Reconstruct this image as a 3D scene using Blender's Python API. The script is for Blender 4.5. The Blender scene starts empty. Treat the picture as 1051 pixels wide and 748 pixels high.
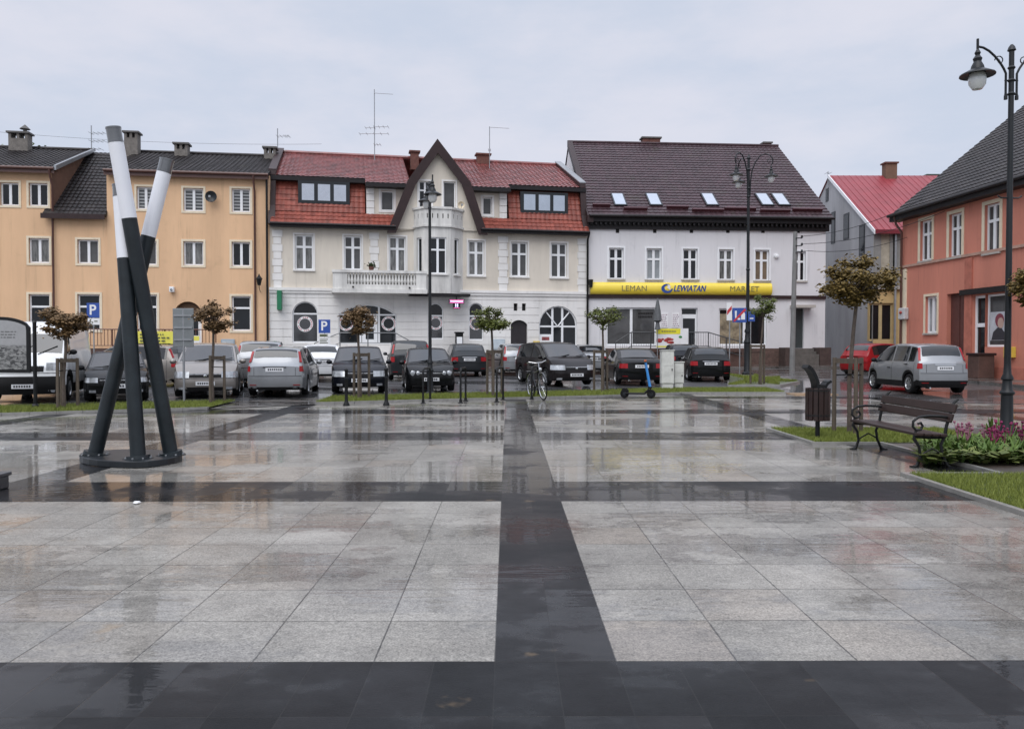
import bpy, bmesh, math, random
import numpy as np
from mathutils import Vector, Matrix, Euler
random.seed(7)
SC = bpy.context.scene
COL = SC.collection
R = math.radians
# ------------------------------------------------------------------ camera
CAM_H, FPX, CXP, CYP = 1.59, 820.0, 525.5, 374.0
CAM_ROT = Euler((R(90 - 1.258), 0, R(-0.314))).to_matrix()
def ray(u, v):
    return CAM_ROT @ Vector(((u - CXP) / FPX, -(v - CYP) / FPX, -1))
def at(u, v, Y):
    d = ray(u, v); t = Y / d.y
    return Vector((d.x * t, Y, CAM_H + d.z * t))
cd = bpy.data.cameras.new('camera'); cam = bpy.data.objects.new('camera', cd); COL.objects.link(cam)
cam.location = (0, 0, CAM_H); cam.rotation_euler = CAM_ROT.to_euler()
cd.sensor_width = 36; cd.lens = 36 * FPX / 1051; cd.clip_end = 3000; cd.clip_start = 0.05
SC.camera = cam
# ------------------------------------------------------------------ terrain
KERB = [(-60, -2.3), (-30, 10.5), (-11.7, 18.4), (-7.85, 20.06), (-5.4, 21.9), (-2.3, 23.2), (3.03, 25.1), (5.85, 26.8), (10.3, 26.9), (13, 22.2), (45, 20.5), (80, 19)]
def ykerb(x):
    if x <= KERB[0][0]: return KERB[0][1]
    for (a, b), (c, d) in zip(KERB, KERB[1:]):
        if x <= c: return b + (d - b) * (x - a) / (c - a)
    return KERB[-1][1]
def gz(x, y):
    t = y - ykerb(x)
    return 0.017 * min(max(t, 0), 27)
def ground(u, v):
    Y = CAM_H * FPX / max(v - 356, 4)
    for _ in range(30):
        p = at(u, v, Y); z = gz(p.x, p.y)
        d = ray(u, v); t = (z - CAM_H) / d.z
        Y = 0.5 * Y + 0.5 * d.y * t
    p = at(u, v, Y); return Vector((p.x, p.y, gz(p.x, p.y)))
# ------------------------------------------------------------------ materials
def lin(c):
    return tuple(((x / 12.92) if x <= 0.04045 else ((x + 0.055) / 1.055) ** 2.4) for x in c)
MATS = {}
def M(name, rgb, rough=0.6, metal=0.0, var=0.12, scale=3.0, bump=0.0, bscale=40.0, coat=0.0, spec=0.5, stretch=None, emit=0.0, crough=0.05, alpha=None):
    if name in MATS: return MATS[name]
    m = bpy.data.materials.new(name); m.use_nodes = True
    nt = m.node_tree; b = nt.nodes['Principled BSDF']
    b.inputs['Roughness'].default_value = rough; b.inputs['Metallic'].default_value = metal
    b.inputs['Specular IOR Level'].default_value = spec
    b.inputs['Coat Weight'].default_value = coat; b.inputs['Coat Roughness'].default_value = crough
    tc = nt.nodes.new('ShaderNodeTexCoord'); vec = tc.outputs['Object']
    if stretch:
        mp = nt.nodes.new('ShaderNodeMapping'); mp.inputs['Scale'].default_value = stretch
        nt.links.new(vec, mp.inputs[0]); vec = mp.outputs[0]
    n = nt.nodes.new('ShaderNodeTexNoise'); n.inputs['Scale'].default_value = scale; n.inputs['Detail'].default_value = 5; n.inputs['Roughness'].default_value = 0.65
    nt.links.new(vec, n.inputs['Vector'])
    rp = nt.nodes.new('ShaderNodeValToRGB')
    rp.color_ramp.elements[0].position = 0.3; rp.color_ramp.elements[1].position = 0.7
    rp.color_ramp.elements[0].color = tuple(max(0, x * (1 - var)) for x in rgb) + (1,)
    rp.color_ramp.elements[1].color = tuple(min(1, x * (1 + var)) for x in rgb) + (1,)
    nt.links.new(n.outputs['Fac'], rp.inputs[0]); cout = rp.outputs[0]
    if stretch and stretch[2] < 0.2:      # rain streaks and blotches on render
        nd, mt, mixc, noise, ramp = node_kit(nt); ob = tc.outputs['Object']
        st = mt('MULTIPLY', ramp(noise(ob, 1.0, 5, 0.65, (4.5, 4.5, 0.22)), 0.52, 0.78), ramp(noise(ob, 0.5, 4, 0.6), 0.35, 0.7))
        bl = ramp(noise(ob, 0.9, 6, 0.65), 0.55, 0.75)
        k = mt('SUBTRACT', 1.0, mt('ADD', mt('MULTIPLY', st, 0.38), mt('MULTIPLY', bl, 0.13)))
        sc_ = nd('VectorMath', operation='SCALE'); nt.links.new(cout, sc_.inputs[0]); nt.links.new(k, sc_.inputs['Scale']); cout = sc_.outputs[0]
    if name.endswith('_tiles'):           # every tile a tone of its own, moss in patches
        nd, mt, mixc, noise, ramp = node_kit(nt); ob = tc.outputs['Object']
        sx = nd('SeparateXYZ'); nt.links.new(ob, sx.inputs[0]); cb = nd('CombineXYZ')
        nt.links.new(mt('FLOOR', mt('DIVIDE', sx.outputs[0], 0.27)), cb.inputs[0]); nt.links.new(mt('FLOOR', mt('DIVIDE', sx.outputs[2], 0.21)), cb.inputs[1])
        wn = nd('TexWhiteNoise'); nt.links.new(cb.outputs[0], wn.inputs[0])
        sc_ = nd('VectorMath', operation='SCALE'); nt.links.new(cout, sc_.inputs[0]); nt.links.new(mt('ADD', 0.8, mt('MULTIPLY', wn.outputs['Value'], 0.42)), sc_.inputs['Scale'])
        cout = mixc(mt('MULTIPLY', ramp(noise(ob, 0.8, 7, 0.72), 0.54, 0.70), 0.5), sc_.outputs[0], (0.045, 0.04, 0.028))
    nt.links.new(cout, b.inputs['Base Color'])
    if bump:
        n2 = nt.nodes.new('ShaderNodeTexNoise'); n2.inputs['Scale'].default_value = bscale; n2.inputs['Detail'].default_value = 3
        nt.links.new(tc.outputs['Object'], n2.inputs['Vector'])
        bp = nt.nodes.new('ShaderNodeBump'); bp.inputs['Strength'].default_value = bump; bp.inputs['Distance'].default_value = 0.02
        nt.links.new(n2.outputs['Fac'], bp.inputs['Height']); nt.links.new(bp.outputs[0], b.inputs['Normal'])
    if emit:
        b.inputs['Emission Color'].default_value = rgb + (1,); b.inputs['Emission Strength'].default_value = emit
    MATS[name] = m
    return m
def glassy(name, rgb, rough=0.03):
    return M(name, rgb, rough=0.06, var=0.35, scale=0.9, coat=0.0, spec=0.33)

def node_kit(nt):
    def nd(t, **kw):
        n = nt.nodes.new('ShaderNode' + t)
        for k, v in kw.items(): setattr(n, k, v)
        return n
    def mt(op, a, b=None, c=None):
        n = nd('Math', operation=op)
        for i, x in enumerate((a, b, c)):
            if x is None: continue
            if isinstance(x, (int, float)): n.inputs[i].default_value = x
            else: nt.links.new(x, n.inputs[i])
        return n.outputs[0]
    def mixc(f, a, b, mode='MIX'):
        n = nd('Mix', data_type='RGBA', blend_type=mode)
        for i, x in ((0, f), (6, a), (7, b)):
            if isinstance(x, (int, float)): n.inputs[i].default_value = x
            elif isinstance(x, tuple): n.inputs[i].default_value = x + (1,)
            else: nt.links.new(x, n.inputs[i])
        return n.outputs[2]
    def noise(vec, scale, detail=3, rough=0.5, sc=None):
        if sc:
            mp = nd('Mapping'); mp.inputs['Scale'].default_value = sc; nt.links.new(vec, mp.inputs[0]); vec = mp.outputs[0]
        n = nd('TexNoise'); n.inputs['Scale'].default_value = scale; n.inputs['Detail'].default_value = detail; n.inputs['Roughness'].default_value = rough
        nt.links.new(vec, n.inputs['Vector']); return n.outputs['Fac']
    def ramp(x, p0, p1, c0=0.0, c1=1.0):
        n = nd('MapRange', interpolation_type='SMOOTHSTEP')
        for i, q in enumerate((p0, p1, c0, c1)): n.inputs[i + 1].default_value = q
        nt.links.new(x, n.inputs[0]); return n.outputs[0]
    return nd, mt, mixc, noise, ramp

def paving(name, c0, c1, tint, tw, td, ox, oy, joint, wet0, wet1, speck=0.25, dry=0.2, full=0.6, pool=0.26):
    """wet stone slabs: joints on a tw x td grid, a tone of its own for each slab, water film in patches"""
    m = bpy.data.materials.new(name); m.use_nodes = True
    nt = m.node_tree; b = nt.nodes['Principled BSDF']
    nd, mt, mixc, noise, ramp = node_kit(nt)
    pos = nd('NewGeometry').outputs['Position']
    sx = nd('SeparateXYZ'); nt.links.new(pos, sx.inputs[0])
    X = mt('DIVIDE', mt('SUBTRACT', sx.outputs[0], ox), tw); Y = mt('DIVIDE', mt('SUBTRACT', sx.outputs[1], oy), td)
    fx, fy = mt('FLOOR', X), mt('FLOOR', Y)
    cb = nd('CombineXYZ'); nt.links.new(fx, cb.inputs[0]); nt.links.new(fy, cb.inputs[1])
    wn = nd('TexWhiteNoise'); nt.links.new(cb.outputs[0], wn.inputs[0])
    rx, ry = mt('SUBTRACT', X, fx), mt('SUBTRACT', Y, fy)
    ex = mt('MULTIPLY', mt('MINIMUM', rx, mt('SUBTRACT', 1.0, rx)), tw)
    ey = mt('MULTIPLY', mt('MINIMUM', ry, mt('SUBTRACT', 1.0, ry)), td)
    e = mt('MINIMUM', ex, ey)
    jl = mt('MULTIPLY', ramp(mt('ADD', e, mt('MULTIPLY', mt('SUBTRACT', noise(pos, 22, 3, 0.6), 0.5), joint * 1.1)), joint * 0.4, joint * 1.1, 1.0, 0.0), ramp(noise(pos, 2.3, 3, 0.6), 0.25, 0.6, 0.45, 1.0))
    col = mixc(wn.outputs['Value'], c0, c1)
    sp = nd('SeparateXYZ'); nt.links.new(wn.outputs['Color'], sp.inputs[0])
    col = mixc(mt('MULTIPLY', ramp(sp.outputs[1], 0.6, 1.0), 0.4), col, tint)
    g1 = noise(pos, 75, 2, 0.75); g2 = noise(pos, 26, 3, 0.6); g3 = noise(pos, 1.3, 5, 0.6)
    k = mt('ADD', mt('MULTIPLY', mt('SUBTRACT', g1, 0.5), speck * 4), mt('MULTIPLY', mt('SUBTRACT', g2, 0.5), speck * 2.0))
    k = mt('ADD', mt('ADD', k, mt('MULTIPLY', mt('SUBTRACT', g3, 0.5), 0.9)), 1.0)
    v = nd('VectorMath', operation='SCALE'); nt.links.new(col, v.inputs[0]); nt.links.new(k, v.inputs['Scale'])
    # rusty leaf-like stains
    st = noise(pos, 1.9, 4, 0.55)
    col = mixc(mt('MULTIPLY', ramp(st, 0.66, 0.74), 0.35), v.outputs[0], (0.30, 0.21, 0.12))
    col = mixc(mt('MULTIPLY', jl, 0.8), col, (0.02, 0.02, 0.02))
    # water film: ragged puddles lying a little across the slabs
    w = noise(pos, 0.55, 6, 0.62, (0.8, 1.25, 1)); w2 = noise(pos, 6, 3, 0.6)
    ws = mt('ADD', mt('ADD', w, ramp(sx.outputs[1], 5.5, 12.0, 0.0, 0.04)), mt('ADD', mt('MULTIPLY', mt('SUBTRACT', w2, 0.5), 0.12), mt('MULTIPLY', mt('SUBTRACT', wn.outputs['Value'], 0.5), 0.08)))
    wet = ramp(ws, wet0, wet1); pud = ramp(mt('ADD', ws, mt('MULTIPLY', mt('SUBTRACT', noise(pos, 3.2, 5, 0.65, (0.6, 1.3, 1)), 0.5), 0.16)), wet0 + 0.135, wet0 + 0.165)
    damp = ramp(mt('ADD', mt('MULTIPLY', noise(pos, 1.6, 7, 0.75, (0.6, 1.4, 1)), 0.75), mt('MULTIPLY', w2, 0.25)), 0.44, 0.60)
    dk = nd('VectorMath', operation='SCALE'); nt.links.new(col, dk.inputs[0])
    nt.links.new(mt('SUBTRACT', 1.08, mt('ADD', mt('ADD', mt('MULTIPLY', wet, 0.12), mt('MULTIPLY', pud, 0.14)), mt('MULTIPLY', damp, 0.17))), dk.inputs['Scale'])
    nt.links.new(dk.outputs[0], b.inputs['Base Color'])
    nt.links.new(mt('SUBTRACT', 0.42, mt('MULTIPLY', wet, 0.2)), b.inputs['Roughness'])
    nt.links.new(mt('ADD', mt('ADD', dry, mt('MULTIPLY', wet, full - dry)), mt('MULTIPLY', pud, pool)), b.inputs['Coat Weight'])
    nt.links.new(mt('SUBTRACT', 0.19, mt('ADD', mt('MULTIPLY', wet, 0.10), mt('MULTIPLY', pud, 0.07))), b.inputs['Coat Roughness'])
    b.inputs['Coat IOR'].default_value = 1.30
    b.inputs['Specular IOR Level'].default_value = 0.10
    h = mt('ADD', mt('MULTIPLY', jl, -0.6), mt('MULTIPLY', g1, mt('SUBTRACT', 1.0, wet)))
    bp = nd('Bump'); bp.inputs['Strength'].default_value = 0.25; bp.inputs['Distance'].default_value = 0.004
    nt.links.new(h, bp.inputs['Height']); nt.links.new(bp.outputs[0], b.inputs['Normal'])
    rip = noise(pos, 7, 2, 0.5, (0.35, 1.6, 1)); rip2 = noise(pos, 45, 1, 0.5)
    tl = mt('MULTIPLY', sp.outputs[0], 0.0)
    b2 = nd('Bump'); b2.inputs['Strength'].default_value = 0.30; b2.inputs['Distance'].default_value = 0.006
    nt.links.new(mt('ADD', mt('ADD', rip, mt('MULTIPLY', rip2, mt('SUBTRACT', 0.26, mt('MULTIPLY', wet, 0.2)))), mt('ADD', mt('MULTIPLY', jl, -0.25), tl)), b2.inputs['Height']); nt.links.new(b2.outputs[0], b.inputs['Coat Normal'])
    MATS[name] = m
    return m
def wet_ground(name, c, wet0, wet1, gscale=90, tint=None):
    m = bpy.data.materials.new(name); m.use_nodes = True
    nt = m.node_tree; b = nt.nodes['Principled BSDF']
    nd, mt, mixc, noise, ramp = node_kit(nt)
    pos = nd('NewGeometry').outputs['Position']
    g = noise(pos, gscale, 3, 0.7); g3 = noise(pos, 0.6, 6, 0.6)
    k = mt('ADD', mt('MULTIPLY', mt('SUBTRACT', g, 0.5), 0.7), mt('MULTIPLY', g3, 0.9)); k = mt('ADD', k, 0.55)
    v = nd('VectorMath', operation='SCALE'); v.inputs[0].default_value = c; nt.links.new(k, v.inputs['Scale'])
    col = v.outputs[0]
    if tint: col = mixc(ramp(g3, 0.5, 0.62), col, tint)
    nt.links.new(col, b.inputs['Base Color'])
    w = noise(pos, 0.35, 5, 0.6, (0.6, 1.4, 1)); wet = ramp(w, wet0, wet1)
    b.inputs['Roughness'].default_value = 0.55
    nt.links.new(mt('ADD', 0.4, mt('MULTIPLY', wet, 0.6)), b.inputs['Coat Weight'])
    nt.links.new(mt('SUBTRACT', 0.28, mt('MULTIPLY', wet, 0.24)), b.inputs['Coat Roughness'])
    bp = nd('Bump'); bp.inputs['Strength'].default_value = 0.4; bp.inputs['Distance'].default_value = 0.006
    nt.links.new(g, bp.inputs['Height']); nt.links.new(bp.outputs[0], b.inputs['Normal'])
    b2 = nd('Bump'); b2.inputs['Strength'].default_value = 0.2; b2.inputs['Distance'].default_value = 0.006
    nt.links.new(noise(pos, 6, 2, 0.5, (0.4, 1.6, 1)), b2.inputs['Height']); nt.links.new(b2.outputs[0], b.inputs['Coat Normal'])
    MATS[name] = m; return m
def leafmat(name, a, b_, var2=0.5):
    m = bpy.data.materials.new(name); m.use_nodes = True
    nt = m.node_tree; b = nt.nodes['Principled BSDF']
    nd, mt, mixc, noise, ramp = node_kit(nt)
    g = nd('NewGeometry'); n = noise(g.outputs['Position'], 9, 2)
    rnd = g.outputs['Random Per Island']
    col = mixc(mt('ADD', mt('MULTIPLY', rnd, 0.65), mt('MULTIPLY', n, 0.35)), a, b_)
    nt.links.new(col, b.inputs['Base Color']); b.inputs['Roughness'].default_value = 0.6; b.inputs['Specular IOR Level'].default_value = 0.25
    b.inputs['Subsurface Weight'].default_value = 0.0
    MATS[name] = m; return m
# ------------------------------------------------------------------ mesh builder
class MB:
    def __init__(self): self.v = []; self.f = []; self.mi = []
    def add(self, vs, fs, mi=0, T=None):
        o = len(self.v)
        for p in vs:
            p = Vector(p)
            if T is not None: p = T @ p
            self.v.append(tuple(p))
        for f in fs: self.f.append(tuple(i + o for i in f)); self.mi.append(mi)
        return self
    def box(self, x0, x1, y0, y1, z0, z1, mi=0, T=None):
        vs = [(x0, y0, z0), (x1, y0, z0), (x1, y1, z0), (x0, y1, z0), (x0, y0, z1), (x1, y0, z1), (x1, y1, z1), (x0, y1, z1)]
        return self.add(vs, [(0, 3, 2, 1), (4, 5, 6, 7), (0, 1, 5, 4), (1, 2, 6, 5), (2, 3, 7, 6), (3, 0, 4, 7)], mi, T)
    def quad(self, a, b, c, d, mi=0, T=None): return self.add([a, b, c, d], [(0, 1, 2, 3)], mi, T)
    def poly(self, pts, mi=0, T=None): return self.add(pts, [tuple(range(len(pts)))], mi, T)
    def prism(self, pts, y0, y1, mi=0, T=None):
        """pts = (x, z) outline, anticlockwise seen from -y, extruded y0 -> y1"""
        n = len(pts)
        vs = [(x, y0, z) for x, z in pts] + [(x, y1, z) for x, z in pts]
        fs = [tuple(range(n)), tuple(range(2 * n - 1, n - 1, -1))]
        fs += [(i, i + n, (i + 1) % n + n, (i + 1) % n) for i in range(n)]
        return self.add(vs, fs, mi, T)
    def vprism(self, pts, z0, z1, mi=0, T=None):
        n = len(pts)
        vs = [(x, y, z0) for x, y in pts] + [(x, y, z1) for x, y in pts]
        fs = [tuple(range(n - 1, -1, -1)), tuple(range(n, 2 * n))]
        fs += [(i, (i + 1) % n, (i + 1) % n + n, i + n) for i in range(n)]
        return self.add(vs, fs, mi, T)
    def tube(self, pts, r, n=8, mi=0, T=None, cap=True):
        pts = [Vector(p) for p in pts]; m = len(pts)
        rs = r if isinstance(r, (list, tuple)) else [r] * m
        vs = []; up = None
        for i, p in enumerate(pts):
            t = (pts[min(i + 1, m - 1)] - pts[max(i - 1, 0)]).normalized()
            if up is None:
                up = Vector((0, 0, 1)) if abs(t.z) < 0.9 else Vector((1, 0, 0))
            a = t.cross(up)
            if a.length < 1e-4: a = t.cross(Vector((0, 1, 0)))
            a.normalize(); b = a.cross(t).normalized(); up = b
            for k in range(n):
                w = 2 * math.pi * k / n
                vs.append(p + (a * math.cos(w) + b * math.sin(w)) * rs[i])
        fs = []
        for i in range(m - 1):
            for k in range(n):
                fs.append((i * n + k, i * n + (k + 1) % n, (i + 1) * n + (k + 1) % n, (i + 1) * n + k))
        if cap: fs += [tuple(range(n - 1, -1, -1)), tuple(range((m - 1) * n, m * n))]
        return self.add(vs, fs, mi, T)
    def lathe(self, prof, n=16, c=(0, 0, 0), mi=0, T=None, axis='z'):
        vs = []
        for r, h in prof:
            for k in range(n):
                w = 2 * math.pi * k / n
                a, b = r * math.cos(w), r * math.sin(w)
                p = (a, b, h) if axis == 'z' else ((a, h, b) if axis == 'y' else (h, a, b))
                vs.append((p[0] + c[0], p[1] + c[1], p[2] + c[2]))
        m = len(prof)
        fs = [(i * n + k, i * n + (k + 1) % n, (i + 1) * n + (k + 1) % n, (i + 1) * n + k) for i in range(m - 1) for k in range(n)]
        return self.add(vs, fs, mi, T)
    def build(self, name, mat, parent=None, smooth=False, bevel=0.0, angle=35, recalc=True):
        me = bpy.data.meshes.new(name); me.from_pydata(self.v, [], self.f)
        for mm in (mat if isinstance(mat, (list, tuple)) else [mat]): me.materials.append(mm)
        if any(self.mi): me.polygons.foreach_set('material_index', self.mi)
        if recalc:
            bm = bmesh.new(); bm.from_mesh(me)
            bmesh.ops.remove_doubles(bm, verts=bm.verts, dist=1e-5)
            bmesh.ops.recalc_face_normals(bm, faces=bm.faces); bm.to_mesh(me); bm.free()
        if smooth:
            me.shade_smooth(); me.set_sharp_from_angle(angle=R(angle))
        o = bpy.data.objects.new(name, me); COL.objects.link(o)
        if parent: o.parent = parent
        if bevel:
            md = o.modifiers.new('bevel', 'BEVEL'); md.width = bevel; md.segments = 2; md.limit_method = 'ANGLE'; md.angle_limit = R(40)
        return o
def tag(o, label=None, cat=None, group=None, kind=None):
    if label: o['label'] = label
    if cat: o['category'] = cat
    if group: o['group'] = group
    if kind: o['kind'] = kind
    return o
def thing(name, label, cat, loc=(0, 0, 0), rz=0.0, group=None):
    o = bpy.data.objects.new(name, None); COL.objects.link(o)
    o.location = loc; o.rotation_euler = (0, 0, rz); o.empty_display_size = 0.2
    return tag(o, label, cat, group)
def copy_tree(o, parent=None):
    c = o.copy(); COL.objects.link(c); c.parent = parent
    for ch in list(o.children): copy_tree(ch, c)
    return c
def again(root, loc, rz, label, group=None, scale=None):
    c = copy_tree(root); c.location = loc; c.rotation_euler = (0, 0, rz); c['label'] = label
    if group: c['group'] = group
    if scale: c.scale = scale
    return c
def text_mesh(name, body, size, mat, parent, loc, rot, bold=0.0, shear=0.0, ext=0.004, align='CENTER', sx=1.0):
    cu = bpy.data.curves.new(name, 'FONT'); cu.body = body; cu.size = size; cu.offset = bold; cu.shear = shear; cu.extrude = ext
    cu.align_x = align; cu.align_y = 'CENTER'
    t = bpy.data.objects.new(name + '_tmp', cu); COL.objects.link(t)
    bpy.context.view_layer.update()
    me = bpy.data.meshes.new_from_object(t.evaluated_get(bpy.context.evaluated_depsgraph_get()))
    bpy.data.objects.remove(t); bpy.data.curves.remove(cu)
    me.materials.clear(); me.materials.append(mat); me.name = name
    o = bpy.data.objects.new(name, me); COL.objects.link(o); o.parent = parent; o.location = loc; o.rotation_euler = rot; o.scale = (sx, 1, 1)
    return o
def blob(rx, ry, rz, c, n=10, m=6):
    pr = [(max(math.sin(math.pi * i / m), 1e-3), -math.cos(math.pi * i / m)) for i in range(m + 1)]
    vs, fs = [], []
    for r, h in pr:
        for k in range(n):
            w = 2 * math.pi * k / n
            vs.append((c[0] + rx * r * math.cos(w), c[1] + ry * r * math.sin(w), c[2] + rz * h))
    for i in range(m):
        for k in range(n): fs.append((i * n + k, i * n + (k + 1) % n, (i + 1) * n + (k + 1) % n, (i + 1) * n + k))
    return vs, fs
# ------------------------------------------------------------------ world and sun
w = bpy.data.worlds.new('World'); SC.world = w; w.use_nodes = True
nt = w.node_tree; bg = nt.nodes['Background']; bg.inputs['Strength'].default_value = 0.1
nd, mt, mixc, noise, ramp = node_kit(nt)
SUN_EL, SUN_ROT = R(52), R(200)
sk = nd('TexSky'); sk.sky_type = 'NISHITA'; sk.sun_disc = False; sk.sun_elevation = SUN_EL; sk.sun_rotation = SUN_ROT
tc = nd('TexCoord'); dv = tc.outputs['Generated']
sp = nd('SeparateXYZ'); nt.links.new(dv, sp.inputs[0])
cl = noise(dv, 2.6, 6, 0.55, (1, 1, 2.6)); cl2 = noise(dv, 6.5, 5, 0.6, (1, 1, 3.0))
cf = mt('ADD', mt('MULTIPLY', cl, 0.7), mt('MULTIPLY', cl2, 0.3))
oc = mixc(ramp(cf, 0.38, 0.64), (5.5, 6.05, 7.2), (6.7, 6.8, 7.65))
hi = mt('MULTIPLY', ramp(sp.outputs[2], 0.42, 1.0, 1.0, 2.45), ramp(sp.outputs[1], 0.1, -0.9, 1.0, 1.2))
vs = nd('VectorMath', operation='SCALE'); nt.links.new(oc, vs.inputs[0]); nt.links.new(hi, vs.inputs['Scale'])
nt.links.new(mixc(0.06, vs.outputs[0], sk.outputs[0]), bg.inputs['Color'])
sl = bpy.data.lights.new('sun', 'SUN'); sl.energy = 1.5; sl.angle = R(50); sl.color = (1, 0.97, 0.93)
so = bpy.data.objects.new('sun', sl); COL.objects.link(so)
# sun_rotation is measured clockwise from +Y: direction to the sun
sd = Vector((math.sin(SUN_ROT) * math.cos(SUN_EL), math.cos(SUN_ROT) * math.cos(SUN_EL), math.sin(SUN_EL)))
so.rotation_euler = sd.to_track_quat('Z', 'Y').to_euler(); so.location = (0, -20, 40)
SC.view_settings.view_transform = 'Standard'; SC.view_settings.look = 'None'; SC.view_settings.gamma = 1; SC.view_settings.exposure = 0.17
SC.view_settings.use_curve_mapping = False
# ------------------------------------------------------------------ shared materials
m_light = paving('granite_light', (0.218, 0.207, 0.186), (0.305, 0.290, 0.262), (0.235, 0.19, 0.15), 0.613, 0.6, -0.064, 4.01, 0.006, 0.36, 0.58, 0.55, 0.24, 0.48)
m_dark = paving('granite_dark', (0.009, 0.0095, 0.0105), (0.016, 0.0165, 0.018), (0.015, 0.013, 0.0135), 0.3065, 0.6, -0.064, 4.01, 0.004, 0.36, 0.60, 0.25, 0.07, 0.27, 0.20)
m_setts = paving('pavement_slabs', (0.10, 0.095, 0.09), (0.16, 0.15, 0.14), (0.15, 0.12, 0.10), 0.35, 0.35, 0, 0, 0.008, 0.40, 0.62)
m_asph = wet_ground('asphalt', (0.055, 0.055, 0.058), 0.38, 0.6)
m_road = wet_ground('road_setts', (0.06, 0.054, 0.052), 0.34, 0.55)
m_soil = wet_ground('soil', (0.045, 0.034, 0.026), 0.7, 0.9, 30)
m_turf = wet_ground('turf', (0.045, 0.06, 0.018), 0.8, 0.95, 25)
m_kerb = M('kerb_stone', (0.22, 0.215, 0.20), 0.45, var=0.2, scale=6, coat=0.4)
m_grass = leafmat('grass_blades', (0.085, 0.12, 0.018), (0.23, 0.255, 0.055))
m_black = M('black_iron', (0.006, 0.0065, 0.007), 0.45, 0.0, spec=0.3)
m_anthr = M('anthracite_paint', (0.014, 0.017, 0.020), 0.4, spec=0.35)
m_steel = M('galvanised', (0.32, 0.33, 0.34), 0.45, 0.7)
m_white = M('white_paint', (0.74, 0.74, 0.74), 0.5, var=0.06)
m_rubber = M('rubber', (0.008, 0.008, 0.0085), 0.75, spec=0.2)
m_wood = M('dark_board', (0.024, 0.013, 0.011), 0.4, var=0.3, scale=8, stretch=(1, 0.15, 1), spec=0.35)
m_stake = M('stake_wood', (0.085, 0.066, 0.047), 0.75, var=0.35, scale=5, stretch=(3, 3, 0.4), bump=0.3)
m_bark = M('bark', (0.09, 0.07, 0.055), 0.85, var=0.35, scale=8, bump=0.5)
# ------------------------------------------------------------------ setting sheets
def sheet(name, polys, mat, label=None, kind='structure'):
    mb = MB()
    for p in polys: mb.poly(p)
    o = mb.build(name, mat, recalc=False); return tag(o, label, None, None, kind)
sheet('ground', [[(-400, -200, -0.06), (400, -200, -0.06), (400, 600, -0.06), (-400, 600, -0.06)]], m_asph, 'wet ground beyond the square')
xs = [-40, -16.62, -16.0, -10.9, -10.28, -5.84, -5.22, -0.064, 0.549, 5.49, 6.1, 11.04, 11.65, 26]
ys = [-12, -7.99, -6.79, -2.59, -1.39]
ys += [2.81 + 5.4 * k + d for k in range(5) for d in (0, 1.2)] + [29.0]
mb = MB()
for i in range(len(xs) - 1):
    for j in range(len(ys) - 1):
        dark = (i % 2 == 1) or (j % 2 == 1)
        mb.quad((xs[i], ys[j], 0), (xs[i + 1], ys[j], 0), (xs[i + 1], ys[j + 1], 0), (xs[i], ys[j + 1], 0), 1 if dark else 0)
tag(mb.build('plaza', [m_light, m_dark], recalc=False), 'wet granite square of pale slabs crossed by dark strips', None, None, 'structure')
# asphalt: follows the slope behind the kerb line
def slope_sheet(name, x0, x1, t0, t1, dz, mat, label, step=0.5, kind='structure'):
    n = max(2, int((x1 - x0) / step)); mb = MB(); ts = sorted({t0, t1} | {t for t in (27.0,) if t0 < t < t1})
    for i in range(n):
        a = x0 + (x1 - x0) * i / n; b = x0 + (x1 - x0) * (i + 1) / n
        for p, q in zip(ts, ts[1:]):
            ya, yb = ykerb(a), ykerb(b)
            P = lambda x, y: (x, y, gz(x, y) + dz)
            mb.quad(P(a, ya + p), P(b, yb + p), P(b, yb + q), P(a, ya + q))
    return tag(mb.build(name, mat), label, None, None, kind)
slope_sheet('car_park', -60, 10.3, 0.0, 70, 0.010, m_asph, 'wet grey car park between the square and the houses')
slope_sheet('road', 10.3, 80, 0.0, 70, 0.010, m_road, 'wet street in front of the orange house')
slope_sheet('path', -7.6, -5.3, 0.0, 2.4, 0.018, m_setts, 'light paved crossing between the two grass verges')
G1 = slope_sheet('verge', -40, -7.6, 0.12, 2.1, 0.055, m_turf, 'turf of the long verge left of the paved crossing')
G2 = slope_sheet('verge', -5.3, 9.4, 0.12, 2.1, 0.055, m_turf, 'turf of the verge in front of the parked cars')
def kerb_line(x0, x1):
    mb = MB(); n = int((x1 - x0) / 0.5)
    for i in range(n):
        a = x0 + (x1 - x0) * i / n + 0.004; b = x0 + (x1 - x0) * (i + 1) / n - 0.004
        ya, yb = ykerb(a), ykerb(b)
        mb.add([(a, ya, -0.02), (b, yb, -0.02), (b, yb + 0.12, -0.02), (a, ya + 0.12, -0.02), (a, ya, 0.07), (b, yb, 0.07), (b, yb + 0.12, 0.07), (a, ya + 0.12, 0.07)],
               [(0, 3, 2, 1), (4, 5, 6, 7), (0, 1, 5, 4), (1, 2, 6, 5), (2, 3, 7, 6), (3, 0, 4, 7)])
    return mb
tag(kerb_line(-40, -7.6).build('kerb', m_kerb), 'grey kerb along the long left verge', None, None, 'structure')
tag(kerb_line(-5.3, 9.4).build('kerb', m_kerb), 'grey kerb along the verge with the electricity cabinets', None, None, 'structure')
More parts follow.
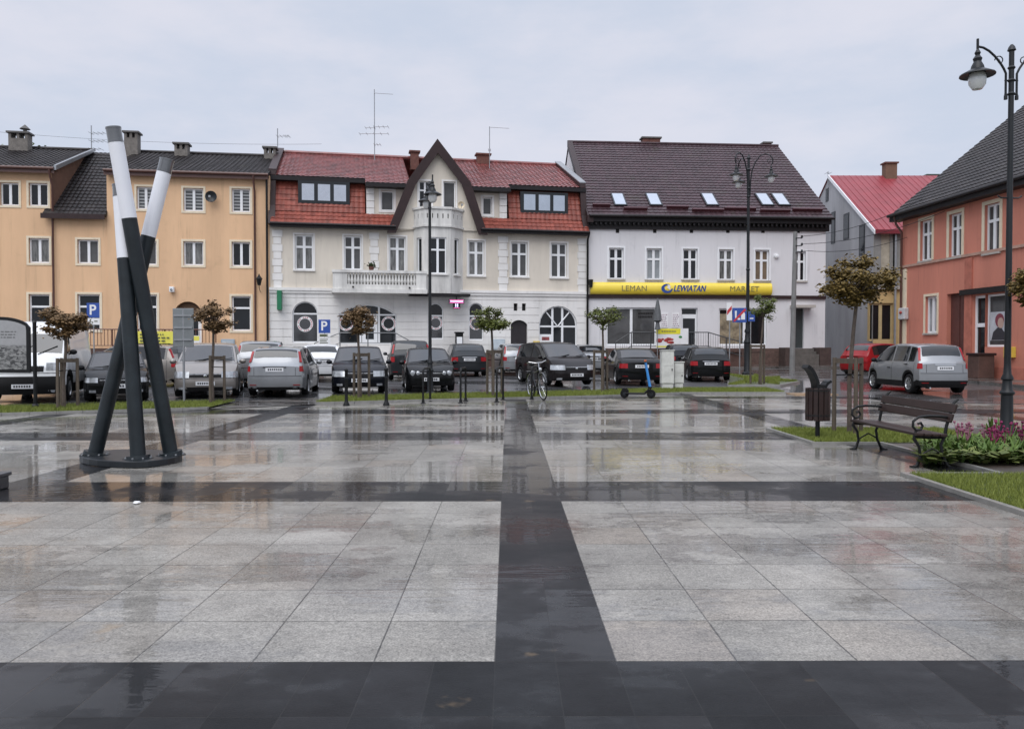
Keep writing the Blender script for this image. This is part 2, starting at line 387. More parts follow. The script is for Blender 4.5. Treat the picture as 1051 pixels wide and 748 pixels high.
# far grass island round the tall lamp
isl = [ground(748, 397), ground(800, 396.5), ground(818, 393), ground(800, 389), ground(775, 386.5), ground(748, 386)]
mbi = MB(); mbi.vprism([(p.x, p.y) for p in isl], 0.0, 1.0)
io = MB()
io.poly([(p.x, p.y, p.z + 0.07) for p in isl]); tag(io.build('verge', m_turf), 'turf island under the tall three armed lamp', None, None, 'structure')
ik = MB(); c0 = sum(isl, Vector()) / len(isl)
for a, b in zip(isl, isl[1:] + isl[:1]):
    ao, bo = a + (a - c0).normalized() * 0.15, b + (b - c0).normalized() * 0.15
    for q, z in ((0, 0.08),):
        ik.add([(a.x, a.y, a.z), (b.x, b.y, b.z), (bo.x, bo.y, bo.z), (ao.x, ao.y, ao.z), (a.x, a.y, a.z + z), (b.x, b.y, b.z + z), (bo.x, bo.y, bo.z + z), (ao.x, ao.y, ao.z + z)],
               [(0, 1, 2, 3), (4, 7, 6, 5), (0, 4, 5, 1), (1, 5, 6, 2), (2, 6, 7, 3), (3, 7, 4, 0)])
tag(ik.build('kerb', m_kerb), 'kerb ring round the turf island', None, None, 'structure')
# tactile strip at the end of the verge
m_tact = M('tactile_paving', (0.34, 0.22, 0.12), 0.5, coat=0.5)
tb = MB(); a = 9.45
tb.box(9.45, 10.9, 26.2, 27.2, 0.0, 0.03)
tag(tb.build('pavement', m_tact), 'yellowish tactile paving at the end of the verge', None, None, 'structure')
# beds on the right
def bed(name, pts, z, mat, label):
    mb = MB(); mb.poly([(x, y, z) for x, y in pts]); return tag(mb.build(name, mat), label, None, None, 'structure')
gp1 = [(5.02, 12.98), (8.2, 12.98), (8.2, 15.2), (5.02, 15.2)]
gp2 = [(4.92, -8), (20, -8), (20, 9.75), (4.92, 9.75)]
bed('lawn', gp1, 0.03, m_turf, 'small turf patch round the litter bin'); bed('lawn', gp2, 0.03, m_turf, 'lawn at the lower right in front of the flower bed')
bed('flower_bed', [(6.12, 9.82), (20, 9.82), (20, 15.2), (8.26, 15.2), (8.26, 12.92), (6.12, 12.92)], 0.028, m_soil, 'bare wet soil of the flower bed')
kb = MB()
for x0, x1, y0, y1 in ((4.95, 5.02, 12.92, 15.26), (5.02, 6.05, 12.92, 12.98), (5.02, 20, 15.2, 15.27), (6.05, 6.12, 9.82, 12.98), (4.85, 4.92, -8, 9.82), (4.92, 6.12, 9.75, 9.82)):
    kb.box(x0, x1, y0, y1, -0.01, 0.045)
tag(kb.build('kerb', m_kerb), 'thin pale edging round the lawn and the bench bay', None, None, 'structure')
# ------------------------------------------------------------------ grass blades
def grass(name, label, sampler, n, h0, h1, wd):
    P = np.array([sampler() for _ in range(n)])
    rs = np.random.RandomState(n)
    a = rs.rand(n) * 6.283; h = h0 + (h1 - h0) * rs.rand(n); ln = (rs.rand(n, 2) - 0.5) * 1.1
    dx, dy = np.cos(a) * wd, np.sin(a) * wd
    V = np.zeros((n, 3, 3))
    V[:, 0] = P + np.stack([-dx, -dy, 0 * a], 1); V[:, 1] = P + np.stack([dx, dy, 0 * a], 1)
    V[:, 2] = P + np.stack([ln[:, 0] * h, ln[:, 1] * h, h], 1)
    me = bpy.data.meshes.new(name); me.vertices.add(3 * n); me.vertices.foreach_set('co', V.ravel())
    me.loops.add(3 * n); me.loops.foreach_set('vertex_index', np.arange(3 * n)); me.polygons.add(n)
    me.polygons.foreach_set('loop_start', np.arange(0, 3 * n, 3)); me.polygons.foreach_set('loop_total', np.full(n, 3))
    me.update(); me.validate(); me.materials.append(m_grass)
    o = bpy.data.objects.new(name, me); COL.objects.link(o); return tag(o, label, 'grass', None, 'stuff')
U = random.uniform
grass('grass', 'wet short grass of the lawn in the lower right corner', lambda: (lambda x, y: (x, y, 0.028))(4.93 + 4.5 * random.random() ** 1.2, U(5.5, 9.73)), 60000, 0.03, 0.075, 0.004)
grass('grass', 'short grass round the litter bin post', lambda: (U(5.03, 8.2), U(12.99, 15.19), 0.028), 20000, 0.03, 0.08, 0.006)
def strip(x0, x1, wdt=(0.13, 2.1)):
    def f():
        x = U(x0, x1); y = ykerb(x) + U(*wdt); return (x, y, gz(x, y) + 0.05)
    return f
grass('grass', 'grass of the verge left of the paved crossing', strip(-16, -7.6), 26000, 0.04, 0.10, 0.008)
grass('grass', 'grass of the verge in front of the parked cars', strip(-5.3, 9.4), 42000, 0.04, 0.10, 0.008)
def inisl():
    while True:
        k = [random.random() ** 1.0 for _ in isl]; s = sum(k); p = sum((q * (x / s) for q, x in zip(isl, k)), Vector())
        q = random.choice(isl); t = random.random(); p = p * (1 - t) + q * t
        return (p.x, p.y, p.z + 0.065)
grass('grass', 'grass on the island under the tall lamp', inisl, 9000, 0.04, 0.11, 0.012)
# ------------------------------------------------------------------ building kit
class Facade:
    """a vertical plane: local x runs along it, local y into the house, z up"""
    def __init__(self, x, y, dx, dy):
        self.o = Vector((x, y, 0)); self.d = Vector((dx, dy, 0)).normalized(); self.n = Vector((-self.d.y, self.d.x, 0))
        self.rz = math.atan2(self.d.y, self.d.x)
    def px(self, u, v, off=0.0):
        r = ray(u, v); c = Vector((0, 0, CAM_H)); q = self.o + self.n * off
        t = (q - c).dot(self.n) / r.dot(self.n); p = c + r * t
        return ((p - self.o).dot(self.d), p.z)
    def rect(self, u0, v0, u1, v1, off=0.0):
        s0, za = self.px(u0, v0, off); s1, zb = self.px(u1, v0, off)
        um = (u0 + u1) / 2
        return (s0, s1, self.px(um, v1, off)[1], self.px(um, v0, off)[1])
def ssplit(r): return r[0], r[1], r[2], r[3]
def arc_pts(s0, s1, z1, rise, n=10):
    """points of an arch from (s0, z1-rise) over the crown to (s1, z1-rise)"""
    w = (s1 - s0) / 2; cx = (s0 + s1) / 2
    rad = (w * w + rise * rise) / (2 * rise); cz = z1 - rad
    a0 = math.atan2(z1 - rise - cz, -w); a1 = math.atan2(z1 - rise - cz, w)
    return [(cx + rad * math.cos(a0 + (a1 - a0) * i / n), cz + rad * math.sin(a0 + (a1 - a0) * i / n)) for i in range(n + 1)]
I4 = Matrix.Identity(4)
def wall_mb(mb, S0, S1, Z0, Z1, ops=(), T=I4, y=0.0, depth=0.22, grooves=(), mi=0):
    """wall front with real openings (s0, s1, z0, z1, rise), reveals and horizontal grooves"""
    ops = [tuple(o) + (0,) * (5 - len(o)) for o in ops]
    xs = sorted({S0, S1} | {min(max(o[k], S0), S1) for o in ops for k in (0, 1)})
    gs = [(g - 0.02, g + 0.02) for g in grooves if Z0 + 0.05 < g < Z1 - 0.05]
    zs = sorted({Z0, Z1} | {min(max(o[k], Z0), Z1) for o in ops for k in (2, 3)} | {g for q in gs for g in q})
    for a, b in zip(xs, xs[1:]):
        if b - a < 1e-5: continue
        for c, d in zip(zs, zs[1:]):
            if d - c < 1e-5: continue
            mx, mz = (a + b) / 2, (c + d) / 2
            if any(o[0] < mx < o[1] and o[2] < mz < o[3] for o in ops): continue
            g = any(q[0] < mz < q[1] for q in gs); yy = y + (0.03 if g else 0)
            mb.quad((a, yy, c), (b, yy, c), (b, yy, d), (a, yy, d), mi, T)
            if g:
                mb.quad((a, y, c), (b, y, c), (b, yy, c), (a, yy, c), mi, T); mb.quad((a, yy, d), (b, yy, d), (b, y, d), (a, y, d), mi, T)
    for s0, s1, z0, z1, rise in ops:
        mb.quad((s0, y, z0), (s1, y, z0), (s1, y + depth, z0), (s0, y + depth, z0), mi, T)
        zt = z1 - rise
        for s in (s0, s1): mb.quad((s, y, z0), (s, y + depth, z0), (s, y + depth, zt), (s, y, zt), mi, T)
        if rise:
            ap = arc_pts(s0, s1, z1, rise)
            for (a, za), (b, zb) in zip(ap, ap[1:]): mb.quad((a, y, za), (b, y, zb), (b, y + depth, zb), (a, y + depth, za), mi, T)
            k = len(ap) // 2
            for cx, pts in ((s0, ap[:k + 1]), (s1, ap[k:])):
                for p, q in zip(pts, pts[1:]): mb.add([(cx, y, z1), (p[0], y, p[1]), (q[0], y, q[1])], [(0, 1, 2)], mi, T)
        else: mb.quad((s0, y, z1), (s0, y + depth, z1), (s1, y + depth, z1), (s1, y, z1), mi, T)
g_dark = glassy('glass_dark', (0.010, 0.012, 0.014)); g_mid = glassy('glass_net_curtain', (0.07, 0.07, 0.07)); g_pale = glassy('glass_pale_blind', (0.27, 0.29, 0.30))
g_warm = glassy('glass_warm_curtain', (0.16, 0.12, 0.085)); g_sky = M('skylight_glass', (0.45, 0.48, 0.52), 0.08, 0.85, var=0.06)
m_blind = bpy.data.materials.new('glass_slat_blind'); m_blind.use_nodes = True
g_fold = M('glass_folded_curtain', (0.13, 0.13, 0.125), 0.08, var=0.75, scale=9, stretch=(1.6, 1.6, 0.21), spec=0.45)
def _bl():
    nt = m_blind.node_tree; b = nt.nodes['Principled BSDF']; nd, mt, mixc, noise, ramp = node_kit(nt)
    s = nd('SeparateXYZ'); nt.links.new(nd('TexCoord').outputs['Object'], s.inputs[0])
    f = mt('FRACT', mt('DIVIDE', s.outputs[2], 0.17))
    nt.links.new(mixc(ramp(f, 0.45, 0.55), (0.035, 0.037, 0.04), (0.30, 0.31, 0.31)), b.inputs['Base Color'])
    b.inputs['Roughness'].default_value = 0.06
_bl()
def window(parent, T, r, frame, pane, y=0.12, style='cross', rise=0, fw=0.055, sill=None, surround=None, sw=0.12, label=None, name='window', trans=None, mull=None, sproud=0.03):
    """frame mesh (ring, mullions) > pane, sill, window_surround"""
    s0, s1, z0, z1 = r[:4]
    mb = MB(); d = 0.06; e = 0.003
    W = s1 - s0; H = z1 - z0; zt = z1 - rise
    mb.box(s0 + e, s0 + fw, y, y + d, z0 + e, zt, 0, T); mb.box(s1 - fw, s1 - e, y, y + d, z0 + e, zt, 0, T)
    mb.box(s0 + fw, s1 - fw, y, y + d, z0 + e, z0 + fw, 0, T)
    if rise:
        ap = arc_pts(s0 + e, s1 - e, z1 - e, rise); bp_ = arc_pts(s0 + fw, s1 - fw, z1 - fw, max(0.05, rise - fw * 0.5))
        for i in range(len(ap) - 1): mb.prism([ap[i], bp_[i], bp_[i + 1], ap[i + 1]], y, y + d, 0, T)
    else: mb.box(s0 + fw, s1 - fw, y, y + d, z1 - fw, z1 - e, 0, T)
    cx = (s0 + s1) / 2; mw = fw * 0.85
    hs, vsx = [], []
    if style == 'cross': vsx = [cx]; hs = [z0 + H * 0.66]
    elif style == 'two': vsx = [cx]
    elif style == 'three': vsx = [s0 + W / 3, s0 + 2 * W / 3]
    elif style == 'trans': hs = [z0 + H * 0.66]
    elif style == 'shop': vsx = [s0 + W * 0.45]
    if trans is not None: hs = [trans]
    if mull is not None: vsx = mull
    for s in vsx: mb.box(s - mw, s + mw, y - 0.012, y + d - 0.01, z0 + fw, (z1 if not rise else z1 - 0.02) - fw, 0, T)
    for z in hs: mb.box(s0 + fw, s1 - fw, y - 0.006, y + d - 0.02, z - mw * 0.8, z + mw * 0.8, 0, T)
    fr = mb.build(name, frame, parent)
    if label: fr['label'] = label
    p = MB(); yy = y + d - 0.015
    if rise:
        ap = arc_pts(s0 + e, s1 - e, z1 - e, rise); p.poly([(s0 + e, yy, z0 + e), (s1 - e, yy, z0 + e)] + [(a, yy, b) for a, b in reversed(ap)], 0, T)
    else: p.quad((s0 + e, yy, z0 + e), (s1 - e, yy, z0 + e), (s1 - e, yy, z1 - e), (s0 + e, yy, z1 - e), 0, T)
    p.build('pane', pane, fr)
    if sill:
        q = MB(); q.box(s0 - 0.1, s1 + 0.1, -0.09, y - 0.005, z0 - 0.07, z0 + 0.012, 0, T); q.build('sill', sill, fr)
    if surround:
        q = MB(); a = -sproud
        q.box(s0 - sw, s0 - e, a, 0.004, z0 - (0 if sill else sw), z1 + sw, 0, T); q.box(s1 + e, s1 + sw, a, 0.004, z0 - (0 if sill else sw), z1 + sw, 0, T)
        q.box(s0 - e, s1 + e, a, 0.004, z1 + e, z1 + sw, 0, T)
        if not sill: q.box(s0 - e, s1 + e, a, 0.004, z0 - sw, z0 - e, 0, T)
        q.build('window_surround', surround, fr)
    return fr
def roof_sheet(name, mat, parent, s0, s1, p0, p1, course=0.36, wave=0.26, amp=0.03, step=0.03, T=I4, thick=0.12, s0t=None, s1t=None):
    """tiled pitch: real rolls and stepped courses, from eave p0=(y,z) to ridge p1"""
    s0t = s0 if s0t is None else s0t; s1t = s1 if s1t is None else s1t
    dy, dz = p1[0] - p0[0], p1[1] - p0[1]; L = math.hypot(dy, dz); ny, nz = -dz / L, dy / L
    nc = max(1, round(L / course)); per = 4; nw = max(1, int(round((s1 - s0) / wave))); mcol = nw * per
    vs, fs = [], []
    prof = [0.0, 0.6, 1.0, 0.6]
    for c in range(nc):
        for lo in (0, 1):
            t = (c + lo) / nc; h0 = step * (1 - lo) + 0.005
            a, b = s0 + (s0t - s0) * t, s1 + (s1t - s1) * t
            for i in range(mcol + 1):
                h = h0 + amp * prof[i % per]; x = a + (b - a) * i / mcol
                vs.append((x, p0[0] + dy * t + ny * h, p0[1] + dz * t + nz * h))
    n = mcol + 1
    for r in range(2 * nc - 1):
        for i in range(mcol): fs.append((r * n + i, r * n + i + 1, (r + 1) * n + i + 1, (r + 1) * n + i))
    mb = MB(); mb.add(vs, fs, 0, T)
    k = thick
    P = lambda s, q, h: (s, q[0] + ny * h, q[1] + nz * h)
    A = [P(s0, p0, -k), P(s1, p0, -k), P(s1t, p1, -k), P(s0t, p1, -k)]; B = [P(s0, p0, 0.004), P(s1, p0, 0.004), P(s1t, p1, 0.004), P(s0t, p1, 0.004)]
    mb.add(A + B, [(3, 2, 1, 0), (0, 1, 5, 4), (1, 2, 6, 5), (2, 3, 7, 6), (3, 0, 4, 7)], 0, T)
    return mb.build(name, mat, parent, recalc=False)
def chimney(parent, x, y, z0, z1, wx, wy, mat, cap, holes=True, pot=False, T=I4):
    mb = MB(); mb.box(x - wx / 2, x + wx / 2, y - wy / 2, y + wy / 2, z0, z1 - (0.28 if holes else 0.0), 0, T)
    if holes:
        for q in (-0.5, 0.0, 0.5): mb.box(x + q * (wx - 0.14) - 0.07, x + q * (wx - 0.14) + 0.07, y - wy / 2, y + wy / 2, z1 - 0.28, z1, 0, T)
    o = mb.build('chimney', mat, parent)
    c = MB(); c.box(x - wx / 2 - 0.09, x + wx / 2 + 0.09, y - wy / 2 - 0.09, y + wy / 2 + 0.09, z1 + 0.002, z1 + 0.1, 0, T)
    if pot: c.lathe([(0.1, z1 + 0.1), (0.1, z1 + 0.3), (0.28, z1 + 0.3), (0.02, z1 + 0.55)], 10, (x + wx * 0.25, y, 0))
    c.build('chimney_cap', cap, o)
    return o
def pipe(parent, pts, r, mat, name='downpipe', T=I4):
    mb = MB(); mb.tube(pts, r, 7, 0, T); return mb.build(name, mat, parent, smooth=True)
def railing(name, label, pts, h, mat, group=None, post=1.2, bars=None, rails=(0.15, 1.0), bar_r=0.012, ztop=None):
    """pts = floor points (world); parts: posts, handrail, bars"""
    root = thing(name, label, 'railing', pts[0], 0, group); o = Vector(pts[0]); pts = [Vector(p) - o for p in pts]
    hr = MB(); bb = MB()
    for f in rails: hr.tube([p + Vector((0, 0, h * f)) for p in pts], 0.032 if f == 1.0 else 0.022, 6)
    hr.build('handrail', mat, root, smooth=True)
    for a, b in zip(pts, pts[1:]):
        L = (b - a).length; n = max(1, round(L / post))
        for i in range(n + 1):
            if i == 0 and a is not pts[0]: continue
            p = a.lerp(b, i / n); q = MB(); q.tube([p, p + Vector((0, 0, h))], 0.03, 6); q.build('post', mat, root)
        if bars:
            k = int(L / bars)
            for i in range(1, k):
                p = a.lerp(b, i / k); bb.box(p.x - bar_r, p.x + bar_r, p.y - bar_r, p.y + bar_r, p.z + h * rails[0], p.z + h)
    if bars: bb.build('baluster', mat, root)
    return root
# ------------------------------------------------------------------ house materials
SV = (0.6, 0.6, 0.12)
m_yel = M('apricot_render', (0.68, 0.44, 0.26), 0.8, var=0.10, scale=1.2, stretch=SV, bump=0.1)
m_cream = M('cream_render', (0.63, 0.575, 0.49), 0.8, var=0.12, scale=1.0, stretch=SV, bump=0.1)
m_plast = M('white_render', (0.73, 0.715, 0.69), 0.8, var=0.10, scale=1.2, stretch=SV, bump=0.1)
m_grout = M('weathered_white_render', (0.62, 0.61, 0.58), 0.8, var=0.24, scale=1.6, stretch=(1.4, 1.4, 0.18), bump=0.1)
m_whw = M('cool_white_render', (0.66, 0.65, 0.66), 0.8, var=0.05, scale=0.8, stretch=SV, bump=0.08)
m_trimc = M('cream_trim', (0.72, 0.62, 0.46), 0.7, var=0.08)
m_pvc = M('white_plastic', (0.78, 0.79, 0.80), 0.35, var=0.03)
m_sillg = M('sill_stone', (0.42, 0.39, 0.35), 0.6, var=0.15)
m_rdark = M('dark_roof_tiles', (0.026, 0.022, 0.022), 0.5, var=0.5, scale=2.2, spec=0.25)
m_rbrn = M('plum_roof_tiles', (0.050, 0.027, 0.032), 0.45, var=0.16, scale=0.7, spec=0.3)
m_rred = M('red_roof_tiles', (0.19, 0.052, 0.047), 0.38, var=0.32, scale=1.4, coat=0.35, crough=0.2)
m_rora = M('orange_red_tiles', (0.22, 0.056, 0.038), 0.5, var=0.25, scale=1.6, spec=0.3)
m_fasc = M('brown_fascia', (0.030, 0.016, 0.016), 0.5, var=0.2, spec=0.3)
m_dfas = M('near_black_fascia', (0.012, 0.010, 0.011), 0.5, var=0.2, spec=0.3)
m_pipeb = M('brown_pipe', (0.10, 0.045, 0.035), 0.4, var=0.1)
m_brick = M('grey_brick', (0.16, 0.145, 0.13), 0.85, var=0.3, scale=6, bump=0.3)
m_rbrick = M('red_chimney_brick', (0.13, 0.055, 0.042), 0.85, var=0.3, scale=6, bump=0.3)
m_capm = M('concrete_cap', (0.11, 0.105, 0.10), 0.8)
m_plinth = M('brown_plinth', (0.085, 0.045, 0.035), 0.75, var=0.3, scale=2, bump=0.2)
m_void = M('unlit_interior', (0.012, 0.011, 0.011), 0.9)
m_zinc = M('zinc_flashing', (0.30, 0.31, 0.32), 0.35, 0.6)
# ================================================================== apricot terrace
A = Facade(-26.1, 41.0, 1, 0.14)
S_END = A.px(277, 250)[0]
zE, zR = 10.72, 12.85
apr = thing('apartment_house', 'long apricot rendered three storey house with white windows and dark tiled roof', 'house', A.o, A.rz)
sA, sB = A.px(54, 250)[0], A.px(110.5, 250)[0]
def ap_r(u0, v0, u1, v1): return A.rect(u0, v0, u1, v1)
wl = [(0, 187.5, 19.2, 211), (29.5, 188, 49, 211.5), (29.5, 244.5, 50.5, 270), (29.5, 302, 51, 339), (79.5, 246, 101, 270.5), (79.5, 302, 102.5, 339),
      (140.5, 192, 158.5, 215), (188.5, 193.5, 209, 217), (238, 194, 257, 218), (141, 247.5, 161, 272), (188.5, 248, 209, 272.5), (238, 248.5, 257, 273.5), (141, 302.5, 161.5, 339), (238, 304, 257.5, 339.5)]
wl += [(-24, 187.5, -5, 211), (-24, 244.5, -3, 270), (0 - 24, 302, -3, 339)]
rs_ = [ap_r(*q) for q in wl]
door = ap_r(179, 309.5, 207, 352); doorop = (door[0], door[1], door[2] - 1.2, door[3], 0.55)
mb = MB(); S_L = A.px(-60, 250)[0]
wall_mb(mb, S_L, sA, -0.2, zE - 0.05, [r for r in rs_ if r[1] < sA])
wall_mb(mb, sA, sB, -0.2, 8.6, [r for r in rs_ if sA < r[0] < sB])
wall_mb(mb, sB, S_END, -0.2, zE - 0.05, [r for r in rs_ if r[0] > sB] + [doorop], y=-0.06)
for s in (sB,): mb.quad((s, -0.06, -0.2), (s, 0.0, -0.2), (s, 0.0, zE), (s, -0.06, zE))
mb.quad((S_END, -0.06, -0.2), (S_END, 8, -0.2), (S_END, 8, zE), (S_END, -0.06, zE)); mb.quad((S_L, 0, -0.2), (S_L, 8, -0.2), (S_L, 8, zE), (S_L, 0, zE))
for s in (sA, sB): mb.add([(s, 0, 8.4), (s, 0, zE), (s, 5, zR - 0.1), (s, 5, 8.4)], [(0, 1, 2, 3)])
mb.add([(S_END, 0, zE - 0.1), (S_END, 5, zR - 0.12), (S_END, 8, zE)], [(0, 1, 2)])
mb.build('wall', m_yel, apr)
for i, (q, r) in enumerate(zip(wl, rs_)):
    pane = m_blind if i in (6, 7, 8) else random.choice([g_mid, g_dark, g_fold]) if q[1] > 240 and q[1] < 290 else g_dark
    dy = -0.06 if r[0] > sB else 0
    window(apr, Matrix.Translation((0, dy, 0)), r, m_pvc, pane, style='trans' if q[1] > 290 else 'two', surround=m_trimc, sw=0.11, sill=None, fw=0.075)
# recessed porch
p = MB(); p.quad((door[0], 0.16, door[2] - 1.2), (door[1], 0.16, door[2] - 1.2), (door[1], 0.16, door[3]), (door[0], 0.16, door[3])); p.build('porch_back', M('porch_brown', (0.10, 0.055, 0.03), 0.8), apr)
p = MB(); p.box(door[0] + 0.75, door[1] - 0.02, 0.08, 0.14, door[2] - 1.1, door[3] - 0.75); d_ = p.build('door', m_pvc, apr)
p = MB(); p.box(door[0] + 0.88, door[1] - 0.2, 0.074, 0.079, door[2] + 0.1, door[3] - 0.9); p.build('door_pane', g_dark, d_)
# roofs
for nm, a, b in (('roof', S_L, sA + 0.28), ('roof', sB - 0.02, S_END)):
    r_ = roof_sheet(nm, m_rdark, apr, a, b, (-0.45, zE - 0.02), (5.0, zR), T=I4)
    g = MB(); g.tube([(a, -0.5, zE - 0.06), (b, -0.5, zE - 0.06)], 0.075, 7); g.box(a, b, -0.42, -0.40, zE - 0.30, zE - 0.1); g.build('gutter', m_pipeb, r_)
    k = MB(); k.tube([(a, 5.0, zR + 0.06), (b, 5.0, zR + 0.06)], 0.11, 7); k.build('ridge', m_rdark, r_)
    k = MB(); k.quad((a, 5.02, zR - 0.02), (b, 5.02, zR - 0.02), (b, 10, zE), (a, 10, zE)); k.build('rear_pitch', m_rdark, r_)
    k = MB(); k.quad((a, -0.42, zE - 0.13), (b, -0.42, zE - 0.13), (b, 0.1, zE - 0.11), (a, 0.1, zE - 0.11)); k.build('soffit', m_fasc, r_)
v = MB(); v.prism([(0, 0), (0.16, 0), (0.16, 0.12), (0, 0.12)], 0, 1); 
r2 = roof_sheet('low_roof', m_rdark, apr, sA - 0.35, sB + 0.02, (-0.35, 8.35), (4.95, zR - 0.1), course=0.34, wave=0.24)
g = MB(); g.box(sA - 0.4, sB, -0.42, -0.36, 8.14, 8.4); g.build('fascia', m_fasc, r2)
v = MB()   # verge flashing of the left roof where it ends above the low roof
for a, c, q in ((sA + 0.28, -0.47, 0.14),):
    v.add([(a, c, zE - 0.14), (a + 0.12, c, zE - 0.14), (a + 0.12, 5.0, zR - 0.02), (a, 5.0, zR - 0.02), (a, c, zE + 0.1), (a + 0.12, c, zE + 0.1), (a + 0.12, 5.0, zR + 0.16), (a, 5.0, zR + 0.16)],
          [(0, 3, 2, 1), (4, 5, 6, 7), (0, 1, 5, 4), (1, 2, 6, 5), (2, 3, 7, 6), (3, 0, 4, 7)])
v.build('verge_flashing', m_zinc, apr)
v = MB(); v.quad((sA + 0.02, -0.02, 8.5), (sA + 0.02, 4.8, 12.6), (sA + 0.02, 4.8, zR - 0.1), (sA + 0.02, -0.02, zE - 0.1)); v.build('roof_cheek', M('cheek_board', (0.16, 0.085, 0.055), 0.8, var=0.2, scale=2), apr)
def on_roof(F, u, zb, y): return F.px(u, 200, y)[0]
for u, z1, wx, pot in ((21, 13.5, 1.0, True), (136, 13.75, 0.72, False), (187, 13.2, 0.72, False), (277.5, 13.15, 0.65, False)):
    chimney(apr, A.px(u, 150, 4.4)[0], 4.4, zE + 1.0, z1, wx, 0.6, m_brick, m_capm, True, pot)
for u in (55.5, 262):
    s = A.px(u, 250)[0]
    pipe(apr, [(s, -0.5, zE - 0.1), (s, -0.45, zE - 0.35), (s, -0.14, zE - 0.85), (s, -0.14, 1.6)], 0.055, m_pipeb)
s = S_END - 0.12; pipe(apr, [(s, -0.2, zE - 0.1), (s, -0.2, 0.4)], 0.06, m_black)
# band course + darker base
b = MB(); b.box(S_L, S_END, -0.10, -0.062, -0.1, 1.15); b.build('plinth', m_plinth, apr)
# wall things on the apricot house
def wdisc(F, u, v, off, name, label, cat, r, mat, tilt=0.0, arm=True):
    s, z = F.px(u, v, off); p = F.o + F.d * s + F.n * off; p.z = z
    root = thing(name, label, cat, p, F.rz)
    mb = MB(); mb.lathe([(0.001, 0.05), (r * 0.5, 0.035), (r * 0.85, -0.02), (r, -0.07), (r * 0.97, -0.075), (r * 0.5, 0.015), (0.001, 0.03)], 16, (0, -0.28, 0), axis='y')
    mb.build('dish', mat, root, smooth=True)
    q = MB(); q.tube([(0, 0, -0.1), (0, -0.2, 0)], 0.03, 6); q.tube([(0, -0.3, -r * 0.8), (0, -0.62, -0.06)], 0.015, 5); q.box(-0.05, 0.05, -0.70, -0.6, -0.1, 0.0); q.build('arm', m_steel, root)
    return root
wdisc(A, 218, 203, -0.06, 'satellite_dish', 'dark grey satellite dish between upper windows of the apricot house', 'satellite dish', 0.30, m_anthr)
def wall_box(F, u0, v0, u1, v1, off, d, name, label, cat, mat, bevel=0.02, group=None):
    s0, s1, z0, z1 = F.rect(u0, v0, u1, v1, off); p = F.o + F.d * ((s0 + s1) / 2) + F.n * off; p.z = z0
    root = thing(name, label, cat, p, F.rz, group)
    mb = MB(); w_ = (s1 - s0) / 2; mb.box(-w_, w_, -d, 0, 0, z1 - z0); o = mb.build('case', mat, root, bevel=bevel)
    return root, w_, z1 - z0
r_, w_, h_ = wall_box(A, 174.8, 294.5, 179.5, 300, -0.06, 0.25, 'security_camera', 'small white camera on the apricot wall above the porch', 'camera', m_pvc)
q = MB(); q.lathe([(0.05, -0.30), (0.06, -0.25)], 10, (0, 0, h_ * 0.4), axis='y'); q.build('lens', m_void, r_)
r_, w_, h_ = wall_box(A, 227, 348, 241, 360, -0.10, 0.06, 'notice_case', 'pale blue notice case on the apricot wall right of the porch', 'notice case', M('pale_blue_case', (0.30, 0.38, 0.44), 0.4))
q = MB(); q.box(-w_ + .06, w_ - .06, -0.068, -0.062, .06, h_ - .06); q.build('sheet', M('notice_paper', (0.42, 0.47, 0.50), 0.4, var=0.2, scale=7), r_)
# terrace in front of it
ty = -1.7
s0, zt = A.px(60, 357.5, ty); s1 = A.px(222, 357, ty)[0]
ter = thing('terrace', 'raised brown terrace along the apricot house front', 'terrace', A.o, A.rz)
mb = MB(); mb.box(s0, s1, ty, -0.11, zt - 0.28, zt); mb.build('deck', m_plinth, ter)
mb = MB(); mb.box(s0 + 0.1, s1 - 0.1, ty + 0.5, -0.105, 0.3, zt - 0.285); mb.build('base', m_void, ter)  # near-black block stands in for the darkness under the deck
for k in range(5):
    q = MB(); s = s0 + 0.2 + (s1 - s0 - 0.4) * k / 4; q.box(s - 0.12, s + 0.12, ty + 0.05, ty + 0.29, 0.2, zt - 0.283); q.build('pier', m_plinth, ter)
def Aw(s, off, z): p = A.o + A.d * s + A.n * off; return (p.x, p.y, z)
m_rail = M('rust_brown_rail', (0.11, 0.045, 0.03), 0.5)
railing('terrace_railing', 'brown barred railing on the terrace of the apricot house', [Aw(s0 + 0.03, ty + 0.05, zt), Aw(s1 - 0.03, ty + 0.05, zt)], A.px(140, 338, ty)[1] - zt, m_rail, bars=0.16)
# yellow banner on the railing
b0, b1, bz0, bz1 = A.rect(139.5, 340, 180, 356.5, ty - 0.02)
ban = thing('banner', 'yellow printed banner tied to the brown terrace railing', 'banner', Aw(b0, ty - 0.02, bz0), A.rz)
m_bany = M('banner_yellow', (0.72, 0.66, 0.10), 0.5, var=0.05); m_ink = M('print_ink', (0.09, 0.10, 0.05), 0.6)
mb = MB(); nx = 14
for i in range(nx):
    x0, x1 = (b1 - b0) * i / nx, (b1 - b0) * (i + 1) / nx
    yy = lambda x: -0.03 + 0.02 * math.sin(x * 5)
    mb.add([(x0, yy(x0), 0), (x1, yy(x1), 0), (x1, yy(x1), bz1 - bz0), (x0, yy(x0), bz1 - bz0)], [(0, 1, 2, 3)])
mb.build('cloth', m_bany, ban, smooth=True)
mb = MB(); random.seed(3)
for ln in range(4):
    x = 0.2
    z = (bz1 - bz0) * (0.8 - ln * 0.2)
    while x < (b1 - b0) * (0.85 if ln % 2 else 0.72):
        k = random.uniform(0.05, 0.22); mb.box(x, x + k, -0.058, -0.054, z - 0.035, z + 0.035); x += k + 0.06
mb.build('lettering', m_ink, ban)
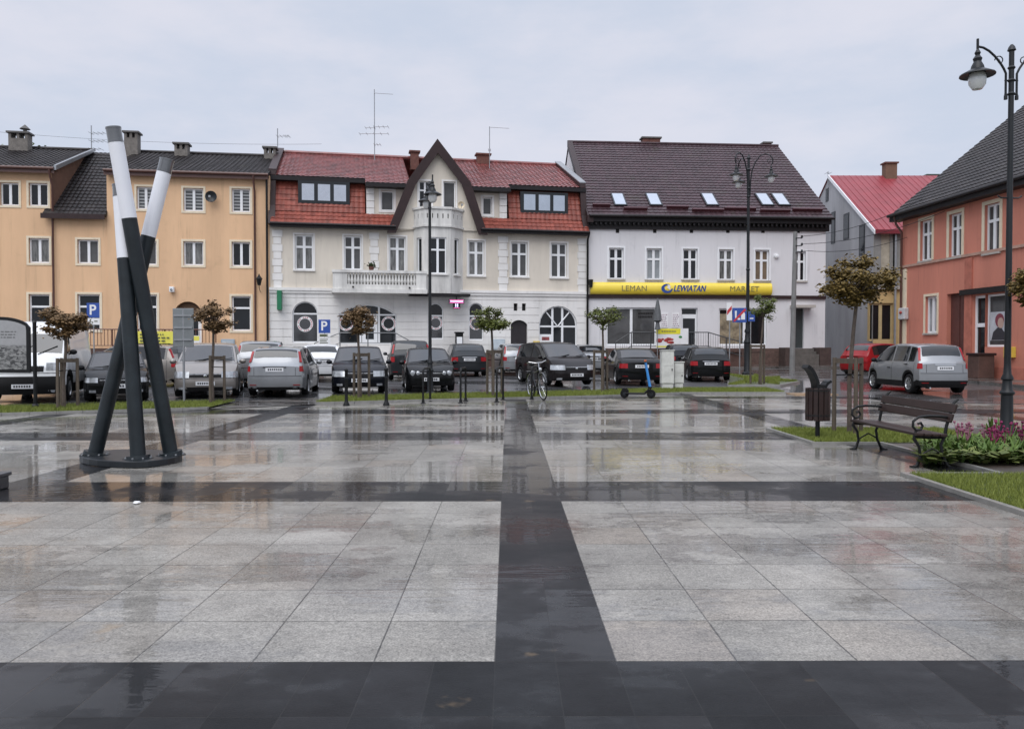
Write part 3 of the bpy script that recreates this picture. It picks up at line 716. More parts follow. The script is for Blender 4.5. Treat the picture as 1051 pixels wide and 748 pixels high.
r_, w_, h_ = wall_box(A, 197, 344.5, 205, 358, ty - 0.02, 0.03, 'notice_board', 'small yellow and white notice on the terrace railing', 'notice', m_white, 0.005)
q = MB(); q.box(-w_ + 0.02, w_ - 0.02, -0.036, -0.032, h_ * 0.62, h_ - 0.02); q.build('heading', m_bany, r_)
# wall lantern by the downpipe
s, z = A.px(266, 292, -0.5); p = A.o + A.d * s + A.n * -0.06; p.z = z - 0.35
wlm = thing('wall_lantern', 'black lantern bracketed to the right end of the apricot house', 'lantern', p, A.rz)
q = MB(); q.tube([(0, 0, 0.0), (0, -0.25, 0.05), (0, -0.45, 0.2), (0, -0.45, 0.3)], 0.018, 6); q.build('bracket', m_black, wlm)
q = MB(); q.lathe([(0.08, 0.3), (0.15, 0.62), (0.18, 0.64), (0.06, 0.80), (0.01, 0.92)], 8, (0, -0.45, 0)); q.build('lamp_head', m_black, wlm)
# ================================================================== white and cream house with the gable
random.seed(11)
B = Facade(-12.75, 42.85, 1, 0.2)
SB0, SB1 = 0.02, B.px(603.5, 250)[0]
b2 = thing('gabled_house', 'cream and white house with steep central gable, balcony and red tiled mansard', 'house', B.o, B.rz)
zS = B.px(440, 299)[1]           # string course
zE2, zU, zR2 = 8.08, 10.82, 13.35
r = B.rect
up = [r(302.5, 241, 321.5, 277), r(353, 242, 371, 277), r(399, 243, 416.5, 279), r(480.5, 247, 497, 283), r(524.5, 248.5, 541.5, 284), r(565.5, 249.5, 582, 285)]
mb = MB(); wall_mb(mb, SB0, SB1, zS, zE2 + 0.1, up); mb.quad((SB1, 0, -0.2), (SB1, 9, -0.2), (SB1, 9, zE2), (SB1, 0, zE2)); mb.quad((SB0, 0, -0.2), (SB0, 9, -0.2), (SB0, 9, zE2), (SB0, 0, zE2))
mb.build('wall', m_cream, b2)
for i, q in enumerate(up): window(b2, I4, q, m_pvc, random.choice([g_dark, g_fold, g_mid]), style='cross', sill=m_plast, surround=m_plast, sw=0.09, fw=0.085)
# ground floor: rusticated
gf = [r(300, 309.5, 326.5, 351.5) + (0.62,), r(347.5, 312.5, 407, 353) + (0.55,), r(439, 311, 455, 348) + (0.36,), r(481, 311, 496, 349) + (0.36,),
      r(553, 314, 592, 355.5) + (1.05,), r(524, 328.5, 541, 356) + (0.25,), r(527, 311.5, 531, 319), r(535.5, 311.5, 539.5, 319)]
z0g = B.px(440, 362)[1]
mb = MB(); wall_mb(mb, SB0, SB1, z0g, zS, gf, y=-0.07, depth=0.3, grooves=[zS - 0.45 - 0.42 * k for k in range(9)])
mb.build('ground_floor_wall', m_plast, b2)
mb = MB(); wall_mb(mb, SB0, SB1, -0.2, z0g, [], y=-0.13, depth=0.2); mb.quad((SB0, -0.13, z0g), (SB1, -0.13, z0g), (SB1, -0.07, z0g), (SB0, -0.07, z0g)); mb.build('plinth', m_plinth, b2)
TF = Matrix.Translation((0, -0.07, 0))
red = M('ring_print', (0.45, 0.08, 0.10), 0.5)
def ring_logo(fr, cx, cz, ro, y):
    mb = MB(); n = 24
    for k in range(n):
        a, b_ = 2 * math.pi * k / n, 2 * math.pi * (k + 1) / n
        P = lambda rr, t: (cx + rr * math.cos(t), y, cz + rr * math.sin(t))
        mb.quad(P(ro * 0.70, a), P(ro, a), P(ro, b_), P(ro * 0.70, b_))
    o = mb.build('ring_sticker', m_white, fr)
    mb = MB()
    for k in range(22):
        if k % 4 == 3: continue
        a = 2 * math.pi * k / 22; P = lambda rr, t: (cx + rr * math.cos(t), y - 0.003, cz + rr * math.sin(t))
        mb.quad(P(ro * 0.79, a), P(ro * 0.92, a), P(ro * 0.92, a + 0.17), P(ro * 0.79, a + 0.17))
    mb.build('ring_lettering', red, o)
for k, (q, uc, vc) in enumerate(((gf[0], 313, 332.5), (gf[2], 447.3, 331.5), (gf[3], 488.5, 332))):
    zt = B.px(313, 322 if k == 0 else 323)[1]
    fr = window(b2, TF, q, m_pvc, g_dark, style='none', rise=q[4], trans=zt, fw=0.06)
    q2 = MB(); q2.quad((q[0] + .06, 0.075, q[2] + .06), (q[1] - .06, 0.075, q[2] + .06), (q[1] - .06, 0.075, zt - .05), (q[0] + .06, 0.075, zt - .05)); q2.build('window_film', M('black_film', (0.02, 0.021, 0.023), 0.25, coat=1), fr)
    s, z = B.px(uc, vc); ring_logo(fr, s, z, min(0.42, (q[1] - q[0]) * 0.44), 0.07)
# shop front under the balcony: window, door, window
q = gf[1]; s1_, s2_ = B.px(370, 330)[0], B.px(389, 330)[0]; zt = B.px(378, 323)[1]
fr = window(b2, TF, q, m_pvc, g_dark, style='none', rise=q[4], trans=zt, mull=[s1_, s2_], fw=0.06)
for uc in (355, 399):
    s, z = B.px(uc, 332); ring_logo(fr, s, z, 0.40, 0.07)
dd = MB(); dd.box(s1_ + 0.08, s2_ - 0.08, 0.06, 0.11, q[2] + 0.01, zt - 0.06); dr = dd.build('door', m_pvc, b2)
dd = MB(); w_ = s2_ - s1_
for zz in (0.1, 0.53): dd.box(s1_ + w_ * 0.28, s2_ - w_ * 0.28, 0.052, 0.057, q[2] + 0.1 + (zt - q[2]) * zz, q[2] + 0.1 + (zt - q[2]) * (zz + 0.36))
dd.build('door_pane', g_dark, dr)
# big arched entrance
q = gf[4]; zt = B.px(572, 335)[1]; cxq = (q[0] + q[1]) / 2
fr = window(b2, TF, q, m_pvc, g_dark, style='none', rise=q[4], trans=zt, mull=[q[0] + (q[1] - q[0]) * 0.36, q[0] + (q[1] - q[0]) * 0.62], fw=0.07)
sp_ = MB()
for a in (50, 130): sp_.tube([(cxq, 0.11, zt), (cxq + 1.05 * math.cos(R(a)), 0.11, zt + 1.05 * math.sin(R(a)))], 0.04, 5, 0, TF)
sp_.build('glazing_spoke', m_pvc, fr)
dd = MB(); a, b_ = q[0] + 0.08, q[0] + (q[1] - q[0]) * 0.36 - 0.05; dd.box(a, b_, 0.085, 0.12, q[2] + 0.03, zt - 0.45); dr = dd.build('door', m_pvc, b2)
dd = MB(); dd.box(a + 0.12, b_ - 0.12, 0.078, 0.083, q[2] + 0.35, zt - 0.6); dd.build('door_pane', M('poster_red', (0.22, 0.05, 0.05), 0.3, var=0.7, scale=4), dr)
# black door, two vents
q = gf[5]; dd = MB(); dd.quad((q[0], 0.12, q[2]), (q[1], 0.12, q[2]), (q[1], 0.12, q[3]), (q[0], 0.12, q[3])); dd.box((q[0] + q[1]) / 2 - 0.02, (q[0] + q[1]) / 2 + 0.02, 0.1, 0.12, q[2], q[3] - 0.1); dd.build('door', M('black_door', (0.018, 0.014, 0.016), 0.5, var=0.2), b2)
for q in gf[6:]:
    dd = MB(); dd.quad((q[0], 0.12, q[2]), (q[1], 0.12, q[2]), (q[1], 0.12, q[3]), (q[0], 0.12, q[3])); dd.build('vent', m_void, b2)
# string course, quoins
t = MB(); t.box(SB0, SB1, -0.19, 0.002, zS - 0.06, zS + 0.09); t.box(SB0, SB1, -0.14, 0.002, zS - 0.2, zS - 0.063); t.build('string_course', m_plast, b2)
for ua, ub in ((279.5, 290), (379, 389), (511, 521.5), (592.5, 603)):
    t = MB()
    a, b_ = B.px(ua, 260)[0], B.px(ub, 260)[0]; z = zS + 0.1; k = 0
    while z < zE2 - 0.3:
        e = 0.0 if k % 2 else 0.06; t.box(a + e, b_ - e, -0.045, 0.003, z, z + 0.36); z += 0.385; k += 1
    t.build('quoin_strip', m_plast, b2)
# eaves and roofs
sg0, sg1 = B.px(402, 237)[0], B.px(496, 240)[0]
sgl, sgr = B.px(374.5, 200, 0.6)[0], B.px(521, 200, 0.6)[0]
for a, b_, c, d_ in ((SB0 + 0.1, sgl, SB0 + 0.1, sg0 + 0.2), (sgr, SB1 - 0.05, sg1 - 0.2, SB1 - 0.05)):
    rf = roof_sheet('mansard_foot', m_rora, b2, c, d_, (-0.45, zE2 + 0.08), (0.12, zE2 + 0.78), course=0.33, wave=0.27)
    g = MB(); g.box(c, d_, -0.50, -0.40, zE2 - 0.12, zE2 + 0.06); g.box(c, d_, -0.40, 0.05, zE2 - 0.08, zE2 - 0.02); g.tube([(c, -0.54, zE2 + 0.05), (d_, -0.54, zE2 + 0.05)], 0.075, 7); g.build('gutter', m_dfas, rf)
    rm = roof_sheet('mansard_roof', m_rora, b2, a, b_, (0.12, zE2 + 0.80), (0.80, zU - 0.05), course=0.36, wave=0.27)
slope = (zR2 - zU) / (6.0 - 0.45)
for a, b_ in ((SB0 + 0.05, sgl + 0.0), (sgr, SB1 - 0.03)):
    rt = roof_sheet('upper_roof', m_rred, b2, a, b_, (0.40, zU), (6.0, zR2), course=0.36, wave=0.27)
    g = MB(); g.box(a, b_, 0.30, 0.42, zU - 0.24, zU - 0.02); g.box(a, b_, 0.42, 0.85, zU - 0.24, zU - 0.18); g.build('fascia', m_dfas, rt)
zD = zU - slope * 0.75
for a, b_ in ((sgl + 0.01, B.px(421, 200)[0]), (B.px(481, 200)[0], sgr - 0.01)):
    rt = roof_sheet('upper_roof', m_rred, b2, a, b_, (-0.35, zD), (6.0, zR2), course=0.36, wave=0.27)
    g = MB(); g.box(a, b_, -0.44, -0.33, zD - 0.2, zD - 0.0); g.box(a, b_, -0.33, 0.2, zD - 0.2, zD - 0.15); g.build('fascia', m_dfas, rt)
k = MB(); k.tube([(SB0, 6.0, zR2 + 0.05), (SB1, 6.0, zR2 + 0.05)], 0.13, 7); k.build('ridge', m_rred, b2)
k = MB(); k.quad((SB0, 6.03, zR2 - 0.02), (SB1, 6.03, zR2 - 0.02), (SB1, 12, zE2), (SB0, 12, zE2)); k.build('rear_roof', m_rred, b2)
# fire walls at both ends
for s, wv in ((SB0 - 0.02, 0.34), (SB1 - 0.36, 0.34)):
    k = MB(); pts = [(-0.42, zE2 + 0.05), (0.12, zE2 + 1.1), (0.45, zU + 0.30), (6.1, zR2 + 0.25), (6.1, zE2)]
    o_ = [(s, y, z) for y, z in pts]; i_ = [(s + wv, y, z) for y, z in pts]; n = len(pts)
    k.add(o_ + i_, [tuple(range(n)), tuple(range(2 * n - 1, n - 1, -1))] + [(j, (j + 1) % n, (j + 1) % n + n, j + n) for j in range(n)])
    k.build('fire_wall', m_fasc, b2)
    k = MB(); k.add([(s - 0.03, 0.45, zU + 0.31), (s + wv + 0.03, 0.45, zU + 0.31), (s + wv + 0.03, 6.1, zR2 + 0.26), (s - 0.03, 6.1, zR2 + 0.26), (s - 0.03, 0.45, zU + 0.36), (s + wv + 0.03, 0.45, zU + 0.36), (s + wv + 0.03, 6.1, zR2 + 0.31), (s - 0.03, 6.1, zR2 + 0.31)],
                    [(0, 3, 2, 1), (4, 5, 6, 7), (0, 1, 5, 4), (1, 2, 6, 5), (2, 3, 7, 6), (3, 0, 4, 7)]); k.build('flashing', m_zinc if s > 5 else m_fasc, b2)
# triple dormer windows in the mansard slopes
def dormer_tri(u0, v0, u1, v1):
    a, b_, z0, z1 = B.rect(u0, v0, u1, v1, 0.45); y = 0.16 + (z0 - zE2 - 0.8) * 0.68 / (zU - zE2 - 0.85) - 0.13
    mb = MB(); mb.box(a - 0.1, b_ + 0.1, y, y + 0.7, z0 - 0.1, z1 + 0.1); fr = mb.build('dormer_window', m_anthr, b2)
    w = (b_ - a) / 3
    for k in range(3):
        q = MB(); q.box(a + w * k + 0.10, a + w * (k + 1) - 0.10, y - 0.02, y - 0.002, z0 + 0.06, z1 - 0.06); q.build('pane', g_sky, fr)
dormer_tri(308, 189, 357, 208); dormer_tri(535, 200, 580, 218)
# cheek walls beside the gable, with their small windows
for ua, ub, uw in ((376, 430, (391, 196, 404, 216)), (470, 520, (495.5, 202.5, 505, 220.5))):
    a, b_ = B.px(ua, 200, 0.18)[0], B.px(ub, 200, 0.18)[0]; w_ = B.rect(*uw, 0.18)
    mb = MB(); T = Matrix.Translation((0, 0.18, 0)); wall_mb(mb, a, b_, zE2 + 0.6, zD + 0.1, [w_], T); mb.quad((a, 0.18, zE2 + .6), (a, 1.6, zE2 + .6), (a, 1.6, zD + .6), (a, .18, zD)); mb.quad((b_, 0.18, zE2 + .6), (b_, 1.6, zE2 + .6), (b_, 1.6, zD + .6), (b_, .18, zD))
    mb.build('attic_wall', m_cream, b2)
    window(b2, T, w_, m_pvc, g_mid, style='one', surround=m_plast, sw=0.12, fw=0.06)
    t = MB(); e = a if ua < 400 else b_ - 0.42
    for k in range(4): t.box(e, e + 0.42, 0.12, 0.183, zE2 + 0.75 + 0.38 * k, zE2 + 1.1 + 0.38 * k)
    t.build('quoin_strip', m_plast, b2)
# steep kinked gable
def gp(u, v): return B.px(u, v, -0.45)
OUT = [gp(397, 239), gp(418.5, 185), gp(449, 142.5), gp(483, 187), gp(500.5, 241)]
INN = [gp(406.5, 239), gp(427, 189), gp(449.5, 157), gp(474.5, 190), gp(491.5, 241)]
gw = MB(); gpoly = [(a, z) for a, z in INN]
bzf = zE2 + 0.1
gwin = [B.rect(430, 186, 442.5, 213, -0.1), B.rect(455, 186.5, 467.5, 213.5, -0.1)]
# wall of the gable as columns between breaks, clipped by the gable line
def gtop(s):
    for (a, za), (b_, zb) in zip(INN, INN[1:]):
        if a <= s <= b_: return za + (zb - za) * (s - a) / (b_ - a) + 0.12
    return bzf
brk = sorted({p[0] for p in INN} | {q[k] for q in gwin for k in (0, 1)})
for a, b_ in zip(brk, brk[1:]):
    m_ = (a + b_) / 2; ho = [q for q in gwin if q[0] < m_ < q[1]]; lo = bzf - 0.1
    if ho:
        q = ho[0]; gw.quad((a, -0.1, lo), (b_, -0.1, lo), (b_, -0.1, q[2]), (a, -0.1, q[2])); lo = q[3]
    gw.quad((a, -0.1, lo), (b_, -0.1, lo), (b_, -0.1, gtop(b_)), (a, -0.1, gtop(a)))
for q in gwin:
    for s in (q[0], q[1]): gw.quad((s, -0.1, q[2]), (s, 0.15, q[2]), (s, 0.15, q[3]), (s, -0.1, q[3]))
    gw.quad((q[0], -0.1, q[3]), (q[1], -0.1, q[3]), (q[1], 0.15, q[3]), (q[0], 0.15, q[3]))
gw.build('gable_wall', m_cream, b2)
for k, q in enumerate(gwin): window(b2, Matrix.Translation((0, -0.1, 0)), q, m_pvc, g_mid if k else g_dark, style='one' if k else 'cross', surround=m_plast, sw=0.1, fw=0.06)
bb = MB()
for i in range(4): bb.add([(OUT[i][0], -0.47, OUT[i][1]), (OUT[i + 1][0], -0.47, OUT[i + 1][1]), (INN[i + 1][0], -0.47, INN[i + 1][1]), (INN[i][0], -0.47, INN[i][1]),
                          (OUT[i][0], -0.38, OUT[i][1]), (OUT[i + 1][0], -0.38, OUT[i + 1][1]), (INN[i + 1][0], -0.38, INN[i + 1][1]), (INN[i][0], -0.38, INN[i][1])],
                         [(0, 1, 2, 3), (4, 7, 6, 5), (0, 4, 5, 1), (1, 5, 6, 2), (2, 6, 7, 3), (3, 7, 4, 0)])
bb.build('barge_board', m_fasc, b2)
gr = MB(); SH = [(a + (0.05 if i < 2 else -0.05 if i > 2 else 0), z - 0.08 + (0.3 if i in (0, 4) else 0)) for i, (a, z) in enumerate(OUT)]
SI = [(a + (0.28 if i < 2 else -0.28 if i > 2 else 0), z - (0.3 if i == 2 else 0.1) + (0.3 if i in (0, 4) else 0)) for i, (a, z) in enumerate(OUT)]
for i in range(4):
    gr.add([(SH[i][0], -0.375, SH[i][1]), (SH[i + 1][0], -0.375, SH[i + 1][1]), (SH[i + 1][0], 7.5, SH[i + 1][1]), (SH[i][0], 7.5, SH[i][1]),
            (SI[i][0], -0.375, SI[i][1]), (SI[i + 1][0], -0.375, SI[i + 1][1]), (SI[i + 1][0], 7.5, SI[i + 1][1]), (SI[i][0], 7.5, SI[i][1])], [(0, 1, 2, 3), (4, 7, 6, 5), (0, 4, 5, 1), (2, 6, 7, 3)])
gr.build('gable_roof', m_rred, b2)
# oriel: three sided bay with a crown
oa, ob, oc, od = B.px(424.5, 260)[0], B.px(436, 260, -0.8)[0], B.px(462.5, 260, -0.8)[0], B.px(475, 260)[0]
oz0, oz1, oz2 = B.px(450, 299, -0.8)[1], B.px(450, 232, -0.8)[1], B.px(450, 213.5, -0.8)[1]
ow = MB(); panels = [((oa, 0), (ob, -0.8)), ((ob, -0.8), (oc, -0.8)), ((oc, -0.8), (od, 0))]
crown = MB(); slots = MB()
for i, (p, q) in enumerate(panels):
    L = math.hypot(q[0] - p[0], q[1] - p[1]); an = math.atan2(q[1] - p[1], q[0] - p[0])
    T = Matrix.Translation((p[0], p[1], 0)) @ Matrix.Rotation(an, 4, 'Z')
    ww = 0.95 if i == 1 else 0.42
    wz0, wz1 = B.px(450, 281, -0.8)[1], B.px(450, 243.5, -0.8)[1]
    op = (L / 2 - ww / 2, L / 2 + ww / 2, wz0, wz1)
    wall_mb(ow, 0, L, oz0, oz1, [op], T, depth=0.15)
    window(b2, T, op, m_pvc, g_dark, style='cross' if i == 1 else 'one', sill=m_plast, fw=0.07, y=0.08)
    wall_mb(crown, -0.03, L + 0.03, oz1, oz2, [(L * (j + 0.5) / (5 if i == 1 else 3) - 0.028, L * (j + 0.5) / (5 if i == 1 else 3) + 0.028, oz1 + 0.42, oz2 - 0.30, 0.02) for j in range(5 if i == 1 else 3)], T, y=-0.06, depth=0.1)
    wall_mb(slots, 0, L, oz1 + 0.2, oz2 - 0.1, [], T, y=0.05)
    crown.box(-0.06, L + 0.06, -0.13, 0.02, oz2 - 0.06, oz2 + 0.06, 0, T); crown.box(-0.04, L + 0.04, -0.11, 0.0, oz1 - 0.05, oz1 + 0.05, 0, T)
ow.vprism([(oa, 0), (ob, -0.8), (oc, -0.8), (od, 0)], oz0 - 0.1, oz0 - 0.002)
ow.build('oriel', m_grout, b2); crown.vprism([(oa, 0), (ob, -0.8), (oc, -0.8), (od, 0)], oz2 - 0.05, oz2 + 0.01)
cr = crown.build('oriel_crown', m_grout, b2); slots.build('crown_slots', M('slot_grey', (0.12, 0.12, 0.11), 0.9), cr)  # dark grey sheet seen through the crown slots
t = MB(); t.box(oa - 0.3, od + 0.3, -0.85, -0.19, oz0 - 0.26, oz0 - 0.12); t.build('oriel_base', m_dfas, b2)
# balcony
y_b = -1.25
a, b_ = B.px(341.5, 285, y_b)[0], B.px(437.5, 285, y_b)[0]; bz1, bz0 = B.px(390, 277.5, y_b)[1], B.px(390, 298.5, y_b)[1]
bal = MB(); bal.box(a - 0.05, b_ + 0.05, y_b - 0.08, -0.2, bz0 - 0.12, bz0 + 0.1); bal.build('balcony', m_grout, b2)
q = MB(); q.box(a, b_, y_b, y_b + 0.16, bz0 + 0.1, bz0 + 0.34); q.box(a - 0.04, b_ + 0.04, y_b - 0.05, y_b + 0.2, bz1 - 0.14, bz1)
for s in (a, b_ - 0.16): q.box(s, s + 0.16, y_b + 0.161, -0.002, bz0 + 0.1, bz0 + 0.34); q.box(s - 0.02, s + 0.18, y_b + 0.201, -0.002, bz1 - 0.14, bz1)
q.box(a + 0.0, a + 0.75, y_b + 0.005, y_b + 0.15, bz0 + 0.34, bz1 - 0.14); q.box(b_ - 0.55, b_, y_b + 0.005, y_b + 0.15, bz0 + 0.34, bz1 - 0.14)
ns = 22
for k in range(ns):
    s = a + 0.75 + (b_ - a - 1.3) * (k + 0.5) / ns; hh = bz1 - bz0 - 0.48
    q.lathe([(0.045, 0), (0.085, hh * 0.3), (0.05, hh * 0.65), (0.06, hh)], 6, (s, y_b + 0.08, bz0 + 0.34))
q.build('balustrade', m_grout, b2)
q = MB(); q.box(a + 0.05, b_ - 0.05, y_b + 0.45, y_b + 0.5, bz0 + 0.1, bz1 - 0.2); q.build('balcony_shade_panel', M('dim_render', (0.2, 0.195, 0.18), 0.9), b2)  # darkened render panel, paints the shade seen between the balusters
for s_ in (a + 1.05, b_ - 0.9):
    q = MB(); q.tube([(s_, y_b - 0.01, bz0 + 0.2), (s_, y_b - 0.16, bz0 + 0.17)], 0.05, 6); q.build('drain_spout', m_dfas, b2)
for u, z1, wx in ((425.5, 13.62, 0.5), (496, 13.66, 0.8)): chimney(b2, B.px(u, 160, 5.5)[0], 5.6, zR2 - 0.8, z1, wx, 0.5, m_rbrick, m_rbrick, False)
pipe(b2, [(SB1 - 0.08, -0.5, zE2), (SB1 - 0.08, -0.2, zE2 - 0.35), (SB1 - 0.08, -0.2, 0.4)], 0.065, m_black)
q = MB(); s, z = B.px(604.5, 291); q.tube([(s, -0.35, z - 0.25), (s, -0.35, z + 0.2)], [0.10, 0.15], 8); q.build('rainwater_head', m_black, b2)
wdisc(B, 472.5, 211.5, -0.75, 'satellite_dish', 'small cream satellite dish beside the white oriel crown', 'satellite dish', 0.2, m_trimc)
# planter with a little box tree on the balcony
s, z = B.px(381, 276, y_b + 0.3); p = B.o + B.d * s + B.n * (y_b + 0.08); p.z = bz1 + 0.0
pl = thing('potted_plant', 'small dark potted plant standing on the balcony balustrade', 'potted plant', p, B.rz)
q = MB(); q.lathe([(0.001, 0.0), (0.11, 0.0), (0.14, 0.2), (0.11, 0.2), (0.1, 0.15), (0.001, 0.15)], 10); q.build('pot', m_rbrick, pl)
q = MB()
for _ in range(140):
    c = Vector((random.gauss(0, .1), random.gauss(0, .08), .27 + random.gauss(0, .07))); d1 = Vector((U(-1, 1), U(-1, 1), U(-1, 1))).normalized() * .05; d2 = d1.cross(Vector((U(-1, 1), U(-1, 1), U(-1, 1)))).normalized() * .035
    q.quad(c - d1, c + d2, c + d1, c - d2)
q.build('foliage', leafmat('box_leaf', (0.02, 0.035, 0.012), (0.05, 0.07, 0.025)), pl)
# green blade sign and the lit cross
r_, w_, h_ = wall_box(B, 285, 298.5, 289.8, 318.5, -0.07, 0.55, 'blade_sign', 'narrow green blade sign by the left arched window', 'sign', M('sign_green', (0.01, 0.16, 0.07), 0.4))
q = MB(); q.box(-w_ - 0.004, w_ + 0.004, -0.5, -0.1, h_ * 0.2, h_ * 0.85); q.build('sign_band', M('sign_green_dark', (0.01, 0.09, 0.05), 0.4), r_)
s, z = B.px(468.5, 312, -0.9); p = B.o + B.d * s + B.n * -0.9; p.z = z
led = thing('pharmacy_sign', 'lit pink and blue cross sign hung under the oriel', 'sign', p, B.rz)
q = MB(); q.prism([(-0.42, 0.02), (-0.2, 0.02), (-0.2, -0.26), (0.2, -0.26), (0.2, 0.02), (0.42, 0.02), (0.42, 0.24), (-0.42, 0.24)], -0.08, 0.08); q.build('case', m_black, led)
def M_emit(n, c, e): return M(n, c, 0.4, emit=e)
q = MB(); q.box(-0.39, 0.39, -0.09, -0.084, 0.05, 0.09); q.box(-0.39, 0.39, -0.09, -0.084, 0.19, 0.225); q.box(-0.17, 0.17, -0.09, -0.084, -0.235, -0.205); q.build('lit_border', M_emit('led_pink', (0.75, 0.12, 0.35), 0.9), led)
q = MB(); q.box(-0.36, 0.36, -0.09, -0.084, 0.11, 0.175)
for xx in (-0.08, 0.02): q.box(xx, xx + 0.06, -0.09, -0.084, -0.17, 0.02)
q.build('lit_figures', M_emit('led_white', (0.62, 0.62, 0.9), 0.9), led)
q = MB(); q.box(-0.03, 0.03, -0.03, 0.03, 0.24, 0.55); q.build('hanger', m_black, led)
# stair rails before the left shop
def Bw(s, off, z): p = B.o + B.d * s + B.n * off; return (p.x, p.y, z)
def bpx(u, v, off): s, z = B.px(u, v, off); return Bw(s, off, z)
h_r = 1.0
pts = [bpx(323, 357.5 + 7, -1.5), bpx(349, 341.5 + 21, -1.5), bpx(406, 342 + 21, -1.5), bpx(425, 353 + 10, -1.5)]
g0 = gz(pts[0][0], pts[0][1])
zz = [g0 + 0.35, B.px(378, 362, -1.5)[1], B.px(378, 362, -1.5)[1], g0 + 0.35]
pts = [(p[0], p[1], z) for p, z in zip(pts, zz)]
railing('stair_railing', 'thin grey handrail on the steps under the balcony', pts, 1.05, M('rail_grey', (0.16, 0.165, 0.17), 0.4, 0.3), rails=(0.5, 1.0), post=1.6)
stp = thing('entrance_steps', 'pale steps and landing before the shop under the balcony', 'steps', Bw(0, 0, 0), B.rz)
s0_, s1_ = B.px(349, 350, -1.5)[0], B.px(406, 350, -1.5)[0]; zl = zz[1]
q = MB(); q.box(s0_ - 0.05, s1_ + 0.05, -1.6, -0.135, 0.0, zl); q.build('landing', m_plast, stp)
for sg, s in ((-1, s0_ - 0.05), (1, s1_ + 0.05)):
    for k in range(3):
        q = MB(); a, b_ = s + sg * 0.34 * k, s + sg * 0.34 * (k + 1); q.box(min(a, b_) + .002, max(a, b_) - .002, -1.6, -0.135, 0.0, zl - 0.19 * (k + 1)); q.build('step', m_sillg, stp)
# parcel post, pale box and yellow case near the black door
r_, w_, h_ = wall_box(B, 467, 342, 474.5, 361, -0.6, 0.35, 'intercom_post', 'dark slim payment post before the cream house', 'post', m_black)
q = MB(); q.box(-w_ - 0.05, w_ + 0.05, -0.4, 0.03, h_, h_ + 0.07); q.build('hood', m_black, r_); q = MB(); q.box(-w_ + 0.05, w_ - 0.05, -0.357, -0.352, h_ * 0.4, h_ * 0.8); q.build('screen', m_pvc, r_)
r_, w_, h_ = wall_box(B, 504, 348, 517, 359, -0.3, 0.4, 'meter_cabinet', 'pale blue grey meter cabinet beside the black door', 'cabinet', M('pale_cab', (0.42, 0.48, 0.52), 0.5))
q = MB(); q.box(-w_ + .05, w_ - .05, -0.409, -0.402, .08, h_ - .08); q.build('door', M('pale_cab2', (0.48, 0.54, 0.58), 0.5), r_)
r_, w_, h_ = wall_box(B, 547, 350, 553.5, 357, -0.14, 0.2, 'letter_box', 'small yellow letter box left of the big arch', 'letter box', M('post_yellow', (0.62, 0.45, 0.07), 0.5))
q = MB(); q.box(-w_ + .04, w_ - .04, -0.21, -0.2, h_ * 0.68, h_ * 0.76); q.build('slot', m_void, r_)
# ================================================================== white market house
C = Facade(4.66, 46.33, 1, 0.07)
b3 = thing('market_house', 'white two storey house with plum tiled roof and a yellow shop sign', 'house', C.o, C.rz)
SC1 = C.px(847.5, 250)[0]; zE3, zR3, yR3 = 9.12, 15.3, 7.65
r = C.rect
up3 = [r(625, 254.5, 640, 286.5), r(663.5, 255, 679, 287), r(701, 255.5, 716, 287), r(738, 256, 752.5, 287.5), r(775, 256.5, 789.5, 288), r(815, 258, 827, 288.5)]
zg = C.px(720, 357.5)[1]
gf3 = [r(622.5, 315.5, 674, 354.5), r(699.5, 316, 716, 357.4), r(738, 316.5, 787, 354.5), r(814, 316.5, 825, 358)]
gf3 = [q if i != 1 and i != 3 else (q[0], q[1], zg + 0.005, q[3]) for i, q in enumerate(gf3)]
mb = MB(); wall_mb(mb, 0.0, SC1, zg, zE3 - 0.35, up3 + gf3)
mb.quad((SC1, 0, -0.2), (SC1, 12, -0.2), (SC1, 12, zE3), (SC1, 0, zE3)); mb.add([(SC1, 0.0, zE3 - 0.3), (SC1, 15, zE3 - 0.3), (SC1, yR3, zR3 - 0.2)], [(0, 1, 2)]); mb.add([(0, 0.0, zE3 - 0.3), (0, 15, zE3 - 0.3), (0, yR3, zR3 - 0.2)], [(0, 1, 2)])
mb.build('wall', m_whw, b3)
mb = MB(); wall_mb(mb, 0.0, SC1, -0.2, zg, [], y=-0.06); mb.quad((0, -0.06, zg), (SC1, -0.06, zg), (SC1, 0.1, zg), (0, 0.1, zg)); mb.build('plinth', M('brick_plinth', (0.10, 0.060, 0.048), 0.8, var=0.4, scale=5, bump=0.3), b3)
for i, q in enumerate(up3): window(b3, I4, q, m_pvc, [g_dark, g_pale, g_dark, g_fold, g_warm, g_dark][i], style='cross', sill=m_sillg, surround=m_pvc, sw=0.1, fw=0.085)
window(b3, I4, gf3[0], m_pvc, g_mid, style='two', fw=0.09); 
fr = window(b3, I4, gf3[2], m_pvc, g_dark, mull=[C.px(764.5, 330)[0]], style='none', fw=0.09)
q = MB(); s0_, s1_, z0_, z1_ = C.rect(739.5, 322, 762, 353); q.box(s0_, s1_, 0.155, 0.16, z0_, z1_); q.build('window_posters', M('kraft_posters', (0.24, 0.2, 0.13), 0.5, var=0.9, scale=1.6, coat=1), fr)
random.seed(21)
lt = MB(); a, b_, c_, d_ = C.rect(654, 319.5, 672, 328)
for row in (0.35, 0.75):
    x = a + 0.1
    while x < b_ - 0.15: k = U(0.06, 0.12); lt.box(x, x + k, 0.150, 0.156, c_ + (d_ - c_) * row - 0.06, c_ + (d_ - c_) * row + 0.06); x += k + 0.03
lt.build('window_lettering', m_void, b3)
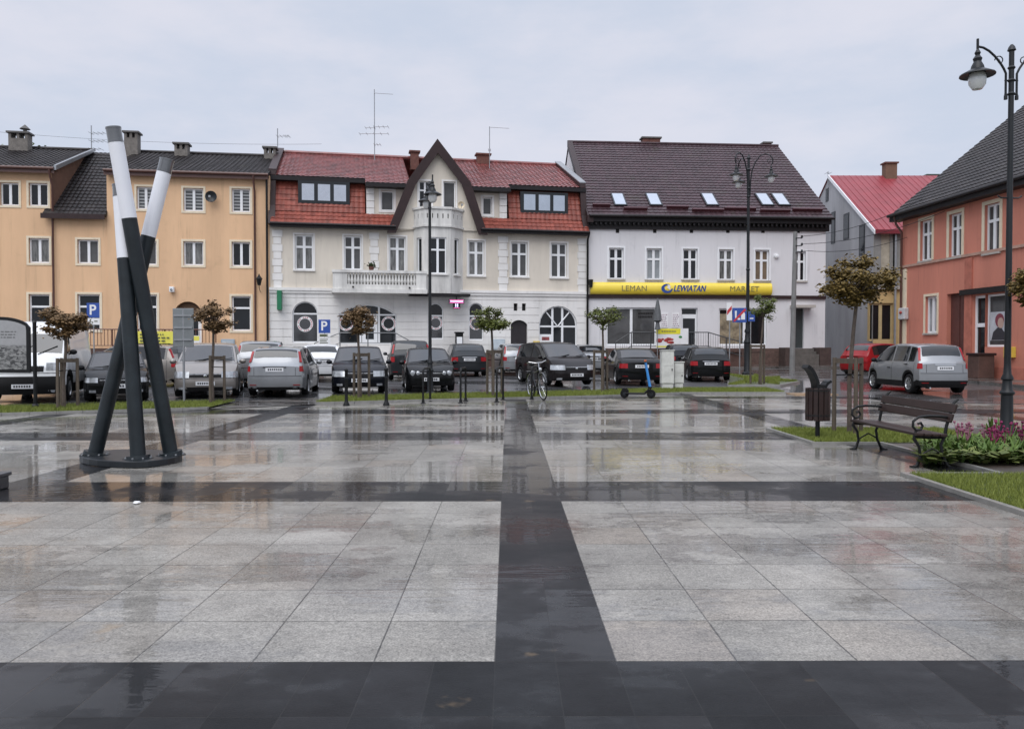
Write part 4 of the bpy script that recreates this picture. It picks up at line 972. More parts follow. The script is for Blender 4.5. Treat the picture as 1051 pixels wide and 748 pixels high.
q = gf3[1]; dd = MB(); dd.box(q[0] + .01, q[1] - .01, 0.13, 0.18, q[2] + .01, q[3] - 0.01); dr = dd.build('door', m_pvc, b3)
dd = MB(); dd.box(q[0] + .12, q[1] - .12, 0.12, 0.128, q[2] + .12, q[2] + 1.75); dd.box(q[0] + .06, q[1] - .06, 0.12, 0.128, q[3] - 0.36, q[3] - 0.06); dd.build('door_pane', g_dark, dr)
q = gf3[3]; dd = MB(); dd.box(q[0] + .01, q[1] - .01, 0.13, 0.18, q[2] + .01, q[3] - .01); dd.build('door', M('grey_green_door', (0.035, 0.045, 0.045), 0.5), b3)
q2 = MB(); s0_, s1_, z0_, z1_ = C.rect(810.5, 313.5, 832, 316.3); q2.box(s0_, s1_, -0.7, 0.0, z0_, z1_); q2.build('door_canopy', m_sillg, b3)
for k in range(3):
    q2 = MB(); s0_, s1_ = C.px(808.5, 350)[0], C.px(833, 350)[0]; zk = zg - 0.17 * k; q2.box(s0_ + .01, s1_ - .01, -0.36 - 0.32 * k, -0.062 - 0.32 * k, 0.0, zk - 0.003); q2.build('step', M('dark_step', (0.11, 0.10, 0.09), 0.7, var=0.3), b3)
for ua, ub in ((799, 807.5), (833.5, 845)):
    q2 = MB(); s0_, s1_ = C.px(ua, 350)[0], C.px(ub, 350)[0]; q2.box(s0_, s1_, -1.0, -0.065, 0.0, zg + 0.05); q2.build('stair_cheek', M('brown_cheek', (0.065, 0.042, 0.036), 0.8, var=0.3), b3)
t = MB(); s0_, s1_, z0_, z1_ = C.rect(606, 303, 847, 306.5); zb = C.px(720, 303)[1]; t.box(0.0, SC1, -0.12, 0.002, zb - 0.2, zb); t.build('brown_band', m_fasc, b3)
t = MB(); t.box(0.0, SC1 + .15, -0.14, 0.003, zE3 - 0.72, zE3 - 0.36); t.box(0.0, SC1 + .15, -0.42, 0.003, zE3 - 0.34, zE3 - 0.08)
for k in range(52): s = SC1 * (k + .5) / 52; t.box(s - .05, s + .05, -0.36, -0.145, zE3 - 0.5, zE3 - 0.345)
t.build('cornice', m_dfas, b3)
for u in (633.7, 672, 709.7, 747, 783, 819):
    s, z = C.px(u, 237.2); t = MB(); t.box(s - .1, s + .1, -0.012, 0.003, z - .11, z + .11); t.build('vent', m_void, b3)
rf = roof_sheet('roof', m_rbrn, b3, -0.05, SC1 + 0.25, (-0.5, zE3), (yR3, zR3), course=0.37, wave=0.30, amp=0.022, step=0.035)
k = MB(); k.quad((-0.05, yR3 + .02, zR3 - .02), (SC1 + .25, yR3 + .02, zR3 - .02), (SC1 + .25, 15.6, zE3), (-0.05, 15.6, zE3)); k.build('rear_pitch', m_rbrn, rf)
k = MB(); k.tube([(-0.05, yR3, zR3 + .05), (SC1 + .25, yR3, zR3 + .05)], 0.11, 7); k.build('ridge', m_rbrn, rf)
k = MB(); k.tube([(-0.02, -0.58, zE3 - .03), (SC1 + .25, -0.58, zE3 - .03)], 0.085, 7); k.build('gutter', m_dfas, rf)
sl3 = (zR3 - zE3) / (yR3 + 0.5); rv = Vector((0, 1, sl3)).normalized(); nv = Vector((0, -sl3, 1)).normalized()
def on3(s, z, h=0.0): y = -0.5 + (z - zE3) / sl3; return Vector((s, y, z)) + nv * h
def px3(u, v):
    y = 1.2
    for _ in range(8): s, z = C.px(u, v, y); y = -0.5 + (z - zE3) / sl3
    return s, z
for ua, ub in ((627.8, 638), (663.2, 673), (720, 729.8), (775.5, 786), (792, 804)):
    s0_, zt_ = px3(ua, 200.5); s1_, zb_ = px3(ub, 211.5); s0_, s1_ = s0_, s0_ + 0.62
    k = MB(); vs = [on3(s, z, h) for h in (-0.02, 0.12) for s, z in ((s0_ - .08, zb_ - .05), (s1_ + .08, zb_ - .05), (s1_ + .08, zt_ + .05), (s0_ - .08, zt_ + .05))]
    k.add(vs, [(0, 3, 2, 1), (4, 5, 6, 7), (0, 1, 5, 4), (1, 2, 6, 5), (2, 3, 7, 6), (3, 0, 4, 7)]); sk_ = k.build('roof_window', m_anthr, b3)
    k = MB(); k.add([on3(s, z, 0.126) for s, z in ((s0_, zb_), (s1_, zb_), (s1_, zt_), (s0_, zt_))], [(0, 1, 2, 3)]); k.build('pane', g_sky, sk_)
for ua, ub, v in ((608, 626, 212.5), (640, 664, 216), (684, 706, 214.5), (710, 742, 217.5), (743, 775, 216), (780, 810, 218), (813, 843, 217)):
    s0_, z_ = px3(ua, v); s1_ = px3(ub, v)[0]; k = MB(); vs = [on3(s, z, h) for h in (0.03, 0.22) for s, z in ((s0_, z_ - .04), (s1_, z_ - .04), (s1_, z_ + .04), (s0_, z_ + .04))]
    k.add(vs, [(0, 3, 2, 1), (4, 5, 6, 7), (0, 1, 5, 4), (1, 2, 6, 5), (2, 3, 7, 6), (3, 0, 4, 7)]); k.build('snow_guard', M('maroon_guard', (0.06, 0.015, 0.02), 0.5), b3)
chimney(b3, C.px(668, 148, yR3 + .3)[0], yR3 + .4, zR3 - .6, 15.72, 1.2, 0.6, m_rbrick, m_capm, False); chimney(b3, C.px(787, 152, yR3 + .3)[0], yR3 + .4, zR3 - .6, 15.55, 0.5, 0.5, m_rbrick, m_capm, False)
k = MB(); k.add([(-0.12, -0.5, zE3 + .0), (0.22, -0.5, zE3 + .0), (0.22, yR3, zR3 + .14), (-0.12, yR3, zR3 + .14), (-0.12, -0.5, zE3 - .4), (0.22, -0.5, zE3 - .4), (0.22, yR3, zR3 - .3), (-0.12, yR3, zR3 - .3)], [(0, 1, 2, 3), (4, 7, 6, 5), (0, 4, 5, 1), (1, 5, 6, 2), (2, 6, 7, 3), (3, 7, 4, 0)]); k.build('verge_board', m_fasc, b3)
k = MB(); s, z = C.px(796.5, 263); k.lathe([(0.001, -0.18), (0.12, -0.14), (0.15, -0.02), (0.15, 0)], 10, (s, 0, z), axis='y'); k.build('alarm_box', m_pvc, b3)
# yellow fascia sign
s0_, s1_, z0_, z1_ = C.rect(606, 290, 792, 302.6, -0.2)
sg = thing('shop_sign', 'long yellow shop sign with blue lettering across the white facade', 'sign', C.o + C.d * ((s0_ + s1_) / 2) + C.n * -0.02 + Vector((0, 0, z0_)), C.rz)
w_, h_ = (s1_ - s0_) / 2, z1_ - z0_; m_sy = M('sign_yellow', (0.84, 0.64, 0.06), 0.35, var=0.04, coat=0.3); m_sb = M('sign_blue', (0.015, 0.06, 0.27), 0.4); m_sg = M('sign_grey', (0.20, 0.18, 0.07), 0.5)
k = MB(); n = 8; pr = [(-0.22 * math.sin(math.pi * i / n) - 0.02, h_ * (1 - math.cos(math.pi * i / n)) / 2) for i in range(n + 1)]
pr = [(0, 0)] + [(y - 0.06, z) for y, z in pr] + [(0, h_)]
k.add([(-w_, y, z) for y, z in pr] + [(w_, y, z) for y, z in pr], [(i, i + 1, i + 1 + len(pr), i + len(pr)) for i in range(len(pr) - 1)] + [tuple(range(len(pr))), tuple(range(2 * len(pr) - 1, len(pr) - 1, -1))])
k.build('sign_case', m_sy, sg, smooth=True)
def sgx(u): return C.px(u, 296, -0.3)[0] - (s0_ + s1_) / 2
yt = -0.308; rotx = (R(90), 0, 0)
text_mesh('lettering', 'LEMAN', 0.44, m_sg, sg, (sgx(651), yt, h_ * 0.48), rotx, 0.0, sx=1.08); text_mesh('lettering', 'MARKET', 0.44, m_sg, sg, (sgx(764), yt, h_ * 0.48), rotx, 0.0, sx=1.06)
for q_ in (-0.012, 0.0, 0.012): text_mesh('lettering', 'LEWIATAN', 0.5, m_sb, sg, (sgx(707.5) + q_, yt - 0.001 * (q_ > 0), h_ * 0.49 + q_ * 0.4), rotx, 0.0, shear=0.25, sx=0.76)
k = MB(); cx, cz = sgx(684.5), h_ * 0.5
for i in range(20):
    a0, a1 = R(60) + R(300) * i / 20, R(60) + R(300) * (i + 1) / 20
    wd = lambda t: 0.05 + 0.11 * math.sin(math.pi * t)
    P = lambda q, t: (cx + q * math.cos(t) * 1.25, yt, cz + q * math.sin(t))
    t0, t1 = i / 20, (i + 1) / 20
    k.quad(P(0.27, a0), P(0.27, a1), P(0.27 - wd(t1), a1), P(0.27 - wd(t0), a0))
k.build('emblem', m_sb, sg)
k = MB(); k.prism([(cx + .02, cz + .02), (cx + .18, cz - .08), (cx + .2, cz + .16), (cx + .05, cz + .24)], yt - .004, yt); k.build('emblem', m_white, sg)
# posters on the wall
for ua, ub, lab in ((678, 685.5, 'left of two white price posters by the shop door'), (689.5, 697, 'right of two white price posters by the shop door')):
    r_, w_, h_ = wall_box(C, ua, 321, ub, 336, 0.0, 0.03, 'poster', lab, 'poster', m_white, 0.0, 'posters by the shop door')
    k = MB()
    for j in range(7):
        x = -w_ + 0.05
        while x < w_ - 0.1: q = U(.03, .09); k.box(x, x + q, -0.034, -0.031, 0.07 + j * h_ / 8, 0.12 + j * h_ / 8); x += q + .04
    k.build('lettering', M('poster_ink', (0.3, 0.2, 0.25), 0.6, var=0.6), r_)
# forecourt of the market: landing, railing, advert panel
zl = zg
lf = thing('shop_terrace', 'dark raised landing along the market shop front', 'terrace', C.o, C.rz)
s0_, s1_ = C.px(641, 360, -1.6)[0], C.px(764, 360, -1.6)[0]; k = MB(); k.box(s0_, s1_, -1.6, -0.065, zl - 0.2, zl - 0.005); k.build('deck', m_plinth, lf); k = MB(); k.box(s0_ + .1, s1_ - .1, -1.5, -0.07, 0.1, zl - 0.21); k.build('base', m_plinth, lf)
def Cw(s, off, z): p = C.o + C.d * s + C.n * off; return (p.x, p.y, z)
m_rg = M('dark_rail', (0.04, 0.042, 0.045), 0.45)
hr3 = C.px(700, 341, -1.6)[1] - zl
railing('shop_railing', 'dark metal railing along the market landing', [Cw(C.px(632, 350, -1.6)[0], -1.6, zl - .55), Cw(C.px(648, 350, -1.6)[0], -1.6, zl), Cw(C.px(727, 350, -1.6)[0], -1.6, zl), Cw(C.px(764, 350, -1.6)[0], -1.6, zl - 0.6)], hr3, m_rg, bars=0.14, bar_r=0.006)
s0_, s1_, z0_, z1_ = C.rect(673.5, 337, 706.5, 356.5, -1.75)
ad = thing('advert_panel', 'white advert panel with yellow heading and red food picture before the shop', 'advert', Cw((s0_ + s1_) / 2, -1.72, z0_), C.rz); w_, h_ = (s1_ - s0_) / 2, z1_ - z0_
k = MB(); k.box(-w_, w_, -.05, 0, 0, h_); k.build('panel', m_white, ad)
k = MB(); k.box(-w_ + .01, w_ * 0.5, -.056, -.052, h_ * 0.70, h_ - .01); k.box(-w_ + .01, w_ - .01, -.056, -.052, .01, h_ * .08); k.build('heading', M('advert_yellow', (0.72, 0.66, 0.03), 0.5), ad)
k = MB(); random.seed(5)
for j in range(10): vs, fs = blob(U(.08, .2), .008, U(.05, .1), (-w_ * .45 + U(-.35, .4), -.056, h_ * .33 + U(-.1, .12))); k.add(vs, fs)
k.build('food_picture', M('food_red', (0.32, 0.035, 0.03), 0.5, var=0.6, scale=5), ad)
k = MB(); vs, fs = blob(.1, .008, .07, (w_ * .5, -.056, h_ * .55)); k.add(vs, fs); k.build('leaf_mark', M('leaf_green', (0.03, 0.22, 0.06), 0.5), ad)
k = MB(); x = -w_ + .3
while x < w_ * .2: q = U(.05, .1); k.box(x, x + q, -.06, -.0565, h_ * .8, h_ * .88); x += q + .03
k.build('lettering', m_sg, ad)
s0_, zt_ = C.px(675, 306, -2.1); zb_ = C.px(675, 372, -2.1)[1]
um = thing('closed_parasol', 'folded grey parasol standing before the market wall', 'parasol', Cw(s0_, -2.1, gz(*Cw(s0_, -2.1, 0)[:2])), 0); H = zt_ - um.location.z
k = MB(); k.tube([(0, 0, 0), (0, 0, H)], .025, 8); k.lathe([(.001, 0), (.3, 0), (.3, .06), (.04, .1)], 14); k.build('pole', m_steel, um)
k = MB(); k.lathe([(.03, H), (.09, H - .25), (.17, H - .7), (.24, H - 1.25), (.10, H - 1.35), (.16, H - 1.75), (.05, H - 1.7)], 9); k.build('canopy', M('parasol_grey', (0.10, 0.105, 0.11), 0.7, var=0.3), um, smooth=True)
# ================================================================== red roofed house behind
D = Facade(22.9, 50.0, 1, 0.0)
b4 = thing('grey_gabled_house', 'narrow house with grey gable wall and bright red sheet roof', 'house', D.o, D.rz)
zE4, zR4, yR4 = 9.1, 13.75, 6.9
m_gry = M('grey_cement', (0.36, 0.36, 0.37), 0.85, var=0.22, scale=0.9, stretch=SV, bump=0.15)
k = MB(); k.add([(0, 0, -.2), (0, 13.8, -.2), (0, 13.8, zE4), (0, yR4, zR4), (0, 0, zE4)], [(0, 1, 2, 3, 4)]); k.build('gable_wall', m_gry, b4)
G4 = Facade(22.9, 63.8, 0, -1)
for u0, v0, u1, v1 in ((847.7, 193.5, 850.6, 207), (853.3, 217.5, 857.6, 250), (866, 219, 871.8, 246), (882, 231, 888, 262)):
    a, b_, c_, d_ = G4.rect(u0, v0, u1, v1); k = MB(); k.box(-0.02, 0.003, 13.8 - b_, 13.8 - a, c_, d_); fr = k.build('window', m_anthr, b4); k = MB(); k.box(-0.032, -0.023, 13.8 - b_ + .12, 13.8 - a - .12, c_ + .12, d_ - .12); k.build('pane', g_dark, fr)
shop = D.rect(892, 311, 917, 350); up4 = [D.rect(935, 246, 948, 275)]
zy = D.px(905, 297)[1]
k = MB(); wall_mb(k, 0.0, 9, zy + .14, zE4 - .05, up4); k.build('wall', M('beige_wall', (0.36, 0.33, 0.26), 0.85, var=0.2), b4)
k = MB(); wall_mb(k, 0.0, 9, -.2, zy, [shop]); k.build('shop_front', M('ochre_front', (0.52, 0.37, 0.17), 0.8, var=0.1), b4)
window(b4, I4, shop, M('ochre_frame', (0.46, 0.36, 0.19), 0.6), g_dark, style='two', fw=0.12)
k = MB(); k.box(0, 9, -.2, .003, zy + .002, zy + .138); k.build('string_course', m_sillg, b4)
k = MB(); a, b_ = D.px(887, 330)[0], D.px(892, 330)[0]
for s in (0.02, D.px(898, 290)[0] + .9, D.px(917.5, 290)[0] - .1): k.box(s, s + .42, -.06, .002, zy + .14, zE4 - .25)
k.build('pilaster', M('grey_pilaster', (0.22, 0.22, 0.21), 0.8), b4)
m_rsheet = M('red_sheet_roof', (0.24, 0.034, 0.042), 0.45, var=0.16, scale=1.0, spec=0.35)
k = MB(); k.add([(-.1, -.4, zE4 - .27), (9, -.4, zE4 - .27), (9, yR4, zR4), (-.1, yR4, zR4), (-.1, -.4, zE4 - .37), (9, -.4, zE4 - .37), (9, yR4, zR4 - .1), (-.1, yR4, zR4 - .1)], [(0, 1, 2, 3), (4, 7, 6, 5), (0, 4, 5, 1), (1, 5, 6, 2), (2, 6, 7, 3), (3, 7, 4, 0)])
dv_ = Vector((0, yR4 + .4, zR4 - zE4 + .27)); 
for j in range(22): s = .1 + j * .42; k.add([(s, -.4, zE4 - .27), (s + .03, -.4, zE4 - .27), (s + .03, yR4, zR4), (s, yR4, zR4), (s, -.42, zE4 - .252), (s + .03, -.42, zE4 - .252), (s + .03, yR4, zR4 + .018), (s, yR4, zR4 + .018)], [(4, 5, 6, 7), (0, 1, 5, 4), (1, 2, 6, 5), (3, 0, 4, 7)])
rf = k.build('roof', m_rsheet, b4)
k = MB(); k.quad((-.1, yR4 + .01, zR4), (9, yR4 + .01, zR4), (9, 14.2, zE4 - .3), (-.1, 14.2, zE4 - .3)); k.build('rear_pitch', m_rsheet, rf)
k = MB(); k.box(-.1, 9, -.46, -.41, zE4 - .5, zE4 - .24); k.build('gutter', M('maroon_gutter', (0.16, 0.02, 0.03), 0.4), rf)
k = MB(); k.add([(-.16, -.42, zE4 - .26), (-.10, -.42, zE4 - .26), (-.10, yR4, zR4 + .06), (-.16, yR4, zR4 + .06), (-.16, -.42, zE4 - .52), (-.1, -.42, zE4 - .52), (-.1, yR4, zR4 - .2), (-.16, yR4, zR4 - .2)], [(0, 1, 2, 3), (4, 7, 6, 5), (0, 4, 5, 1), (1, 5, 6, 2), (2, 6, 7, 3), (3, 7, 4, 0)]); k.build('verge_board', m_pvc, b4)
chimney(b4, D.px(911.5, 182, yR4)[0], yR4 - .2, zR4 - .6, 14.5, .8, .6, M('tan_brick', (0.15, 0.085, 0.055), 0.85), m_rbrick, False)
pipe(b4, [(D.px(918, 260)[0], -.15, zE4 - .4), (D.px(918, 260)[0], -.15, .4)], .07, m_zinc)
# dark roofed house far behind
b5 = thing('far_house', 'mossy dark roof of a house rising behind the red sheet roof', 'house', (34.5, 62, 0), 0)
k = MB(); k.box(-5, 9, 0, 8, -.2, 10.5); k.build('wall', m_gry, b5); k = MB(); k.prism([(-5.3, 10.4), (9.3, 10.4), (9.3, 14.9), (-2.2, 14.9)], -.3, 8.3); k.build('roof', M('moss_roof', (0.035, 0.04, 0.03), 0.7, var=0.4), b5)
# ================================================================== orange house on the right
E = Facade(19.76, 40.0, 0.07, -1)
b6 = thing('orange_house', 'salmon orange house with white windows and a wide dark tiled roof', 'house', E.o, E.rz)
m_or = M('salmon_render', (0.535, 0.20, 0.138), 0.8, var=0.13, scale=1.0, stretch=SV, bump=0.12)
zE6 = 8.2; SE1 = 14.0; r = E.rect
up6 = [r(944.8, 226, 956.8, 267.5), r(974.5, 219, 987.5, 264), r(1011, 209, 1026.5, 259.5)]
up6 += [(up6[2][0] + 2.6 + 2.6 * i, up6[2][1] + 2.6 + 2.6 * i, up6[2][2], up6[2][3]) for i in range(2)]
gw6 = r(950, 304, 962, 342); dr6 = r(998.6, 302, 1034, 382)
zb6 = gz(20.3, 33) - .05
drop = (dr6[0], r(998.6, 332, 1011, 383)[1], r(1004, 332, 1008, 383.5)[2], dr6[3]); shopw = (drop[1], r(1011, 302, 1036, 356)[1], r(1022, 302, 1034, 356)[2], dr6[3])
rec6 = r(972, 301, 990, 381)
k = MB(); zs6 = r(965, 265.5, 985, 290)[3]
wall_mb(k, 0.0, SE1, zs6, zE6 - .1, up6); wall_mb(k, 0.0, SE1, -.2, zs6, [gw6, drop, shopw, rec6], depth=.25)
k.quad((0, 0, -.2), (0, 14, -.2), (0, 14, zE6), (0, 0, zE6)); k.add([(0, 0, zE6 - .15), (0, 14, zE6 - .15), (0, 7, zE6 + 5.9)], [(0, 1, 2)]); k.quad((SE1, 0, -.2), (SE1, 14, -.2), (SE1, 14, zE6), (SE1, 0, zE6))
k.build('wall', m_or, b6)
for q in up6: window(b6, I4, q, m_pvc, g_mid, style='cross', surround=m_trimc, sw=.16, sill=m_sillg, fw=.09)
window(b6, I4, gw6, m_pvc, g_pale, style='two', fw=.1, surround=m_trimc, sw=.12, sill=m_sillg)
k = MB(); q = rec6; k.quad((q[0], .2, q[2]), (q[1], .2, q[2]), (q[1], .2, q[3]), (q[0], .2, q[3])); k.box((q[0] + q[1]) / 2 - .03, (q[0] + q[1]) / 2 + .03, .17, .2, q[2], q[3]); k.build('door', M('brown_gate', (0.10, 0.035, 0.028), 0.6, var=0.2), b6)
window(b6, I4, shopw, m_pvc, g_mid, style='none', fw=.09)
fr = window(b6, I4, drop, m_pvc, g_dark, style='none', fw=.12, trans=drop[2] + (drop[3] - drop[2]) * .62, name='door')
t = MB(); t.box(0, SE1, -.08, .002, zs6 - .06, zs6 + .06); t.build('string_course', M('pale_band', (0.42, 0.26, 0.2), 0.8, var=0.2), b6)
t = MB(); t.box(0, SE1, -.05, .002, -.1, .75); t.build('plinth', M('brick_band', (0.42, 0.14, 0.095), 0.8, var=0.2), b6)
t = MB(); q = r(988, 295, 1040, 301.5); t.box(q[0], q[1], -.16, .003, q[2] + .03, q[3]); t.build('shop_header', m_dfas, b6)
t = MB(); t.box(-.02, .45, -.05, .002, .75, zs6 - .12); t.build('pilaster', m_trimc, b6)
t = MB()
for q in (r(991, 300, 998.4, 381),): t.box(q[0], q[1], -.06, .002, .75, zs6 - .13)
t.build('pilaster', M('brick_band', (0.42, 0.14, 0.095)), b6)
rf = roof_sheet('roof', m_rdark, b6, -.35, SE1 + .4, (-.5, zE6 - .05), (7, zE6 + 6.0), course=.36, wave=.26, amp=.028)
k = MB(); k.quad((-.35, 7.02, zE6 + 5.95), (SE1, 7.02, zE6 + 5.95), (SE1, 14.4, zE6 - .2), (-.35, 14.4, zE6 - .2)); k.build('rear_pitch', m_rdark, rf)
k = MB(); k.tube([(-.35, -.58, zE6 - .05), (SE1 + .3, -.58, zE6 - .05)], .085, 7); k.box(-.35, SE1, -.5, -.42, zE6 - .34, zE6 - .1); k.box(-.35, SE1, -.42, .05, zE6 - .34, zE6 - .28); k.build('gutter', m_dfas, rf)
pipe(b6, [(.12, -.5, zE6 - .12), (.12, -.42, zE6 - .5), (.12, -.12, zE6 - .9), (.12, -.12, .4)], .06, m_pipeb)
# portrait poster inside the shop window: a plain dark haired head and shoulders
po = thing('poster', 'large poster with a red haired portrait in the orange house shop window', 'poster', E.o + E.d * ((shopw[0] + shopw[1]) / 2) + E.n * .09 + Vector((0, 0, shopw[2])), E.rz)
w_ = (shopw[1] - shopw[0]) / 2 - .18; h_ = shopw[3] - shopw[2]; a = h_ * .12
k = MB(); k.box(-w_, w_, 0, .012, a, h_ * .66); k.build('sheet', M('poster_paper', (0.42, 0.43, 0.46), 0.4, var=0.25, scale=2, coat=1), po)
def disc(mb, cx, cz, rx, rz, y):
    mb.poly([(cx + rx * math.cos(2 * math.pi * i / 18), y, cz + rz * math.sin(2 * math.pi * i / 18)) for i in range(18)])
k = MB(); disc(k, 0.05, h_ * .50, w_ * .5, h_ * .13, -.004); k.build('hair', M('print_hair', (0.20, 0.04, 0.06), .4), po)
k = MB(); disc(k, 0.12, h_ * .45, w_ * .34, h_ * .10, -.008); k.build('face', M('print_skin', (0.42, 0.27, 0.21), .4, coat=1), po)
k = MB(); k.poly([(-w_ * .8, -.006, a + .02), (w_ * .8, -.006, a + .02), (w_ * .7, -.006, h_ * .26), (w_ * .25, -.006, h_ * .37), (-w_ * .1, -.006, h_ * .37), (-w_ * .6, -.006, h_ * .28)]); k.build('shoulders', M('print_dark', (0.03, 0.028, 0.035)), po)
r_, w_, h_ = wall_box(E, 926.5, 316, 933, 328, 0.0, .25, 'alarm_box', 'round topped pale alarm box at the far corner of the orange house', 'alarm box', M('pale_plastic', (.5, .5, .5), .5), .05)
k = MB(); vs, fs = blob(.1, .06, .08, (0, -.27, h_ * .6)); k.add(vs, fs); k.build('beacon', M('beacon_red', (.35, .04, .03), .3), r_)
r_, w_, h_ = wall_box(E, 1037, 356, 1043, 367, 0.0, .3, 'letter_box', 'yellow letter box on the orange wall right of the shop window', 'letter box', M('post_yellow', (0.62, 0.45, 0.07)))
k = MB(); k.box(-w_ + .05, w_ - .05, -.31, -.3, h_ * .7, h_ * .78); k.build('slot', m_void, r_)
# ================================================================== cars
m_cglass = M('car_glass', (0.012, 0.014, 0.016), 0.03, var=0.3, scale=1.5, spec=0.8)
m_trim = M('black_plastic', (0.008, 0.008, 0.0085), 0.5, spec=0.2)
m_rim = M('alloy_rim', (0.45, 0.46, 0.47), 0.3, 0.8)
m_lamp = M('headlamp_glass', (0.46, 0.48, 0.50), 0.12, 0.35, var=0.3, scale=9, coat=1)
m_tail = M('tail_lamp', (0.30, 0.008, 0.012), 0.25, var=0.2, spec=0.4)
m_plate = M('number_plate', (0.66, 0.67, 0.68), 0.4, var=0.03)
m_pink = M('plate_ink', (0.03, 0.03, 0.035), 0.5)
m_chrome = M('chrome', (0.6, 0.61, 0.62), 0.12, 0.95, var=0.02)
def paint(name, rgb, metal=0.0): return M(name, rgb, 0.4, metal, var=0.05, scale=2, coat=0.7 if sum(rgb) > .3 else 0.42, crough=0.02, spec=0.5 if sum(rgb) > .3 else 0.1)
P_BLK = paint('black_paint', (0.004, 0.0045, 0.005)); P_DBL = paint('blue_black_paint', (0.004, 0.005, 0.009)); P_GRY = paint('graphite_paint', (0.025, 0.028, 0.031), .2); P_SIL = paint('silver_paint', (0.27, 0.28, 0.29), .55)
P_CHA = paint('champagne_paint', (0.235, 0.215, 0.195), .5); P_WHT = paint('white_car_paint', (0.70, 0.71, 0.72), 0); P_RED = paint('red_paint', (0.24, 0.010, 0.012), .0); P_VAN = paint('van_white', (0.68, 0.69, 0.69), 0); P_WIN = paint('dark_red_paint', (0.12, 0.012, 0.02), .3); P_BRN = paint('plum_black_paint', (0.009, 0.007, 0.0075))
PROF = {
 'hatch': ([(0, .60), (.012, .66), (.03, .70), (.10, .90), (.14, .955), (.28, .995), (.44, 1.0), (.55, .975), (.76, .665), (.80, .64), (.93, .565), (.985, .50), (1, .44)], (.14, .05), (.555, .765)),
 'wagon': ([(0, .58), (.012, .64), (.03, .69), (.075, .91), (.10, .955), (.25, .99), (.45, 1.0), (.56, .97), (.75, .665), (.79, .64), (.93, .565), (.985, .50), (1, .44)], (.10, .04), (.565, .755)),
 'mpv': ([(0, .58), (.012, .63), (.03, .66), (.08, .92), (.11, .96), (.28, .995), (.48, 1.0), (.60, .965), (.82, .645), (.86, .62), (.95, .54), (.988, .47), (1, .42)], (.11, .04), (.605, .825)),
 'suv': ([(0, .60), (.01, .65), (.025, .69), (.065, .91), (.10, .965), (.25, .995), (.45, 1.0), (.56, .97), (.73, .68), (.78, .655), (.94, .59), (.985, .53), (1, .46)], (.09, .03), (.565, .735)),
 'sedan': ([(0, .58), (.012, .66), (.03, .69), (.14, .715), (.18, .73), (.32, .945), (.36, .97), (.45, 1.0), (.52, .99), (.60, .955), (.76, .68), (.80, .65), (.94, .565), (.985, .50), (1, .44)], (.33, .175), (.60, .765)),
 'van': ([(0, .86), (.012, .94), (.03, .975), (.10, 1.0), (.60, 1.0), (.70, .99), (.755, .955), (.80, .85), (.895, .56), (.915, .535), (.97, .485), (.99, .45), (1, .39)], None, (.795, .895)),
}
def lerp_prof(pr, x):
    for (a, b), (c, d) in zip(pr, pr[1:]):
        if x <= c: return b + (d - b) * (x - a) / (c - a)
    return pr[-1][1]
